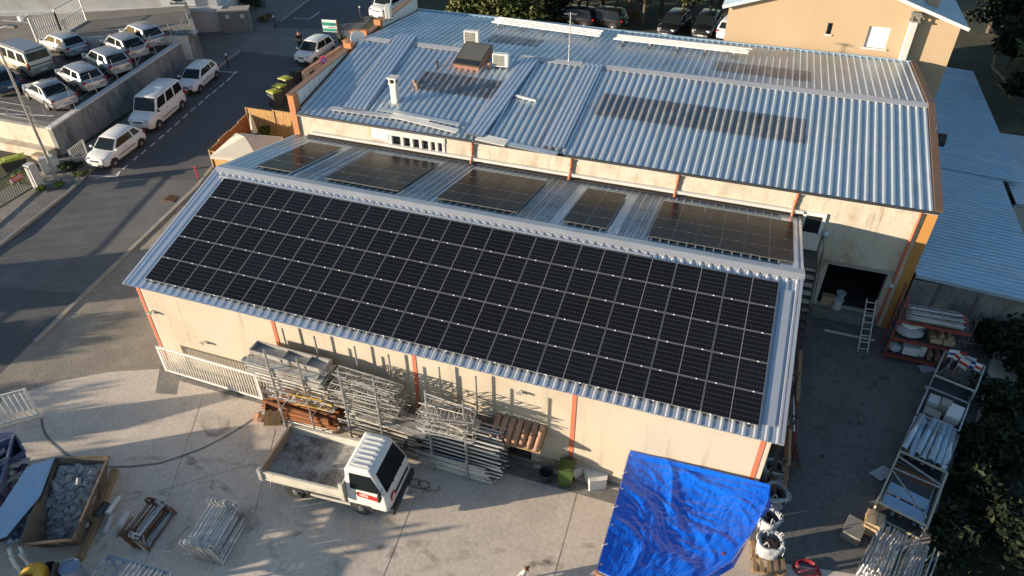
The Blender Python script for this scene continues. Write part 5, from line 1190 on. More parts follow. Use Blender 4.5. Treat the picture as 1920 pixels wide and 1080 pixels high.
for a, b in ((TG, TF), (TG, TA)):
    m_ = MB(); m_.beam(a - tp.location - V((0, 0, .2)), b - tp.location - V((0, 0, .2)), .06, .1); m_.build('rafter', M['wood'], tp)

# ------------------------------------------------------------------ skips, rubble and timber at lower left
def skip(name, label, quad, zr, zb, inset, m, lip=.06, low=None):
    """open skip from four rim points (pixel quad at height zr): sloped ends, thick lip"""
    Q = [at(*p, 2, zr) for p in quad]; c = sum(Q, V()) / 4; t = thing(name, label, 'skip', (c.x, c.y, 0))
    o_ = V((c.x, c.y, 0)); R_ = [q - o_ for q in Q]; cc = V((0, 0, 0))
    if low is not None:
        for k, z in low.items(): R_[k].z = z
    Bt = [V((q.x * inset, q.y * inset, zb)) for q in R_]
    Ri = [q + (V((0, 0, q.z)) - q) .normalized() * .06 for q in R_]; Bi = [b + V((-b.x, -b.y, 0)).normalized() * .05 + V((0, 0, .05)) for b in Bt]
    m_ = MB(); P = R_ + Bt + Ri + Bi; F = []
    for k in range(4):
        j = (k + 1) % 4; F += [(k, j, 4 + j, 4 + k), (8 + k, 12 + k, 12 + j, 8 + j), (k, 8 + k, 8 + j, j)]
    F += [(4, 5, 6, 7), (12, 15, 14, 13)]
    m_.add(P, F); m_.build('body', m, t, fix=True)
    for k in range(4):
        m_ = MB(); m_.beam(R_[k], R_[(k + 1) % 4], .07, .07); m_.build('rim', m, t)
    for k in range(4):
        j = (k + 1) % 4
        for f_ in (.3, .7):
            m_ = MB(); m_.beam(R_[k].lerp(R_[j], f_) * 1.015 - V((0, 0, .05)), Bt[k].lerp(Bt[j], f_) * 1.03 + V((0, 0, .08)), .09, .06); m_.build('rib', m, t)
    return t, o_, R_, Bt
sk, so_, SR, SB = skip('skip', 'rusty open skip half filled with pale rubble', [(104, 860), (204, 856), (136, 1012), (36, 1022)], 1.05, .12, .72, M['skip_rust'])
m_ = MB()
def heap(u, v):
    a = SB[0].lerp(SB[1], u).lerp(SB[3].lerp(SB[2], u), v); r = SR[0].lerp(SR[1], u).lerp(SR[3].lerp(SR[2], u), v)
    k = max(0, 1 - max(0, v - .28) * 1.75); f = .25 + .55 * k; e = min(u, 1 - u, v, 1 - v) * 5
    p = a.lerp(r, min(.96, f)); p = p * (.97) ; p.z = .2 + .72 * k * (.85 + .15 * min(1, e)) + .09 * noise.noise(V((u * 6, v * 7, 3))); return p + so_
m_.grid(heap, 22, 26); rub = MB()
for k in range(760):
    u, v = random.random(), random.random() ** 1.35
    p = heap(.04 + .92 * u, .03 + .9 * v); s = random.uniform(.02, .10) * (2.3 if random.random() < .12 else 1)
    rub.box(p + V((0, 0, s * .3)), (s * 1.7, s * 1.2, s * .6), Matrix.Rotation(random.uniform(0, 6.3), 3, 'Z') @ Matrix.Rotation(random.uniform(-.6, .6), 3, 'X') @ Matrix.Rotation(random.uniform(-.6, .6), 3, 'Y'), taper=random.uniform(.6, 1))
rub.v = m_.v + rub.v; rub.f = m_.f + [[i + len(m_.v) for i in q] for q in rub.f]; rub.m = [1] * len(m_.f) + [0] * (len(rub.f) - len(m_.f))
o = rub.build('rubble', [M['rubble'], M['rubble_dust']]); tag(o, 'pale broken concrete and plaster rubble filling the rusty skip', 'rubble', kind='stuff')
sb, so2, _, _ = skip('skip', 'scratched dark blue skip at the left edge of the photo', [(-75, 822), (26, 811), (-18, 975), (-130, 990)], 1.3, .1, .8, M['skip_blue'])
sb2, so3, R3, _ = skip('skip', 'small blue tipping skip with sloped end beside the pale blue panel', [(-28, 838), (30, 818), (46, 846), (-8, 880)], 1.15, .2, .66, M['skip_blue'])
m_ = MB()
for k in range(90):
    p = so2 + V((random.uniform(-1, 1) * .9, random.uniform(-1, 1) * 1.4, random.uniform(.5, 1.0))); m_.box(p, (random.uniform(.1, .6), random.uniform(.05, .3), random.uniform(.02, .1)), Matrix.Rotation(random.uniform(0, 6), 3, 'Z') @ Matrix.Rotation(random.uniform(-.5, .5), 3, 'X'))
tag(m_.build('scrap', M['rubble']), 'mixed broken scrap lying in the dark blue skip', 'scrap', kind='stuff')
q = [at(52, 876, 2, 1.35), at(102, 859, 2, 1.1), at(76, 930, 2, 1.1), at(12, 1007, 2, 1.1), at(-30, 1020, 2, 1.2), at(-30, 985, 2, 1.3), at(0, 955, 2, 1.35)]
c = sum(q, V()) / len(q); m_ = MB(); m_.prism([p - c for p in q], (0, 0, .03)); o = single('panel', m_, M['blue_sheet'], 'large smooth pale blue panel lying over the skips', 'panel', loc=c, bevel=.006)
m_ = MB(); m_.prism([(p - c) * .985 + V((.1, -.05, -.06)) for p in q], (0, 0, .03)); single('panel', m_, M['black'], 'dark sheet just visible beneath the pale blue panel', 'panel', loc=c)
m_ = MB()
def crumple(u, v): 
    p = gp(lerp(-20, 62, u), lerp(985, 1035, v)); return p + V((0, 0, .55 + .35 * noise.noise(V((u * 4, v * 4, 9))) + .12 * noise.noise(V((u * 14, v * 12, 2)))))
m_.grid(crumple, 30, 20); single('plastic_sheet', m_, mat('blue film', (.16, .24, .38), (.24, .31, .44), .35, scale=3), 'crumpled bluish plastic sheet in front of the rusty skip', 'sheet', smooth=True).modifiers.new('t', 'SOLIDIFY').thickness = .01
for k, (px, py, r, h_) in enumerate(((56, 1045, .055, .95), (62, 1043, .05, .85), (40, 1052, .06, .8), (30, 1040, .07, .75))):
    p = gp(px, py + 22); m_ = MB(); tip = V((random.uniform(-.25, .0), random.uniform(-.1, .2), h_)); m_.tube((0, 0, 0), tip, r, 10)
    single('pipe', m_, M['white_plastic'], ['upright white pipe, tallest of the four below the rusty skip', 'upright white pipe leaning against the tallest pipe', 'grey white pipe leaning left below the rusty skip', 'thick pale pipe nearest the crumpled blue sheet'][k], 'pipe', loc=(p.x, p.y, 0))
a, b = gp(218, 884), gp(150, 1054); m_ = MB(); m_.beam((0, 0, .12), (b - a) * .62 + V((0, 0, .12)), .24, .2); single('timber', m_, M['wood'], 'long squared timber beside the rusty skip, upper one', 'timber', loc=(a.x, a.y, 0), bevel=.01)
m_ = MB(); m_.beam((0, 0, .10), (a - b) * .55 + V((.16, 0, .10)), .2, .18); single('timber', m_, M['wood'], 'long squared timber with free end pointing to the bottom of the photo', 'timber', loc=(b.x, b.y, 0), bevel=.01)
def lay(name, label, cat, px0, px1, r, m, z=None):
    a, b = gp(*px0), gp(*px1); m_ = MB(); m_.tube((0, 0, r if z is None else z), V((b - a).xyz) + V((0, 0, r if z is None else z)), r, 12); return single(name, m_, m, label, cat, loc=(a.x, a.y, 0), bevel=.01)
lay('bucket', 'grey bucket lying on its side by the timbers', 'bucket', (184, 975), (205, 950), .16, M['steel_dark'])
lay('pipe', 'white plastic pipe roll propped over the grey bucket', 'pipe', (206, 973), (228, 942), .09, M['white_plastic'], .3)
lay('pipe', 'pale pipe lying nearest the timbers on the concrete', 'pipe', (198, 1002), (213, 968), .10, M['coping'])
lay('pipe', 'pale pipe lying farthest right of the bucket and rolls', 'pipe', (226, 990), (242, 964), .11, M['white_plastic'])
lay('batten', 'thin wooden batten beside the pale pipes', 'batten', (220, 1008), (250, 970), .03, M['wood'])

# stacks of frames on the concrete
def hframe(L, H, r=.021):
    m_ = MB(); m_.tube((0, 0, 0), (0, 0, H), r, 6); m_.tube((L, 0, 0), (L, 0, H), r, 6); m_.tube((0, 0, H * .92), (L, 0, H * .92), r, 6); m_.tube((0, 0, H * .12), (L, 0, H * .12), r, 6)
    for s, x in ((1, 0), (-1, L)): m_.path([V((x, 0, H)), V((x + s * .0, .05, H + .1)), V((x + s * .12, .06, H + .12)), V((x + s * .16, 0, H * .92))], r * .9, 6)
    m_.tube((0, 0, H * .12), (L * .25, 0, H * .92), r * .7, 5); return m_
def framestack(n, a_px, b_px, side, label, group, m, L, H, tilt, spacing, name='scaffold_trestle'):
    a, b = gp(*a_px), gp(*b_px); d = (b - a); th = math.atan2(d.y, d.x); e = V((-math.sin(th), math.cos(th), 0)) * side
    pr_ = single(name, hframe(L, H), m, '', 'scaffold frame')
    scatter(pr_, [(a + e * spacing * k + V((random.uniform(-.03, .03), random.uniform(-.03, .03), .02)), (tilt + random.uniform(-.05, .05), random.uniform(-.02, .02), th + random.uniform(-.025, .025))) for k in range(n)], label, group)
LB_ = (gp(375, 1052) - gp(428, 966)).length
framestack(17, (372, 1050), (424, 966), -1, 'galvanised frame in the neat row of frames on the concrete', 'neat row of galvanised frames', M['steel'], LB_, .8, -.35, .06)
LA_ = (gp(255, 1030) - gp(306, 960)).length
framestack(12, (252, 1026), (300, 962), -1, 'rust brown frame in the smaller leaning stack near the pipes', 'smaller stack of rusty frames', M['rust'], LA_, .6, -.5, .055)
framestack(5, (268, 1030), (316, 968), -1, 'grey frame leaning on the smaller stack of rusty frames', 'smaller stack of rusty frames', M['steel'], LA_, .62, -.4, .06)
bf = thing('tube_base', 'flat rectangular tube frame between the two stacks of frames', 'frame', (0, 0, 0)); m_ = MB()
C4 = [gp(347, 950), gp(388, 988), gp(396, 1052), gp(308, 1030)]
m_ = MB(); z_ = V((0, 0, .08)); a, b, c, d = gp(352, 985), gp(310, 1035), gp(392, 1048), gp(395, 990)
for p_, q_ in ((a, b), (b, c), (a, d), (a, a + V((-.25, .5, .0)))): m_.tube(p_ + z_, q_ + z_, .028, 7)
m_.build('tube', M['steel_white'], bf)
# things cut by the bottom edge
tr_ = thing('trestle', 'blue grey steel lattice trestles stacked at the bottom edge of the photo', 'trestle', (0, 0, 0)); m_ = MB()
a, b = at(204, 1042, 2, .85), at(322, 1078, 2, .85); e = (b - a).normalized(); n_ = V((e.y, -e.x, 0))
m_.beam(a, b, .07, .07); m_.beam(a + n_ * .9, b + n_ * .9, .07, .07)
for k in range(9):
    q0 = a.lerp(b, k / 8); m_.beam(q0, q0 + n_ * .9, .04, .04)
m_.beam(a, a + n_ * 1.0 - V((0, 0, .8)), .05, .05); m_.beam(a.lerp(b, .3), a + n_ * 1.0 - V((0, 0, .8)), .05, .05)
for s in (a, b, a + n_ * .9, b + n_ * .9): m_.beam(s, V((s.x, s.y, .02)), .05, .05)
m_.build('frame', M['blue_steel'], tr_)
m_ = MB()
for k in range(8): 
    q0 = a.lerp(b, .38 + .07 * k); m_.beam(q0 + V((0, 0, .05)), q0 + n_ * 1.3 + V((0, 0, .05)), .035, .035)
m_.build('bar', M['steel'], tr_)
p = gp(150, 1092); m_ = MB(); m_.lathe((0, 0, 0), [(.29, 0), (.29, .28), (.305, .3), (.29, .32), (.29, .58), (.305, .6), (.29, .62), (.29, .88), (.30, .9), (.26, .9), (.26, .87)], 20); single('oil_drum', m_, M['blue_steel'], 'grey steel drum at the bottom edge below the rusty skip', 'drum', smooth=False, loc=(p.x, p.y, 0))
p = gp(82, 1105); cm = thing('concrete_mixer', 'yellow concrete mixer drum at the bottom left edge', 'mixer', (p.x, p.y, 0), .6)
m_ = MB(); rm = Matrix.Rotation(rad(50), 3, 'X'); m_.lathe((0, 0, .75), [(.16, -.36), (.36, -.22), (.40, 0), (.34, .25), (.24, .42), (.22, .42), (.3, .24), (.3, -.1)], 18, rm); m_.build('drum', M['yellow'], cm, smooth=True)
m_ = MB(); m_.tube((-.5, 0, 0), (-.45, 0, .8), .03); m_.tube((.5, 0, 0), (.45, 0, .8), .03); m_.tube((-.5, -.4, .02), (-.5, .4, .02), .03); m_.tube((.5, -.4, .02), (.5, .4, .02), .03); m_.build('stand', M['steel_dark'], cm)
m_ = MB(); m_.lathe((.62, 0, .7), [(.28, -.02), (.30, -.02), (.30, .02), (.28, .02)], 18, Matrix.Rotation(rad(90), 3, 'Y')); m_.build('tilt_wheel', M['steel_dark'], cm)
p = gp(98, 1082); m_ = MB(); m_.lathe((0, 0, 0), [(.18, 0), (.27, .42), (.29, .43), (.26, .43), (.17, .05)], 14); single('rubber_tub', m_, M['black'], 'black rubber tub behind the yellow mixer drum', 'tub', loc=(p.x, p.y, .01))

# dog at the bottom edge
dg = gp(972, 1095)
def skin(name, pts, edges, radii, m, parent=None, loc=None, lev=2, root=0):
    me = bpy.data.meshes.new(name); me.from_pydata([tuple(p) for p in pts], edges, []); o = bpy.data.objects.new(name, me); COL.objects.link(o); me.materials.append(m)
    s = o.modifiers.new('skin', 'SKIN'); sv = me.skin_vertices[0].data
    for i, r in enumerate(radii): sv[i].radius = (r, r) if not isinstance(r, tuple) else r; sv[i].use_root = (i == root)
    s.use_smooth_shade = True; u = o.modifiers.new('sub', 'SUBSURF'); u.levels = lev; u.render_levels = lev
    if parent is not None: o.parent = parent; CHILD.setdefault(parent.name, []).append(o)
    if loc is not None: o.location = loc
    return o
dt = thing('dog', 'small white dog with a brown head standing on the concrete at the bottom edge', 'dog', (dg.x, dg.y, .015), rad(62))
DP = [(0, 0, .30), (.14, 0, .30), (.22, 0, .33), (.28, 0, .42), (.33, 0, .46), (.42, 0, .44), (-.14, 0, .31), (-.2, 0, .31), (-.27, 0, .40), (-.28, 0, .47),
      (.17, .07, .24), (.16, .075, .13), (.17, .075, .02), (.20, .075, .012), (.17, -.07, .24), (.15, -.075, .13), (.16, -.075, .02), (.19, -.075, .012),
      (-.2, .07, .25), (-.16, .075, .17), (-.24, .075, .10), (-.22, .075, .015), (-.19, .075, .012), (-.2, -.07, .25), (-.14, -.075, .17), (-.23, -.075, .10), (-.21, -.075, .015), (-.18, -.075, .012)]
DE = [(0, 1), (1, 2), (2, 3), (3, 4), (4, 5), (0, 6), (6, 7), (7, 8), (8, 9), (2, 10), (10, 11), (11, 12), (12, 13), (2, 14), (14, 15), (15, 16), (16, 17), (7, 18), (18, 19), (19, 20), (20, 21), (21, 22), (7, 23), (23, 24), (24, 25), (25, 26), (26, 27)]
DR = [.095, .10, .085, .06, .07, .035, .085, .075, .022, .012, .045, .028, .022, .02, .045, .028, .022, .02, .055, .04, .024, .02, .02, .055, .04, .024, .02, .02]
M['dog'] = mat('dog coat', (.66, .62, .56), rough=.85)
bo = skin('body', DP, DE, DR, M['dog'], dt)
m_ = MB(); m_.blob((.335, 0, .475), (.085, .075, .07), 12, 8); m_.blob((.42, 0, .447), (.05, .038, .034), 10, 6); m_.build('head_patch', mat('brown coat', (.16, .075, .035), rough=.85), dt, smooth=True)
for s in (-1, 1):
    m_ = MB(); m_.prism([V((.32, s * .065, .53)), V((.36, s * .07, .52)), V((.355, s * .105, .455)), V((.325, s * .1, .46))], (0, s * .012, 0)); m_.build('ear', mat('brown ear', (.12, .055, .03), rough=.85), dt)
m_ = MB(); m_.blob((.47, 0, .45), (.014, .014, .012), 8, 5); m_.build('nose', M['black'], dt)
# ------------------------------------------------------------------ right hand yard: bags, racks, dock, ladder
def bigbag(label, x, y, rz, fill, s=1.0):
    t = thing('bulk_bag', label, 'bag', (x, y, 0), rz, 'white bulk bags beside the warehouse end wall'); m_ = MB()
    def f(u, v):
        a = 2 * math.pi * u; q = (abs(math.cos(a)) ** 3 + abs(math.sin(a)) ** 3) ** (-1 / 3) * .40 * s; k = 1 + .10 * math.sin(math.pi * v) + .05 * noise.noise(V((math.cos(a) * 2, math.sin(a) * 2, v * 4 + x)))
        zz = .88 * s * v + .06 * noise.noise(V((a, v * 3, y))) * v; return V((q * k * math.cos(a), q * k * math.sin(a), zz))
    m_.grid(f, 32, 12); m_.build('sack', M['bag'], t, smooth=True).modifiers.new('t', 'SOLIDIFY').thickness = .02
    m_ = MB()
    def lip(u, v):
        a = 2 * math.pi * u; p = f(u, 1.0); d = V((p.x, p.y, 0)).normalized(); return p + d * (.10 * math.sin(v * 2.6) + .05 * noise.noise(V((a * 2, v, x)))) - V((0, 0, .28 * v * v)) + V((0, 0, .06 * math.sin(math.pi * v)))
    m_.grid(lip, 40, 6); m_.build('lip', M['bag'], t, smooth=True)
    m_ = MB(); m_.grid(lambda u, v: V((.33 * s * (2 * u - 1), .33 * s * (2 * v - 1), .55 * s + .14 * noise.noise(V((u * 4, v * 4, x))))), 8, 8); m_.build('contents', fill, t)
    for a in (.8, 2.4, 3.9, 5.5):
        m_ = MB(); c_ = V((.42 * s * math.cos(a), .42 * s * math.sin(a), .85 * s)); m_.path([c_, c_ + V((.10, .05, .14)), c_ + V((.18, .0, .03)), c_ + V((.14, -.1, -.2))], .018, 5); m_.build('loop', M['bag'], t)
bigbag('white bulk bag farthest back against the warehouse corner', 24.3, -3.6, .2, M['earth'], .74)
bigbag('white bulk bag with dark filling beside the blue tarpaulin corner', 24.4, -4.75, .5, M['steel_dark'], .82)
bigbag('white bulk bag nearest the bottom, standing on a pallet', 24.35, -6.75, .1, M['wood'], .8)
bigbag('slumped white bulk bag between the other bags', 24.3, -5.75, .9, M['earth'], .68)
m_ = MB()
for k in range(5): m_.box((-.45 + .225 * k, 0, .11), (.12, 1.1, .025))
for s in (-.5, 0, .5): m_.box((0, s, .05), (1.05, .1, .09))
single('pallet', m_, M['wood'], 'wooden pallet under the bulk bag nearest the bottom', 'pallet', loc=(24.4, -7.0, .012)).rotation_euler = (0, 0, .15)
# material rack along the end wall
t = thing('material_rack', 'dark rack of pipes and planks along the warehouse end wall', 'rack', (24.5, .5, 0))
for y in (-4.2, -2.0, .2, 2.4, 4.6):
    m_ = MB(); m_.beam((-.35, y - .5, 0), (-.35, y - .5, 2.4), .07, .07); m_.beam((.25, y - .5, 0), (.25, y - .5, 1.9), .05, .05)
    for z in (.5, 1.1, 1.7): m_.beam((-.35, y - .5, z), (.38, y - .5, z), .06, .06)
    m_.build('upright', M['steel_dark'], t)
cols_ = ['rust', 'steel_dark', 'wood', 'rust', 'steel', 'rack_red', 'orange_beam']
mat_lab = {'rust': 'rusty bar', 'steel_dark': 'dark bar', 'wood': 'plank', 'steel': 'galvanised bar', 'rack_red': 'red bar', 'orange_beam': 'orange bar'}
for k in range(34):
    z = random.choice((.56, 1.16, 1.76, .62, 1.22)); y = random.uniform(-4.2, 3.4); L_ = random.uniform(1.2, 3.2); mk = random.choice(cols_); x = random.uniform(-.3, .4)
    m_ = MB(); m_.beam((0, -L_ / 2, 0), (0, L_ / 2, 0), random.uniform(.04, .13), random.uniform(.03, .09)); o = single('bar', m_, M[mk], mat_lab[mk] + ' stored on the dark rack along the warehouse end wall', 'bar', 'bars on the end wall rack', loc=(24.5 + x, y, z)); o.rotation_euler = (random.uniform(-.04, .04), random.uniform(-.5, .5), random.uniform(-.05, .05))
for k in range(4):
    m_ = MB(); m_.beam((0, 0, 0), (.22 + .04 * k, -1.9, .02), .09, .07); single('board', m_, M['rust'] if k % 2 else M['rack_red'], 'red brown board leaning out of the end wall rack behind the bulk bags', 'board', 'red boards behind the bulk bags', loc=(24.6 + .09 * k, -1.0 - .1 * k, .25 + .05 * k))
# door and landing on the workshop wall
m_ = MB(); m_.box2((24.02, FAC - .09, 3.38), (24.92, FAC - .02, 5.22)); do = m_.build('door', M['white_paint'], bw)
m_ = MB(); m_.box2((24.14, FAC - .105, 4.25), (24.78, FAC - .088, 5.05)); m_.build('pane', M['glass'], do)
m_ = MB(); m_.tube((24.84, FAC - .1, 4.2), (24.84, FAC - .16, 4.2), .02); m_.tube((24.84, FAC - .16, 4.2), (24.74, FAC - .16, 4.2), .015); m_.build('handle', M['steel'], do)
st_ = thing('stair_landing', 'dark steel stair and landing below the white workshop door', 'stair', (24.4, 5.4, 0)); m_ = MB(); m_.box((.1, .55, 3.3), (1.0, 1.3, .06)); m_.build('landing', M['steel_dark'], st_)
for s in (-.38, .58):
    m_ = MB(); m_.beam((s, -.1, 3.3), (s, -3.2, .3), .05, .2); m_.build('stringer', M['steel_dark'], st_)
for k in range(12):
    m_ = MB(); m_.box((.1, -.2 - .25 * k, 3.1 - .245 * k), (.9, .24, .035)); m_.build('tread', M['steel_dark'], st_)
m_ = MB(); m_.tube((.6, 1.2, 3.3), (.6, 1.2, 4.3), .022); m_.tube((.6, -.1, 3.3), (.6, -.1, 4.3), .022); m_.tube((.6, -.1, 4.3), (.6, 1.2, 4.3), .022); m_.tube((.6, -.1, 4.3), (.6, -3.1, 1.3), .022); m_.tube((.6, -3.1, 1.3), (.6, -3.1, .3), .022); m_.build('handrail', M['steel_dark'], st_)
P = at(1548, 437, 1, FAC); m_ = MB(); m_.lathe((0, 0, 0), [(.02, -.3), (.14, -.2), (.16, 0), (.1, .15)], 12, Matrix.Rotation(rad(90), 3, 'X')); single('fan_vent', m_, M['galv_old'], 'grey vent cowl on the shaded workshop wall beside the white door', 'vent', loc=(P.x, FAC - .15, P.z))
P = at(1671, 531, 1, FAC); m_ = MB(); m_.box((0, -.12, 0), (.14, .22, .12)); m_.box((0, -.02, .03), (.06, .04, .2)); m_.build('lamp', M['white_plastic'], bw, loc=(P.x, FAC, P.z))
# things inside the dock
for k, (px, py) in enumerate(((1578, 548), (1573, 562))):
    P = at(px, py, 2, OZ0 + .45); m_ = MB(); m_.lathe((0, 0, 0), [(.22, 0), (.22, .03), (.17, .04), (.17, .40), (.22, .41), (.22, .45), (.05, .45), (.05, .4)], 16); single('cable_reel', m_, M['coping'], ['pale reel standing deeper inside the dark loading dock', 'pale reel standing nearer the dock edge'][k], 'reel', loc=(P.x, P.y, OZ0))
P = at(1552, 560, 2, OZ0 + .2); m_ = MB(); m_.box((0, 0, .2), (.55, .35, .4)); single('carton', m_, M['cardboard'], 'carton box beside the pale reels in the dock', 'box', loc=(P.x, P.y, OZ0), bevel=.01)
for k, (px, py) in enumerate(((1628, 562), (1630, 575))):
    P = at(px, py, 2, OZ0 + .1); m_ = MB(); n = 18
    m_.lathe((0, 0, .09), [(.17, -.07), (.27, -.09), (.30, -.03), (.30, .03), (.27, .09), (.17, .07)], n); single('tyre', m_, M['tyre'], ['black tyre lying at the back of the dock floor', 'black tyre lying at the dock edge above the ladder'][k], 'tyre', loc=(P.x, P.y, OZ0 + .003))
# ladder
a, b = gp(1617, 661), at(1636, 585, 2, 1.6)
ld = thing('ladder', 'aluminium ladder leaning against the loading dock edge', 'ladder', (0, 0, 0)); w_ = V((.19, .02, 0)); b = V((b.x, FAC - .38, 1.62)); a = V((a.x, a.y, .02))
for s in (-1, 1):
    m_ = MB(); m_.beam(a + w_ * s, b + w_ * s, .03, .07); m_.build('rail', M['white_paint'], ld)
for k in range(8):
    p = a.lerp(b, (k + .5) / 8); m_ = MB(); m_.tube(p - w_, p + w_, .018, 6); m_.build('rung', M['white_paint'], ld)
a, b = gp(1545, 620), gp(1640, 640); m_ = MB(); m_.beam((0, 0, .03), V((b.x - a.x, b.y - a.y, .03)), .1, .06); single('plank', m_, M['coping'], 'pale plank lying on the ground in front of the dock', 'plank', loc=(a.x, a.y, .013))
# red beam pallet rack
RX0, RX1, RYf, RYb = 28.45, 31.1, 4.45, 5.5
pr = thing('pallet_rack', 'three level pallet rack with red beams in front of the side shed', 'rack', (RX0, RYf, 0), -.02); Wd = RX1 - RX0; Dp = RYb - RYf
for x in (0, Wd):
    for y in (0, Dp):
        m_ = MB(); m_.beam((x, y, 0), (x, y, 3.3), .08, .07); m_.build('upright', M['rack_red'] if x == 0 else M['steel_dark'], pr)
    m_ = MB(); [m_.tube((x, 0, z), (x, Dp, z + .5), .018, 5) for z in (.2, 1.0, 1.8, 2.6)]; m_.build('brace', M['steel_dark'], pr)
for z in (.25, 1.15, 2.1):
    for y in (-.02, Dp):
        m_ = MB(); m_.beam((0, y, z), (Wd, y, z), .05, .13); m_.build('beam', M['rack_red'], pr)
    m_ = MB(); m_.box((Wd / 2, Dp / 2, z + .075), (Wd - .1, Dp - .06, .02)); m_.build('shelf', M['steel_dark'], pr)
def rk(x, y, z): return V((RX0 + x, RYf + y, z))
fr_ = single('lattice_girder', frame_mesh(1.9, .7, 6, True, .022), M['steel_white'], '', 'scaffold frame'); scatter(fr_, [(rk(1.2 + .1 * (k % 2), .1 + .12 * k, 2.3 + .05 * (k % 3)), (1.0 + .1 * (k % 3), 0, random.uniform(-.06, .06))) for k in range(8)], 'pale lattice frame lying on the top shelf of the red rack', 'frames on the red rack')
m_ = MB(); m_.box((0, 0, .08), (2.1, .35, .12)); single('steel_deck', m_, M['steel_white'], 'pale steel deck along the front of the top shelf of the red rack', 'scaffold deck', loc=rk(1.3, .18, 2.2))
m_ = MB(); m_.box((0, 0, .14), (.35, .3, .26)); single('red_box', m_, M['rack_red'], 'small red box at the right end of the top shelf of the red rack', 'box', loc=rk(2.35, .5, 2.19), bevel=.01)
def sack(label, loc, d, m, rz=0): 
    m_ = MB(); m_.blob((0, 0, d[2]), d, 14, 8, .06); o = single('sack', m_, m, label, 'sack', smooth=True, loc=loc); o.rotation_euler = (0, 0, rz)
sack('large white sack drooping over the middle shelf of the red rack', rk(.65, .35, 1.25), (.55, .45, .2), M['bag'])
sack('white sack piled on top of the larger sack on the middle shelf', rk(.6, .45, 1.6), (.4, .35, .13), M['white_plastic'], .3)
m_ = MB(); m_.box((0, 0, .3), (.5, .35, .55)); single('blue_sack', m_, mat('dark blue film', (.03, .05, .16), rough=.35), 'dark blue wrapped pack leaning at the left of the middle shelf', 'pack', loc=rk(.3, .65, 1.24), bevel=.06)
sack('grey mottled sack behind the white sacks on the middle shelf', rk(1.05, .7, 1.24), (.28, .25, .28), M['steel'], .2)
def tilestack(label, x, y, z, nx_, ny_, nz_):
    m_ = MB()
    for i in range(nx_):
        for j in range(ny_):
            for k in range(nz_): m_.lathe((x * 0 + .17 * i, .21 * j, .06 + .11 * k), [(.075, -.2), (.085, .2)], 8, Matrix.Rotation(rad(90), 3, 'X'))
    o = single('tile_stack', m_, M['tile'], label, 'tiles', loc=rk(x, y, z))
for k in range(3): tilestack(['stack of curved clay tiles left of three on the middle shelf', 'stack of curved clay tiles centre of three on the middle shelf', 'stack of curved clay tiles right of three on the middle shelf'][k], 1.5 + .3 * k, .3, 1.25, 1, 2, 3 + (k % 2))
for k in range(2):
    m_ = MB(); m_.box((0, 0, .13), (.42, .5, .22)); single('tile_pack', m_, M['cardboard'], ['brown tile pack at the front edge of the middle shelf, left one', 'brown tile pack at the front edge of the middle shelf, right one'][k], 'pack', loc=rk(1.65 + .47 * k, .26, 1.24), bevel=.02)
sack('pale plump sack at the left end of the bottom shelf', rk(.35, .25, .34), (.26, .3, .2), M['bag']); m_ = MB(); m_.box((0, 0, .22), (.62, .5, .4)); single('white_carton', m_, M['white_plastic'], 'white carton on the bottom shelf of the red rack', 'box', loc=rk(.95, .3, .34), bevel=.03)
m_ = MB(); m_.lathe((0, 0, 0), [(.14, 0), (.14, .5), (.12, .52)], 12); single('white_tub', m_, M['white_plastic'], 'white tub beside the carton on the bottom shelf', 'tub', loc=rk(1.42, .3, .34))
for k in range(3): tilestack(['low clay tile stack left on the bottom shelf', 'low clay tile stack in the middle of the bottom shelf', 'low clay tile stack right on the bottom shelf'][k], 1.7 + .28 * k, .25, .34, 1, 3, 3)
# stillage cages in a row down the right side
AX = [gp(1752, 700), gp(1698, 800), gp(1662, 900), gp(1622, 990)]
rowd = (AX[3] - AX[0]); rowd.z = 0; rowd.normalize(); rown_ = V((-rowd.y, rowd.x, 0)); 
if rown_.x < 0: rown_ = -rown_
th_r = math.atan2(rown_.y, rown_.x)
def cage(label, s0, L_, W_, H_, m, front=.0):
    """s0 metres along the row from its far end; local x across (away from yard), local y back up the row"""
    o_ = AX[0] + rowd * s0 + rown_ * front; o_.z = 0; t = thing('stillage_cage', label, 'cage', o_, th_r, 'steel cages down the right side of the yard')
    for x in (0, W_):
        for y in (0, -L_):
            m_ = MB(); m_.beam((x, y, 0), (x, y, H_), .06, .06); m_.build('post', m, t)
    for z, nm in ((.15, 'base_frame'), (H_, 'top_frame')):
        m_ = MB(); m_.beam((0, 0, z), (0, -L_, z), .05, .06); m_.beam((W_, 0, z), (W_, -L_, z), .05, .06); m_.beam((0, 0, z), (W_, 0, z), .05, .06); m_.beam((0, -L_, z), (W_, -L_, z), .05, .06); m_.build(nm, m, t)
    m_ = MB(); n = 12
    for k in range(1, n):
        y = -L_ * k / n; m_.tube((0, y, .15), (0, y, H_), .008, 4); m_.tube((W_, y, .15), (W_, y, H_), .008, 4)
    for k in range(1, 5):
        z = .15 + (H_ - .15) * k / 5; m_.tube((0, 0, z), (0, -L_, z), .008, 4); m_.tube((W_, 0, z), (W_, -L_, z), .008, 4)
    m_.build('mesh_side', m, t); m_ = MB(); m_.box((W_ / 2, -L_ / 2, .17), (W_ - .06, L_ - .06, .03)); m_.build('floor', M['steel_dark'], t)
    return t
def cl(t, x, y, z): 
    c, s = math.cos(th_r), math.sin(th_r); return t.location + V((c * x - s * y, s * x + c * y, z))
sg1 = (AX[1] - AX[0]).dot(rowd); sg2 = (AX[2] - AX[0]).dot(rowd); sg3 = (AX[3] - AX[0]).dot(rowd)
ca = cage('steel cage full of folded road signs, farthest along the right side', 0.0, 1.75, 1.45, 1.25, M['steel_white'])
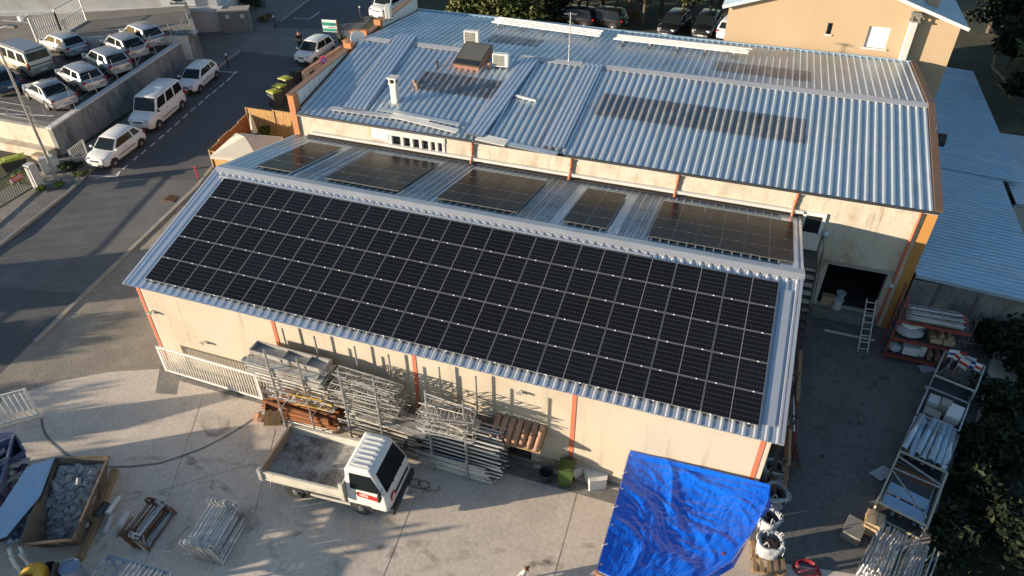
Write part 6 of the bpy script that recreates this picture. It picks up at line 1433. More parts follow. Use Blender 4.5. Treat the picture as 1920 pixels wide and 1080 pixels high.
rs = [('sign_white', 'sign_red'), ('sign_white', 'sign_blue'), ('sign_red', 'sign_white'), ('white_plastic', 'sign_red'), ('steel', 'sign_white'), ('sign_white', 'bin_lid'), ('sign_blue', 'sign_white'), ('sign_white', 'sign_red')]
desc = ['white road sign with red bar', 'white road sign with blue bar', 'red road sign with white bar', 'white barrier board with red stripe', 'grey sign back with pale bar', 'white sign board with yellow green bar', 'blue road sign with white bar', 'tall white and red marker board']
for k, (ma, mb_) in enumerate(rs):
    x, y = .25 + .15 * k + random.uniform(-.05, .05), -.25 - .07 * (k % 4); t = thing('road_sign', desc[k] + ' standing in the farthest cage', 'sign', cl(ca, x, y, .2), th_r + random.uniform(-.5, .5)); t.rotation_euler = (random.uniform(-.3, .1), random.uniform(-.2, .2), t.rotation_euler.z)
    m_ = MB(); m_.tube((0, 0, 0), (0, 0, 1.0), .025, 6); m_.build('pole', M['steel'], t); w2, h2 = random.uniform(.22, .4), random.uniform(.3, .5)
    m_ = MB(); m_.box((0, 0, 1.0 + h2 / 2), (w2, .02, h2)); m_.build('board', M[ma], t); m_ = MB(); m_.box((0, -.014, 1.0 + h2 * .5), (w2 * .98, .008, h2 * .3)); m_.build('stripe', M[mb_], t)
for k in range(14):
    m_ = MB(); m_.tube((0, 0, 0), (random.uniform(-.2, .2), random.uniform(-.9, -.3), 1.05 + random.uniform(-.2, .15)), .02, 6); single('sign_pole', m_, M[random.choice(['steel', 'steel_white', 'wood'])], 'thin pole leaning in the cage of road signs', 'pole', 'poles in the road sign cage', loc=cl(ca, .1 + .095 * k, -.35, .2))
cb_ = cage('steel cage holding boxed white cabinets and blocks', 1.95, 1.75, 1.45, .75, M['steel'])
for k, (x, y, d, mk, lb) in enumerate(((.35, -.45, (.4, .5, .5), 'coping', 'grey stone block at the left of the cabinet cage'), (.75, -.5, (.36, .42, .62), 'concrete_smooth', 'square concrete block beside the white cabinet'), (1.12, -.8, (.5, .8, .62), 'white_plastic', 'white cabinet with pale blue top in the second cage'), (.45, -1.15, (.6, .4, .42), 'concrete_smooth', 'low grey block in front of the cabinet cage'), (.9, -1.5, (.7, .25, .4), 'coping', 'narrow pale slab at the near end of the cabinet cage'))):
    m_ = MB(); m_.box((0, 0, d[2] / 2), d); o = single('block', m_, M[mk], lb, 'block', loc=cl(ca, 0, 0, 0) * 0 + cl(cb_, x, y, .2), bevel=.02); o.rotation_euler = (0, 0, th_r + random.uniform(-.1, .1))
cc_ = cage('steel cage topped with folded blue grey metal sheets', 3.85, 2.1, 1.5, .7, M['steel'])
for k in range(7):
    m_ = MB(); wv = .24
    m_.grid(lambda u, v: V((wv * (u - .5), (v - .5) * 2.15, .10 * math.cos((u - .5) * 3.0))), 6, 1); o = single('metal_trough', m_, M['galv_old'] if k % 3 else M['galv'], 'folded blue grey metal sheet on the third cage', 'sheet metal', 'folded sheets on the third cage', loc=cl(cc_, .12 + .21 * k, -1.05 + random.uniform(-.1, .1), .74 + random.uniform(0, .12)), smooth=True); o.rotation_euler = (0, random.uniform(-.3, .3), th_r + random.uniform(-.06, .06)); o.modifiers.new('t', 'SOLIDIFY').thickness = .01
for y in (-.45, -1.5):
    m_ = MB(); m_.path([cl(cc_, -.03, y, .6), cl(cc_, .4, y + .1, .95), cl(cc_, 1.0, y - .06, .97), cl(cc_, 1.52, y, .6)], .012, 4)
    single('strap', m_, M['steel_white'], 'pale strap tied over the far end of the folded metal sheets' if y > -1 else 'pale strap tied over the near end of the folded metal sheets', 'strap')
cd_ = cage('long cage of lit pale posts holding grids and rusty plates', 6.1, 2.7, 1.55, .85, mat('cream post paint', (.55, .50, .38), (.42, .38, .29), .6, scale=3))
m_ = MB(); m_.beam((.02, -.3, .87), (1.5, -.75, .9), .06, .04); m_.beam((.02, -.95, .88), (1.5, -.85, .88), .06, .04); m_.beam((.05, -1.1, .87), (1.45, -2.4, .87), .04, .04); m_.build('cross_bar', M['steel_white'], cd_)
for k, (y, mk, lb) in enumerate(((-.5, 'rust', 'rusty plate in the long cage'), (-1.0, 'steel_dark', 'dark grille in the middle of the long cage'), (-1.55, 'galv_old', 'blue grey grating in the long cage'), (-2.2, 'blue_sheet', 'smooth pale blue plate at the near end of the long cage'))):
    m_ = MB(); m_.box((.7, 0, 0), (1.25, .5, .03)); [m_.box((.15 + .1 * q, 0, .025), (.02, .48, .02)) for q in range(12)]; o = single('plate', m_, M[mk], lb, 'plate', loc=cl(cd_, .05, y, .45 + .05 * k)); o.rotation_euler = (0, 0, th_r)
for k in range(16):
    m_ = MB(); m_.beam((0, 0, 0), (0, -random.uniform(1.2, 2.3), 0), random.uniform(.05, .12), .05); o = single('bar', m_, M[random.choice(['steel', 'steel_white', 'galv_old', 'wood', 'rust'])], 'bar lying lengthwise in the long cage among the grids', 'bar', 'bars in the long cage', loc=cl(cd_, .15 + .085 * k, -.25, .24 + .06 * (k % 3))); o.rotation_euler = (0, 0, th_r + random.uniform(-.06, .06))
for k in range(12):
    m_ = MB(); m_.beam((0, 0, 0), (0, -1.5, 0), random.uniform(.06, .14), .06); o = single('board', m_, M[random.choice(['steel', 'wood', 'coping', 'galv_old'])], 'board lying under the folded metal sheets of the third cage', 'board', 'boards in the third cage', loc=cl(cc_, .1 + .11 * k, -.25, .24 + .1 * (k % 3))); o.rotation_euler = (0, 0, th_r + random.uniform(-.05, .05))
P = gp(1632, 1003); m_ = MB(); m_.box((0, 0, .33), (.55, .6, .62)); m_.box((0, 0, .652), (.06, .6, .006)); single('cardboard_box', m_, M['cardboard'], 'sunlit cardboard box at the near end of the cage row', 'box', loc=(P.x, P.y + .2, .013)).rotation_euler = (0, 0, th_r + .15)
P = gp(1612, 1010); m_ = MB(); m_.box((0, 0, .2), (.6, .8, .38)); single('crate', m_, M['concrete_dark'], 'crate with shade put into its colour behind the sunlit cardboard box', 'crate', loc=(P.x - .25, P.y + .1, .013), bevel=.01).rotation_euler = (0, 0, th_r)  # wooden crate in a dark colour that stands in for shade
# row of frames at the bottom right
a = gp(1598, 1090); pr_ = single('scaffold_trestle', hframe(1.9, .85, .024), M['steel'], '', 'scaffold frame')
bdir = math.atan2(-rowd.y, -rowd.x)
scatter(pr_, [(a + rown_ * (.105 * k) - rowd * random.uniform(-.08, .08) + V((0, 0, .03)), (.12 + random.uniform(-.05, .05), random.uniform(-.03, .03), bdir + random.uniform(-.03, .03))) for k in range(17)], 'galvanised frame in the sunlit row at the bottom right', 'row of frames at the bottom right')
# litter and hose
def litter(label, pts, m, z=.02):
    q = [gp(*p) for p in pts]; c = sum(q, V()) / len(q); m_ = MB()
    q2 = [V((p.x - c.x, p.y - c.y, .012 + .035 * random.random())) for p in q]; m_.prism(q2, (0, 0, .006)); single('plastic_sheet', m_, m, label, 'litter', loc=(c.x, c.y, z))
litter('pale square plastic sheet lying in the shaded yard', [(1628, 888), (1655, 874), (1680, 888), (1650, 904)], M['bag']); litter('crumpled white sheet under the front of the red rack', [(1720, 686), (1745, 684), (1758, 698), (1728, 700)], M['bag']); litter('small white paper scrap in the shaded yard', [(1733, 726), (1742, 724), (1747, 732), (1735, 734)], M['white_plastic'])
m_ = MB(); c = gp(1512, 1072); pts = [c + V((.45 * math.cos(k * .55) * (1 - k * .008), .3 * math.sin(k * .55) * (1 - k * .008) + .004 * k, .025 + .002 * k)) for k in range(50)]; m_.path(pts, .022, 6); single('hose', m_, mat('red hose', (.22, .012, .02), rough=.5), 'dark red hose coiled on the ground at the bottom right', 'hose')
m_ = MB(); c = gp(1408, 1030); m_.path([gp(1410, 1020) + V((0, 0, 1.6)), gp(1412, 1035) + V((0, 0, .6)), gp(1408, 1050) + V((0, 0, .02)), gp(1425, 1075) + V((0, 0, .02))], .014, 5); single('cable', m_, M['black'], 'black cable hanging from the tarpaulin corner to the ground', 'cable')
# dark scuff marks on the shaded concrete
random.seed(21); sc_ = MB()
for k in range(70):
    p = gp(random.uniform(1530, 1690), random.uniform(660, 900)); a = random.uniform(0, 6.3); L_ = random.uniform(.06, .3); sc_.box((p.x, p.y, .0185), (L_, L_ * random.uniform(.2, .6), .002), Matrix.Rotation(a, 3, 'Z'))
stuct(sc_.build('yard_scuff', M['steel_dark']))
# ------------------------------------------------------------------ on the workshop roof
P = rF(4.05, 8.58); ck = thing('roof_chimney', 'pale concrete chimney with open capped top standing on the workshop roof', 'chimney', (P.x, P.y, P.z - .1))
m_ = MB(); m_.box((0, 0, .55), (.34, .34, 1.1)); m_.build('stack', M['coping'], ck, bevel=.02)
m_ = MB(); m_.box((0, 0, 1.12), (.44, .44, .06)); [m_.box((sx * .15, sy * .15, 1.26), (.07, .07, .22)) for sx in (-1, 1) for sy in (-1, 1)]; m_.box((0, 0, 1.40), (.50, .50, .07)); m_.build('cap', M['coping'], ck); m_ = MB(); m_.box((0, 0, 1.25), (.2, .2, .2)); m_.build('flue_hole', M['dark'], ck); m_ = MB(); m_.box((0, -.05, .1), (.6, .6, .06), Matrix.Rotation(FP, 3, 'X')); m_.build('flashing', M['galv_trim'], ck)
rotF = Matrix.Rotation(FP, 3, 'X')
hb_ = thing('roof_hatch', 'dark glazed roof hatch with brick coloured sides near the workshop ridge', 'roof window', rF(6.55, 13.05)); hb_.rotation_euler = (FP, 0, -.06); hb_.scale = (.92, .9, .75)
m_ = MB(); m_.prism([V((-.8, -1.05, 0)), V((-.8, 1.0, 0)), V((-.8, 1.0, .62)), V((-.8, -1.05, .34))], (1.6, 0, 0)); m_.build('upstand', mat('brick upstand', (.30, .145, .10), (.24, .12, .08), .85, scale=5), hb_)
m_ = MB(); m_.beam((0, -1.1, .40), (0, 1.04, .69), 1.72, .07); m_.build('frame', mat('dark hatch frame', (.07, .055, .045), rough=.6), hb_)
m_ = MB(); m_.beam((0, -.55, .525), (0, .92, .725), 1.5, .02); m_.build('pane', mat('dusty glass', (.10, .10, .09), rough=.35), hb_); m_ = MB(); m_.beam((0, -1.02, .452), (0, -.62, .507), 1.5, .02); m_.build('pane', M['glass'], hb_)
def ac(name, label, loc, rz):
    t = thing(name, label, 'air conditioner', loc, rz); m_ = MB(); m_.box((0, 0, .42), (.85, .34, .68)); m_.build('case', M['white_plastic'], t, bevel=.03, seg=2)
    m_ = MB(); m_.box((-.08, -.172, .42), (.60, .01, .56)); m_.build('fan_opening', mat('fan grille', (.14, .135, .09), rough=.7), t)
    m_ = MB(); [m_.box((-.08 - .26 + .065 * k, -.182, .42), (.012, .012, .56)) for k in range(9)]; [m_.box((-.08, -.184, .18 + .08 * k), (.6, .012, .012)) for k in range(7)]; m_.build('grille', M['coping'], t)
    m_ = MB(); m_.box((-.3, 0, .04), (.06, .4, .08)); m_.build('foot', M['steel_dark'], t); m_ = MB(); m_.box((.3, 0, .04), (.06, .4, .08)); m_.build('foot', M['steel_dark'], t)
P = rB(5.6, 15.2); ac('air_conditioner', 'white air conditioner unit standing alone behind the ridge of the workshop roof', P, .12)
P = rF(8.2, 12.75); ac('air_conditioner', 'white air conditioner unit right beside the dark roof hatch', P, .1)
ac('air_conditioner', 'white air conditioner mounted on the street side parapet', (-.62, 17.3, rB(0, 17.3).z + .35), -1.2)
for px, py, h_ in ((820, 128, .28), (782, 168, .25), (778, 160, .2), (918, 130, .25)):
    P = pF(px, py); m_ = MB(); m_.tube((0, 0, -.05), (0, 0, h_), .07, 10); m_.lathe((0, 0, h_), [(.1, 0), (.12, .05), (.04, .1)], 10); single('vent_pipe', m_, M['tile'] if px != 820 else M['steel_dark'], {820: 'small dark vent pipe above the left dark roof light', 782: 'brown vent pipe at the left end of the dark roof light', 778: 'short brown vent pipe behind the other brown one', 918: 'small brown vent pipe in front of the roof hatch'}[px], 'vent', loc=P)
def sheetstack(label, xb, yb, xt, yt, W, n, group):
    a = rF(xb, yb, .09); b = rF(xt, yt, .09); v = (b - a); L_ = v.length; u = V((1, 0, 0)) - v.normalized() * v.normalized().x
    for k in range(n):
        m_ = MB(); o_ = NBF * (.035 * k); sheet(m_, V((0, 0, 0)), u, v, NBF, W, L_ - random.uniform(0, .3), .25, rib=(.04, .10, .04), back=.004)
        single('roof_sheet_spare', m_, M['galv_new'] if k < n - 1 else M['galv_new'], label + [', bottom sheet', ', second sheet', ', third sheet', ', top sheet'][k if k < n - 1 else 3], 'roof sheet', group, loc=a + o_ + u * random.uniform(-.06, .06) + v.normalized() * random.uniform(-.1, .1))
sheetstack('loose ribbed sheet in the left stack across the workshop roof', 1.75, 7.3, 1.35, 14.6, 1.25, 3, 'loose roof sheets stacked on the workshop roof')
sheetstack('loose ribbed sheet in the middle stack down to the gutter', 8.52, 6.75, 9.05, 13.7, .92, 3, 'loose roof sheets stacked on the workshop roof')
sheetstack('loose ribbed sheet in the right stack left of the long roof light', 12.38, 6.8, 12.42, 13.95, .95, 3, 'loose roof sheets stacked on the workshop roof')
def trim(label, a, b, w, h, m, off=.1):
    A, B_ = pF(*a, off), pF(*b, off); m_ = MB(); m_.beam(V((0, 0, 0)), B_ - A, w, h, NBF); single('flashing_strip', m_, m, label, 'flashing', loc=A)
trim('long pale flashing lying along the gutter below the chimney', (622, 203), (805, 228), .28, .05, M['galv_trim'], .1)
trim('bright folded flashing lying right of the chimney foot', (712, 204), (862, 233), .22, .06, M['galv'], .16)
trim('dull wide flashing nearest the window strip', (735, 216), (858, 246), .3, .04, M['coping'], .12)
trim('short dull strip between the two sheet stacks at the gutter', (895, 256), (950, 268), .5, .05, M['coping'], .1)
trim('pale strip lying at the gutter left of the right sheet stack', (955, 270), (1045, 289), .28, .04, M['galv'], .1)
trim('short white bar lying across the ribs in the middle of the workshop roof', (966, 179), (1005, 189), .12, .06, M['white_paint'], .1)
def railset(label, x0, x1, y0, y1, skew):
    t = thing('rail_stack', label, 'rails', rB((x0 + x1) / 2, (y0 + y1) / 2, 0)); o_ = t.location
    for k in range(4):
        y = y0 + (y1 - y0) * k / 3; m_ = MB(); a = rB(x0 + .2 * random.random(), y, .34) - o_; b = rB(x1 - .2 * random.random(), y + skew, .34) - o_; m_.beam(a, b, .09, .08); m_.build('rail', M['white_paint'], t)
    for k in range(5):
        x = x0 + (x1 - x0) * (k + .4) / 5; m_ = MB(); m_.beam(rB(x, y0 - .12, .24) - o_, rB(x, y1 + .12, .24) - o_, .1, .1, NBB); m_.build('bearer', M['steel'], t)
        
        for ye in (y0, y1): m_ = MB(); m_.box(rB(x, ye, .12) - o_, (.1, .1, .2)); m_.build('foot', M['steel_dark'], t)
railset('white rails on bearers along the far left slope of the workshop roof', 5.2, 12.2, 19.1, 20.3, -.6); railset('white rails on bearers along the far middle slope of the workshop roof', 12.9, 20.5, 18.3, 19.2, .0)
P = rF(11.55, 13.9); an = thing('antenna_mast', 'thin antenna mast on the workshop ridge', 'antenna', P); m_ = MB(); m_.tube((0, 0, 0), (0, 0, 2.6), .025, 6); m_.build('mast', M['steel'], an)
m_ = MB(); m_.tube((-.35, 0, 2.5), (.35, 0, 2.55), .012, 5); [m_.tube((-.3 + .12 * k, -.2, 2.51), (-.3 + .12 * k, .2, 2.51), .008, 4) for k in range(6)]; m_.tube((-.15, .1, 2.1), (.2, -.1, 2.1), .01, 4); m_.build('aerial', M['steel'], an)
P = at(670, 72, 0, -.75); sd_ = thing('satellite_dish', 'pale satellite dish on the street side parapet', 'satellite dish', (-.72, P.y, P.z)); m_ = MB(); m_.lathe((0, 0, 0), [(.02, -.09), (.2, -.07), (.34, 0), (.42, .06), (.40, .06), (.3, .01), (.02, -.06)], 20, Matrix.Rotation(rad(35), 3, 'Z') @ Matrix.Rotation(rad(66), 3, 'X')); m_.build('dish', M['white_plastic'], sd_, smooth=True); m_ = MB(); m_.tube((0, 0, -.6), (0, .05, 0), .03); m_.tube((0, 0, 0), (.28, -.42, .05), .012); m_.build('arm', M['steel'], sd_)
P = at(1762, 262, 0, 29.3); vn = thing('extract_fan', 'black ducted extract fan on the workshop end wall', 'fan', (29.15, P.y, P.z)); m_ = MB(); m_.tube((-.2, 0, 0), (.35, 0, 0), .3, 14); m_.build('duct', M['black'], vn); m_ = MB(); m_.box((.0, 0, -.4), (.3, .9, .06)); [m_.tube((-.1, s * .4, -.4), (-.25, s * .4, .8), .03) for s in (-1, 1)]; m_.build('bracket', M['steel_dark'], vn)

# ------------------------------------------------------------------ along the street
lp = gp(110, 345); sl = thing('street_lamp_pole', 'tall grey street lamp pole rising from the pavement by the white gate pillar', 'lamp pole', lp); m_ = MB(); m_.tube((0, 0, 0), (0, 0, 9.0), .09, 10, .05); m_.build('pole', M['steel'], sl); m_ = MB(); m_.box((0, 0, .1), (.3, .3, .2)); m_.build('base', M['steel'], sl); m_ = MB(); m_.tube((0, 0, 8.95), (1.0, .2, 9.2), .04); m_.box((1.25, .25, 9.22), (.6, .22, .12)); m_.build('lamp_head', M['steel_dark'], sl)
a, b = gp(66, 352.6), gp(0, 397); d = (b - a).normalized(); e2 = a + d * 9.5; e2.z = terrain(e2.x, e2.y)
slat_gate('green_fence', 'dark green slatted gate fence along the pavement with red and white notice', (e2.x, e2.y, .06), (a.x, a.y, a.z + .06), 1.42, 64, M['fence_green'], bw_=.04, mid=False, cat='fence')
e3 = e2 + d * 6; slat_gate('green_fence', 'dark green slatted fence continuing beyond the left edge of the photo', (e3.x, e3.y, .06), (e2.x, e2.y, .06), 1.42, 40, M['fence_green'], bw_=.04, mid=False, cat='fence')
c = gp(74, 352); m_ = MB(); m_.box((0, 0, .78), (.48, .48, 1.56)); o = m_.build('pillar', M['render_white'], bevel=.02); o.name = 'gate_pillar'; o.location = c; o.rotation_euler = (0, 0, math.atan2(d.y, d.x)); tag(o, 'white rendered gate pillar at the end of the green fence', 'pillar')
q0 = a.lerp(b, .35); t = thing('notice_sign', 'red and white notice fixed to the green fence', 'sign', (q0.x + .05, q0.y, q0.z + 1.15), math.atan2(d.y, d.x)); m_ = MB(); m_.box((0, .03, 0), (.9, .015, .34)); m_.build('board', M['sign_red'], t); m_ = MB(); m_.box((.34, .042, -.02), (.2, .008, .28)); [m_.box((-.12, .042, .07 - .11 * k), (.58, .008, .045)) for k in range(2)]; m_.build('lettering', M['sign_white'], t)
for k, (px, py, s, lb) in enumerate(((96, 322, (.8, .45, 1.0), 'grey meter cabinet behind the street lamp pole'), (108, 320, (.5, .35, .85), 'pale meter box with small vent beside the lamp pole'))):
    c = gp(px, py); t = thing('meter_cabinet', lb, 'cabinet', (c.x, c.y, c.z), .9); m_ = MB(); m_.box((0, 0, s[2] / 2), s); m_.build('case', M['render_white'], t, bevel=.02); m_ = MB(); m_.box((0, -s[1] / 2 - .006, s[2] * .55), (s[0] * .8, .012, s[2] * .7)); m_.build('door', M['coping'], t)
c = gp(32, 318); wheelie('waste_container', 'large yellow green lidded container in the neighbouring yard', (c.x, c.y, 0), 1.0, M['steel_dark'], M['bin_lid'], 1.15, 1.35, .8)
c = gp(85, 318); m_ = MB(); m_.box((0, 0, .3), (.7, .5, .6)); single('carton', m_, M['cardboard'], 'brown carton between the gate pillar and the car park wall', 'box', loc=(c.x - .3, c.y + .2, c.z + .3), bevel=.01)
a, b = gp(141, 312), gp(166, 292); slat_gate('crowd_barrier', 'grey metal barrier standing by the foot of the retaining wall', (a.x, a.y, a.z + .08), (b.x, b.y, b.z + .08), 1.0, 10, M['steel'], bw_=.02, mid=False, th=.035, cat='barrier')
p = gp(372, 335); m_ = MB(); m_.tube((0, 0, 0), (-.05, .03, .75), .05, 8); m_.tube((-.05, .03, .75), (-.052, .03, .8), .06, 8); single('marker_post', m_, M['sign_red'], 'red marker post on the verge by the warehouse roof corner', 'post', loc=p, bevel=.02)
for k, (px, py, lb) in enumerate(((429, 127, 'black white topped bollard at the end of the parking bays'), (517, 54, 'black white topped bollard on the far pavement'), (677, 36, 'black white topped bollard in front of the white panel van'))):
    p = gp(px, py); t = thing('bollard', lb, 'bollard', p); m_ = MB(); m_.tube((0, 0, 0), (0, 0, .95), .06, 10); m_.build('post', M['black'], t); m_ = MB(); m_.lathe((0, 0, .95), [(.065, 0), (.065, .1), (.03, .15)], 10); m_.build('cap', M['sign_white'], t)
# sign post with green and white board, traffic sign
p = gp(640, 100); sp_ = thing('sign_post', 'green and white board on a dark post above the white city car', 'sign', p); hh = height_over(p, 617, 40) - p.z; m_ = MB(); m_.tube((0, 0, 0), (0, 0, hh + .1), .05, 8); m_.build('post', M['rust'], sp_)
cy_ = rad(8); m_ = MB(); m_.box((-.62, -.08, hh - .42), (1.15, .05, .9), Matrix.Rotation(cy_, 3, 'Z')); m_.build('board', M['sign_white'], sp_)
m_ = MB(); m_.box((-.62, -.115, hh - .28), (1.1, .015, .26), Matrix.Rotation(cy_, 3, 'Z')); m_.box((-.62, -.115, hh - .72), (1.1, .015, .22), Matrix.Rotation(cy_, 3, 'Z')); m_.build('green_band', M['sign_green'], sp_)
m_ = MB(); [m_.box((-.9 + .28 * k, -.122, hh - .5), (.2, .012, .06), Matrix.Rotation(cy_, 3, 'Z')) for k in range(3)]; [m_.box((-.85 + .45 * k, -.128, hh - .28), (.3, .012, .05), Matrix.Rotation(cy_, 3, 'Z')) for k in range(2)]; m_.build('lettering', M['sign_ink'], sp_)
m_ = MB(); m_.box((.1, -.05, hh - 1.25), (.28, .2, .7)); m_.build('box', M['black'], sp_)
p = gp(612, 140); ts = thing('no_parking_sign', 'round blue sign with red rim by the workshop parapet', 'sign', p); hh = height_over(p, 608, 112) - p.z; m_ = MB(); m_.tube((0, 0, 0), (0, 0, hh + .2), .03, 8); m_.build('post', M['steel'], ts)
rS = Matrix.Rotation(rad(12), 3, 'Z') @ Matrix.Rotation(rad(90), 3, 'X'); m_ = MB(); m_.lathe((0, -.04, hh), [(.30, -.01), (.30, .01)], 24, rS); m_.build('rim', M['sign_red'], ts); m_ = MB(); m_.lathe((0, -.05, hh), [(.23, -.01), (.23, .01)], 24, rS); m_.build('disc', M['sign_blue'], ts); m_ = MB(); m_.box((.01, -.064, hh), (.46, .012, .06), Matrix.Rotation(rad(12), 3, 'Z') @ Matrix.Rotation(rad(45), 3, 'Y')); m_.build('bar', M['sign_red'], ts)
# bins on the pavement by the parapet
for k, (px, py, lb, lid, h_) in enumerate(((519, 197, 'waste bin with yellow green lid nearest the wooden fence', 'bin_lid', 1.1), (540, 172, 'waste bin with yellow green lid behind the nearest one', 'bin_lid', 1.1), (528, 184, 'waste bin with bright yellow lid squeezed between the other two', 'bin_lid', 1.0), (560, 155, 'black lidded waste bin in front of the white city car', 'black', 1.05))):
    p = gp(px, py); wheelie('waste_bin', lb, (p.x, p.y, p.z), 1.2 + .15 * k, M['steel_dark'], M[lid], h_, .72, .8, 'waste bins along the pavement')
# garden wall pieces along the pavement
a, b = gp(560, 158), gp(655, 92); gw = thing('garden_wall', 'low terracotta topped garden wall between street and workshop', 'wall', (0, 0, 0)); m_ = MB(); wallseg(m_, (a.x + .6, a.y), (b.x + .8, b.y), a.z, a.z + .9, b.z, b.z + 1.0, .22); m_.build('wall', M['render_old'], gw); m_ = MB(); m_.beam((a.x + .5, a.y, a.z + .94), (b.x + .7, b.y, b.z + 1.04), .32, .07); m_.build('coping', M['tile'], gw)
for k, (px, py, lb) in enumerate(((636, 118, 'square orange gate pier left of the satellite dish'), (650, 100, 'taller orange gate pier next to the green shrub'))):
    p = gp(px, py); m_ = MB(); m_.box((0, 0, .9), (.5, .5, 1.8)); m_.box((0, 0, 1.83), (.6, .6, .08)); single('gate_pier', m_, M['terracotta'], lb, 'pier', loc=(p.x + 1.0, p.y, p.z))
# fenced terrace with parasols
def boardfence(label, a, b, h_, m, n=4, cat='fence'):
    a, b = V(a), V(b); t = thing('board_fence', label, cat, a); d = (b - a); L_ = d.length; dn = d.normalized()
    for k in range(n):
        p, q = d * (k / n), d * ((k + 1) / n) - dn * .06; m_ = MB(); hh_ = h_ * (1 + .06 * (k % 2)); nb = 9
        for i in range(nb):
            u0, u1 = i / nb, (i + .92) / nb; A_ = p.lerp(q, u0); B_ = p.lerp(q, u1); m_.prism([A_, B_, B_ + V((0, 0, hh_)), A_ + V((0, 0, hh_))], V((-dn.y, dn.x, 0)) * .025)
        m_.build('panel', m, t)
        m_ = MB(); m_.beam(p - dn * .03, p - dn * .03 + V((0, 0, hh_ + .06)), .09, .09); m_.build('post', M['wood'], t)
        m_ = MB(); m_.beam(p + V((0, 0, hh_ + .02)), q + V((0, 0, hh_ + .02)), .08, .04); m_.build('rail', M['wood_honey'], t)
A_, B_ = gp(402, 314), gp(472, 246); boardfence('stained orange board fence along the street side of the terrace', A_, B_, 1.15, M['wood_orange'], 4)
boardfence('honey coloured board fence closing the far side of the terrace', B_, V((-1.2, B_.y + .1, B_.z)), 1.6, M['wood_honey'], 4)
boardfence('short honey board fence at the near corner of the terrace', A_, A_ + V((1.6, -.1, 0)), 1.1, M['wood_honey'], 1)
drape('terrace', [(-9.0, 8.9), (-9.6, 13.5), (-1, 13.6), (-1, 8.6)], M['wood'], .03)
q = [at(*p, 2, 2.35) for p in ((408, 288), (462, 250), (512, 262), (470, 300))]; c = sum(q, V()) / 4
ps = thing('parasol', 'large square cream parasol open over the terrace', 'parasol', (c.x, c.y, terrain(c.x, c.y))); zz = 2.35 - ps.location.z; m_ = MB(); ap = V((0, 0, zz + .62)); qq = [V((x - c.x, y - c.y, zz)) for x, y in ((c.x - 1.5, c.y - 1.5), (c.x + 1.5, c.y - 1.5), (c.x + 1.5, c.y + 1.5), (c.x - 1.5, c.y + 1.5))]
for k in range(4): m_.add([qq[k], qq[(k + 1) % 4], ap], [(0, 1, 2)]); m_.prism([qq[k], qq[(k + 1) % 4], qq[(k + 1) % 4] - V((0, 0, .18)), qq[k] - V((0, 0, .18))], V((0, 0, .001)) + (qq[k] + qq[(k + 1) % 4]).normalized() * .01)
m_.build('canopy', M['canvas'], ps); m_ = MB(); m_.tube((0, 0, 0), ap, .035, 8); m_.build('pole', M['wood'], ps); ps.rotation_euler = (0, 0, .15)
c = gp(482, 268); pc = thing('closed_parasol', 'folded white parasol standing on the terrace', 'parasol', c); m_ = MB(); m_.lathe((0, 0, .75), [(.2, 0), (.17, .3), (.12, .8), (.03, 1.25)], 9); m_.build('canopy', M['canvas'], pc); m_ = MB(); m_.tube((0, 0, 0), (0, 0, 2.05), .025); m_.build('pole', M['wood'], pc); m_ = MB(); m_.lathe((0, 0, 0), [(.28, 0), (.28, .06), (.05, .1)], 12); m_.build('base', M['steel_dark'], pc)
# electric cabinet by the pale building
c = gp(445, 62); ec = thing('electric_cabinet', 'grey electric substation cabinet at the corner of the pale building', 'cabinet', c, rad(28)); hh = 1.75
m_ = MB(); m_.box((0, .6, hh / 2), (2.3, 1.2, hh)); m_.build('case', M['block'], ec, bevel=.03); m_ = MB(); m_.box((0, .6, hh + .05), (2.5, 1.4, .1)); m_.build('roof', M['concrete_smooth'], ec)
for x in (-.58, .58): m_ = MB(); m_.box((x, -.012, .95), (1.0, .03, 1.65)); dr_ = m_.build('door', M['concrete_dark'], ec); m_ = MB(); m_.box((x + .1, -.035, 1.35), (.3, .015, .3)); m_.build('vent', M['coping'], dr_)

# ------------------------------------------------------------------ man on the street
pp = gp(566, 100); mn = thing('person', 'man in black clothes standing in the street holding a phone', 'person', pp, rad(-35))
BP_ = [(0, 0, .98), (0, 0, 1.18), (0, 0, 1.40), (.02, 0, 1.52), (.03, 0, 1.58), (.035, 0, 1.68),
       (0, .19, 1.42), (.02, .25, 1.16), (.24, .14, 1.14), (.31, .10, 1.17), (0, -.19, 1.42), (.0, -.26, 1.15), (.22, -.12, 1.13), (.30, -.07, 1.17),
       (0, .09, .90), (.02, .11, .50), (-.02, .12, .09), (.12, .13, .03), (0, -.09, .90), (.0, -.10, .50), (-.03, -.11, .09), (.11, -.12, .03)]
BE_ = [(0, 1), (1, 2), (2, 3), (3, 4), (4, 5), (2, 6), (6, 7), (7, 8), (8, 9), (2, 10), (10, 11), (11, 12), (12, 13), (0, 14), (14, 15), (15, 16), (16, 17), (0, 18), (18, 19), (19, 20), (20, 21)]
BR_ = [.13, .12, .14, .055, .075, .085, .065, .045, .035, .035, .065, .045, .035, .035, .09, .06, .042, .04, .09, .06, .042, .04]
nb_ = len(BP_)
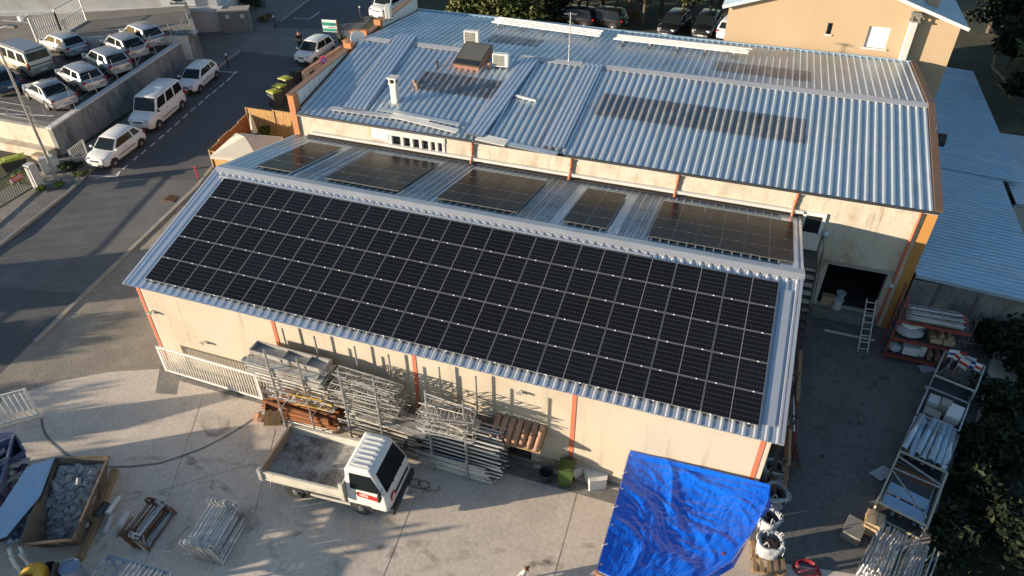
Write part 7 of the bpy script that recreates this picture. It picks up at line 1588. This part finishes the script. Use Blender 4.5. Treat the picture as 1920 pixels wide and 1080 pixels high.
for sy, hi in ((1, 9), (-1, 13)):      # five fingers curled round the phone
    hx, hy, hz_ = BP_[hi]
    for k in range(4):
        y = hy - sy * .035 + sy * 0.0 + (k - 1.5) * .018; BP_ += [(hx + .05, y, hz_ + .02), (hx + .075, y - sy * .012, hz_ + .05 - .004 * abs(k - 1.5))]; BE_ += [(hi, len(BP_) - 2), (len(BP_) - 2, len(BP_) - 1)]; BR_ += [.011, .009]
    BP_ += [(hx + .02, hy - sy * .05, hz_ + .03), (hx + .05, hy - sy * .055, hz_ + .055)]; BE_ += [(hi, len(BP_) - 2), (len(BP_) - 2, len(BP_) - 1)]; BR_ += [.013, .011]
skin('body', BP_, BE_, BR_, M['skin'], mn)
skin('shirt', [(0, 0, .96), (0, 0, 1.18), (0, 0, 1.41), (0, .19, 1.42), (.015, .24, 1.22), (0, -.19, 1.42), (.0, -.25, 1.22)], [(0, 1), (1, 2), (2, 3), (3, 4), (2, 5), (5, 6)], [.15, .14, .155, .08, .065, .08, .065], M['cloth_black'], mn)
skin('trousers', [(0, 0, .98), (0, .09, .90), (.02, .11, .50), (-.02, .12, .12), (0, -.09, .90), (.0, -.10, .50), (-.03, -.11, .12)], [(0, 1), (1, 2), (2, 3), (0, 4), (4, 5), (5, 6)], [.145, .105, .078, .06, .105, .078, .06], M['cloth_grey'], mn)
m_ = MB(); m_.blob((.015, 0, 1.69), (.105, .092, .09), 12, 8); m_.build('hair', M['hair'], mn, smooth=True)
m_ = MB(); m_.blob((.12, 0, 1.635), (.018, .014, .022), 8, 5); m_.build('nose', M['skin'], mn, smooth=True); m_ = MB(); [m_.blob((.112, s * .035, 1.662), (.008, .011, .007), 8, 5) for s in (-1, 1)]; m_.box((.108, 0, 1.598), (.012, .045, .008)); m_.build('face_marks', M['hair'], mn)
for s in (-1, 1): m_ = MB(); m_.blob((.03, s * .09, 1.645), (.022, .012, .032), 8, 5); m_.build('ear', M['skin'], mn, smooth=True); m_ = MB(); m_.blob((.05, s * .125, .045), (.13, .05, .05), 10, 6); m_.build('shoe', M['black'], mn, smooth=True)
m_ = MB(); m_.box((.385, .015, 1.23), (.012, .075, .15), Matrix.Rotation(.4, 3, 'Y')); single('phone', m_, M['black'], 'dark phone held by the man in black', 'phone', loc=pp).rotation_euler = (0, 0, rad(-35))
# ------------------------------------------------------------------ trees, shrubs and ground cover
def leaves(mb, clumps, n, size, flat=.6):
    tot = sum(c[1][0] * c[1][1] * c[1][2] for c in clumps); 
    for c, r in clumps:
        k = max(4, int(n * r[0] * r[1] * r[2] / tot))
        for _ in range(k):
            while True:
                d = V((random.gauss(0, 1), random.gauss(0, 1), random.gauss(0, 1)))
                if d.length > .1: break
            d.normalize(); q = random.random() ** .33 * random.uniform(.82, 1.12)
            p = V((c[0] + d.x * r[0] * q, c[1] + d.y * r[1] * q, c[2] + d.z * r[2] * q))
            if p.z < .02: p.z = .02 + random.random() * .1
            s = size * random.choice((.5, .7, .9, 1.1, 1.5)) * random.uniform(.8, 1.2); a = V((random.gauss(0, 1), random.gauss(0, 1), random.gauss(0, flat))).normalized(); b = a.cross(d + V((random.gauss(0, .5), random.gauss(0, .5), random.gauss(0, .5)))).normalized()
            mb.add([p - a * s, p - b * s * .45, p + a * s, p + b * s * .45], [(0, 1, 2, 3)])
    return mb
def plant(name, label, cat, loc, w, h, n, size, lm, group=None, trunk=0.0, nclump=9, tm='bark', squash=1.0):
    t = thing(name, label, cat, loc, random.uniform(0, 6), group); cl = []
    z0 = trunk * .85
    for k in range(nclump):
        a = 2.4 * k + random.uniform(-.4, .4); rr = w * .36 * math.sqrt(random.uniform(.05, 1)); z = z0 + (h - z0) * random.uniform(.22, .84); f = 1 - .45 * abs((z - z0) / (h - z0) - .45)
        cl.append(((rr * math.cos(a), rr * math.sin(a), z), (w * .25 * f * random.uniform(.7, 1.3), w * .25 * f * random.uniform(.7, 1.3), (h - z0) * .2 * random.uniform(.7, 1.2) * squash)))
    cl.append(((0, 0, z0 + (h - z0) * .5), (w * .33, w * .33, (h - z0) * .42)))
    m_ = leaves(MB(), cl, n, size); m_.build('crown', M[lm], t)
    m_ = MB(); hh_ = max(trunk, h * .4); r_ = max(.03, w * .035); m_.tube((0, 0, -.05), (.04, .03, hh_), r_, 8, r_ * .65)
    for k in range(5):
        a = 1.26 * k; m_.tube((.04, .03, hh_ * (.75 + .05 * k)), (w * .28 * math.cos(a), w * .28 * math.sin(a), hh_ + (h - hh_) * (.3 + .1 * (k % 3))), r_ * .45, 6, r_ * .15)
    m_.build('trunk', M[tm], t); return t
random.seed(5)
# hedge and trees behind the workshop
hx = [(866, 30, 3.2, 3.0), (896, 33, 3.6, 3.6), (930, 36, 3.4, 3.2), (962, 38, 3.8, 3.6), (1000, 40, 3.4, 3.0), (1034, 36, 3.0, 3.4)]
lab = ['olive bushy shrub at the left end of the hedge behind the workshop', 'dense green shrub second from the left in the hedge', 'pale green shrub third from the left in the hedge', 'dense shrub in the middle of the hedge behind the workshop', 'olive shrub fifth from the left in the hedge', 'shrub at the right end of the hedge by the slim cypress']
for k, (px, py, w, h) in enumerate(hx):
    p = gp(px, py + 12); plant('shrub', lab[k], 'shrub', p, w, h, 2200, .17, ['leaf_olive', 'leaf', 'leaf_olive', 'leaf', 'leaf_olive', 'leaf_dark'][k], 'hedge behind the workshop')
p = gp(1058, 40); plant('cypress', 'slim dark cypress between the hedge and the black cars', 'tree', p, 1.2, 5.5, 1800, .14, 'leaf_dark', trunk=.3, nclump=14)
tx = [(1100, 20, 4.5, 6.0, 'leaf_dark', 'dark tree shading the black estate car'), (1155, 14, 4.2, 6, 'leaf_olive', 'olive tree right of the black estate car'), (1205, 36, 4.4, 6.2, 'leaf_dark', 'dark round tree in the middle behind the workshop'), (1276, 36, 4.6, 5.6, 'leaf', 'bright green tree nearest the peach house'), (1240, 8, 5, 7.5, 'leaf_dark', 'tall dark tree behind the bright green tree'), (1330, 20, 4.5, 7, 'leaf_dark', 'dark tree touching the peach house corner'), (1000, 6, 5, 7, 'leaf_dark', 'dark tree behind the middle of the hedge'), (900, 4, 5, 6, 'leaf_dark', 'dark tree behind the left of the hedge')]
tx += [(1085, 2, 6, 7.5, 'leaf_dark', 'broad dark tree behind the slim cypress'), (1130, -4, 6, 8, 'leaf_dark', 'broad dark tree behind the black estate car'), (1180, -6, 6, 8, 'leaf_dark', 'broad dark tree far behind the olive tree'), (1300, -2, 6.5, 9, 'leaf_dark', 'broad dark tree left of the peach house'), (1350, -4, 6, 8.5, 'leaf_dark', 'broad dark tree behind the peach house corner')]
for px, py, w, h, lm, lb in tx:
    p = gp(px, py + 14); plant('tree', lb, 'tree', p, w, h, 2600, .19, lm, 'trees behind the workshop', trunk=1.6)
for k, (px, py) in enumerate(((1165, 30), (1010, 52))):
    p = gp(px, py); m_ = MB(); 
    for q in range(500):
        a, r = random.uniform(0, 6.3), 1.6 * math.sqrt(random.random()); b0 = V((r * math.cos(a), r * .6 * math.sin(a), 0)); m_.add([b0, b0 + V((.03, 0, 0)), b0 + V((random.uniform(-.15, .15), random.uniform(-.15, .15), random.uniform(.3, .7)))], [(0, 1, 2)])
    tag(m_.build('dry_grass', M['dry'], loc=p), ['dry yellow grass beside the black estate car', 'dry yellow grass in front of the hedge'][k], 'grass', kind='stuff')
# street corner greenery
for k, (px, py, w, h, lm, lb) in enumerate(((645, 100, .7, 1.4, 'leaf_bright', 'bright green slim shrub beside the orange gate pier'), (588, 150, 1.0, .8, 'leaf_olive', 'low olive shrub on the garden wall by the round sign'), (500, 262, .8, 1.2, 'leaf', 'leafy potted plant on the terrace next to the folded parasol'), (480, 16, 2.6, 1.4, 'leaf_dark', 'dark shrub behind the grey electric cabinet'), (500, 38, 1.3, .6, 'dry', 'dry grass tuft by the bollard on the far pavement'), (452, 12, 2.2, 1.8, 'leaf_dark', 'dark shrub against the side of the pale building'))):
    p = gp(px, py); plant('shrub', lb, 'shrub', p, w, h, 700, .1, lm, nclump=6)
for k, (px, py, w, h, lm, lb) in enumerate(((125, 320, 1.3, .6, 'leaf', 'weeds at the foot of the retaining wall behind the lamp pole'), (140, 318, 1.2, .5, 'leaf_dark', 'dark weeds under the metal barrier'), (112, 350, .7, .35, 'leaf_bright', 'bright weeds around the foot of the lamp pole'), (80, 356, .6, .3, 'leaf_bright', 'bright weeds at the foot of the white gate pillar'), (155, 330, 1.2, .35, 'leaf_olive', 'low weeds on the kerb in front of the nearest hatchback'), (40, 345, 1.6, .9, 'leaf_bright', 'bright green shrub glowing behind the green fence'))):
    p = gp(px, py); plant('weed_clump', lb, 'weeds', p, w, h, 420, .07, lm, nclump=6)
# dark overgrown bank on the right of the yard
def inpoly(x, y, P):
    c = False; j = len(P) - 1
    for i in range(len(P)):
        if (P[i][1] > y) != (P[j][1] > y) and x < (P[j][0] - P[i][0]) * (y - P[i][1]) / (P[j][1] - P[i][1]) + P[i][0]: c = not c
        j = i
    return c
bank = [(28.2, -14), (29.0, -6.2), (30.1, -2.0), (31.4, 1.3), (33.4, 4.4), (34.2, 6.2), (44, 9), (46, -14)]
drape('bank', bank, M['earth'], .03)
m_ = MB(); nlv = 0
while nlv < 16000:
    x, y = random.uniform(28, 44), random.uniform(-13, 9)
    if not inpoly(x, y, bank): continue
    nlv += 1; hgt = .15 + .5 * (noise.noise(V((x * .5, y * .5, 2))) + .5) + .25 * (noise.noise(V((x * 1.6, y * 1.6, 4))))
    p = V((x, y, max(.06, hgt * random.uniform(.5, 1.05)))); s = random.uniform(.07, .17); a = V((random.gauss(0, 1), random.gauss(0, 1), random.gauss(0, .45))).normalized(); b = a.cross(V((random.gauss(0, .4), random.gauss(0, .4), 1))).normalized(); m_.add([p - a * s, p - b * s * .6, p + a * s, p + b * s * .6], [(0, 1, 2, 3)])
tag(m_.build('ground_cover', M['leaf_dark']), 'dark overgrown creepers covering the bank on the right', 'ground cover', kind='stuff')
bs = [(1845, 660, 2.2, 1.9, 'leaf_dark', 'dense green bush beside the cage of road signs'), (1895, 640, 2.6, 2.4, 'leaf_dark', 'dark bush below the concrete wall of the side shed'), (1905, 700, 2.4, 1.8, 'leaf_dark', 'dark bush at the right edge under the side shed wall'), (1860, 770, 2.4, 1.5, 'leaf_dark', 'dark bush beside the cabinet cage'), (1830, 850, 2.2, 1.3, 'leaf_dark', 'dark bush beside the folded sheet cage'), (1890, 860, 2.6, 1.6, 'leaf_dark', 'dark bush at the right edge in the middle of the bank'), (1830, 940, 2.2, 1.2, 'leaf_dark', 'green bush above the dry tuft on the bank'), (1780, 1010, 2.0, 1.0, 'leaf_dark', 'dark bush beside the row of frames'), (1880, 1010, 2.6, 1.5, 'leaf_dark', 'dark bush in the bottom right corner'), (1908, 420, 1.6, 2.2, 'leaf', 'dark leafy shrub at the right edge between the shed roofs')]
for px, py, w, h, lm, lb in bs:
    p = gp(px, py); plant('bush', lb, 'bush', p, w, h, 1300, .13, lm, 'bushes on the right bank')
p = gp(1785, 968); plant('dry_tuft', 'sunlit dry grass tuft on the dark bank', 'grass tuft', p, .8, .55, 260, .1, 'dry', nclump=5)
gr_ = MB()
for k in range(900):
    t_ = random.random(); p = gp(lerp(1668, 1760, t_) + random.uniform(-9, 9), lerp(1078, 880, t_)); b0 = V((p.x, p.y, .01)); gr_.add([b0, b0 + V((.025, .01, 0)), b0 + V((random.uniform(-.1, .1), random.uniform(-.1, .1), random.uniform(.12, .38)))], [(0, 1, 2)])
tag(gr_.build('grass_edge', M['leaf_olive']), 'thin grass along the edge of the yard behind the cages', 'grass', kind='stuff')
# trees at the upper right
ur = [(1838, 40, 4.5, 6.0, 'leaf_dark', 'dark tree right of the peach house'), (1890, 60, 5, 6.5, 'leaf_dark', 'dark tree at the upper right edge'), (1868, 120, 3.6, 4.0, 'leaf_dark', 'dark bushy tree behind the far shed roof'), (1910, 150, 4, 4.5, 'leaf_olive', 'olive tree at the right edge above the shed roofs'), (1908, 10, 6, 8, 'leaf_dark', 'tall dark tree in the upper right corner')]
ur += [(1850, 80, 5, 6, 'leaf_dark', 'broad dark tree over the far shed corner'), (1900, 105, 5, 5.5, 'leaf_dark', 'broad dark tree below the tall one at the right edge'), (1905, 200, 3.5, 3.6, 'leaf_dark', 'dark bushy tree at the right edge by the light roof')]
for px, py, w, h, lm, lb in ur:
    p = gp(px, py + 20); p.x += .5; plant('tree', lb, 'tree', p, w, h, 2200, .2, lm, 'trees at the upper right', trunk=1.2)
random.seed(9); dp_ = [gp(1862, 130), gp(1880, 180)]
for k in range(9):
    p = dp_[0].lerp(dp_[1], random.random()) + V((random.uniform(-.6, .6), random.uniform(-1, 1), 0)); m_ = MB(); m_.beam((0, 0, .1 + .09 * k), (random.uniform(-.5, .5), random.uniform(-2.6, -1.8), .1 + .09 * k), .14, .05); single('old_plank', m_, M['steel_dark'] if k % 2 else M['wood'], 'old plank in the dark pile beside the far shed roof', 'plank', 'pile of old planks at the upper right', loc=p)
# ------------------------------------------------------------------ neighbours just outside the left edge: they shade the road and yard
SLP = .33 / 2.0156
def uvp(u, v): return ((u + 1.75 * v) / 2.0156, (v - 1.75 * u) / 2.0156)
def block(name, label, u0, u1, v0, v1, h):
    P = [uvp(*q) for q in ((u0, v0), (u1, v0), (u1, v1), (u0, v1))]; c = V((sum(p[0] for p in P) / 4, sum(p[1] for p in P) / 4, 0)); t = thing(name, label, 'building', c)
    m_ = MB(); m_.prism([V((p[0] - c.x, p[1] - c.y, -.2)) for p in P], (0, 0, h)); m_.build('wall', M['render_old'], t, fix=True); m_ = MB(); m_.prism([V((p[0] - c.x, p[1] - c.y, h - .2)) * 1.0 for p in P], (0, 0, .2)); m_.build('roof', M['tile'], t, fix=True)
block('neighbour_house', 'plain pale house outside the left edge across the road', -4.3, -.15, -36, -27, (27 - 2.5) * SLP)
for k, (u_, v_, w_, h_) in enumerate(((5.9, -24, 2.2, (24 - 3.0) * SLP), (7.6, -24, 2.6, (24 + .6) * SLP), (9.6, -24, 2.8, (24 + 1.5) * SLP))):
    x, y = uvp(u_, v_); plant('tree', ['thin leafed young tree outside the left edge opposite the yard', 'thin leafed taller tree outside the left edge opposite the yard', 'thin leafed tree beside the store outside the lower left edge'][k], 'tree', (x, y, 0), w_, h_, 620, .15, 'leaf_olive', trunk=.4, nclump=10)
block('neighbour_store', 'long pale store building outside the lower left edge', 10.4, 15.2, -30, -23, (23 + 1.5) * SLP)
x, y = uvp(2.2, -24); plant('tree', 'round low tree outside the left edge across the road', 'tree', (x, y, 0), 3.7, (24 - 7.6) * SLP + .35, 3500, .2, 'leaf', trunk=.5, nclump=16)
pf = thing('picket_fence', 'tall picket fence outside the lower left edge of the yard', 'fence', (*uvp(14.5, -9), 0))
for k in range(7):
    u = 13.5 + .32 * k; x, y = uvp(u, -9); m_ = MB(); m_.box((x - pf.location.x, y - pf.location.y, 1.2 + .1 * (k % 3)), (.10, .10, 2.4 + .2 * (k % 3))); m_.build('picket', M['wood'], pf)
for z, v_ in ((1.95, 0), (2.35, 0)):
    m_ = MB(); m_.beam(V((*uvp(13.4, -9), z)) - pf.location, V((*uvp(15.5, -9), z)) - pf.location, .07, .14); m_.build('rail', M['wood'], pf)

for k in range(5):  # added hedge out of view, put here to shade the bank
    x, y = uvp(21.2 + 1.6 * k, 8.6 - .2 * k); plant('shrub', ['dense added shrub out of view, shading the bank, nearest it', 'second added shrub out of view, shading the bank', 'middle added shrub out of view, shading the bank', 'fourth added shrub out of view, shading the bank', 'last added shrub out of view, shading the bank'][k], 'shrub', (x, y, 0), 2.1, 3.9, 1500, .17, 'leaf', 'added hedge that shades the bank')
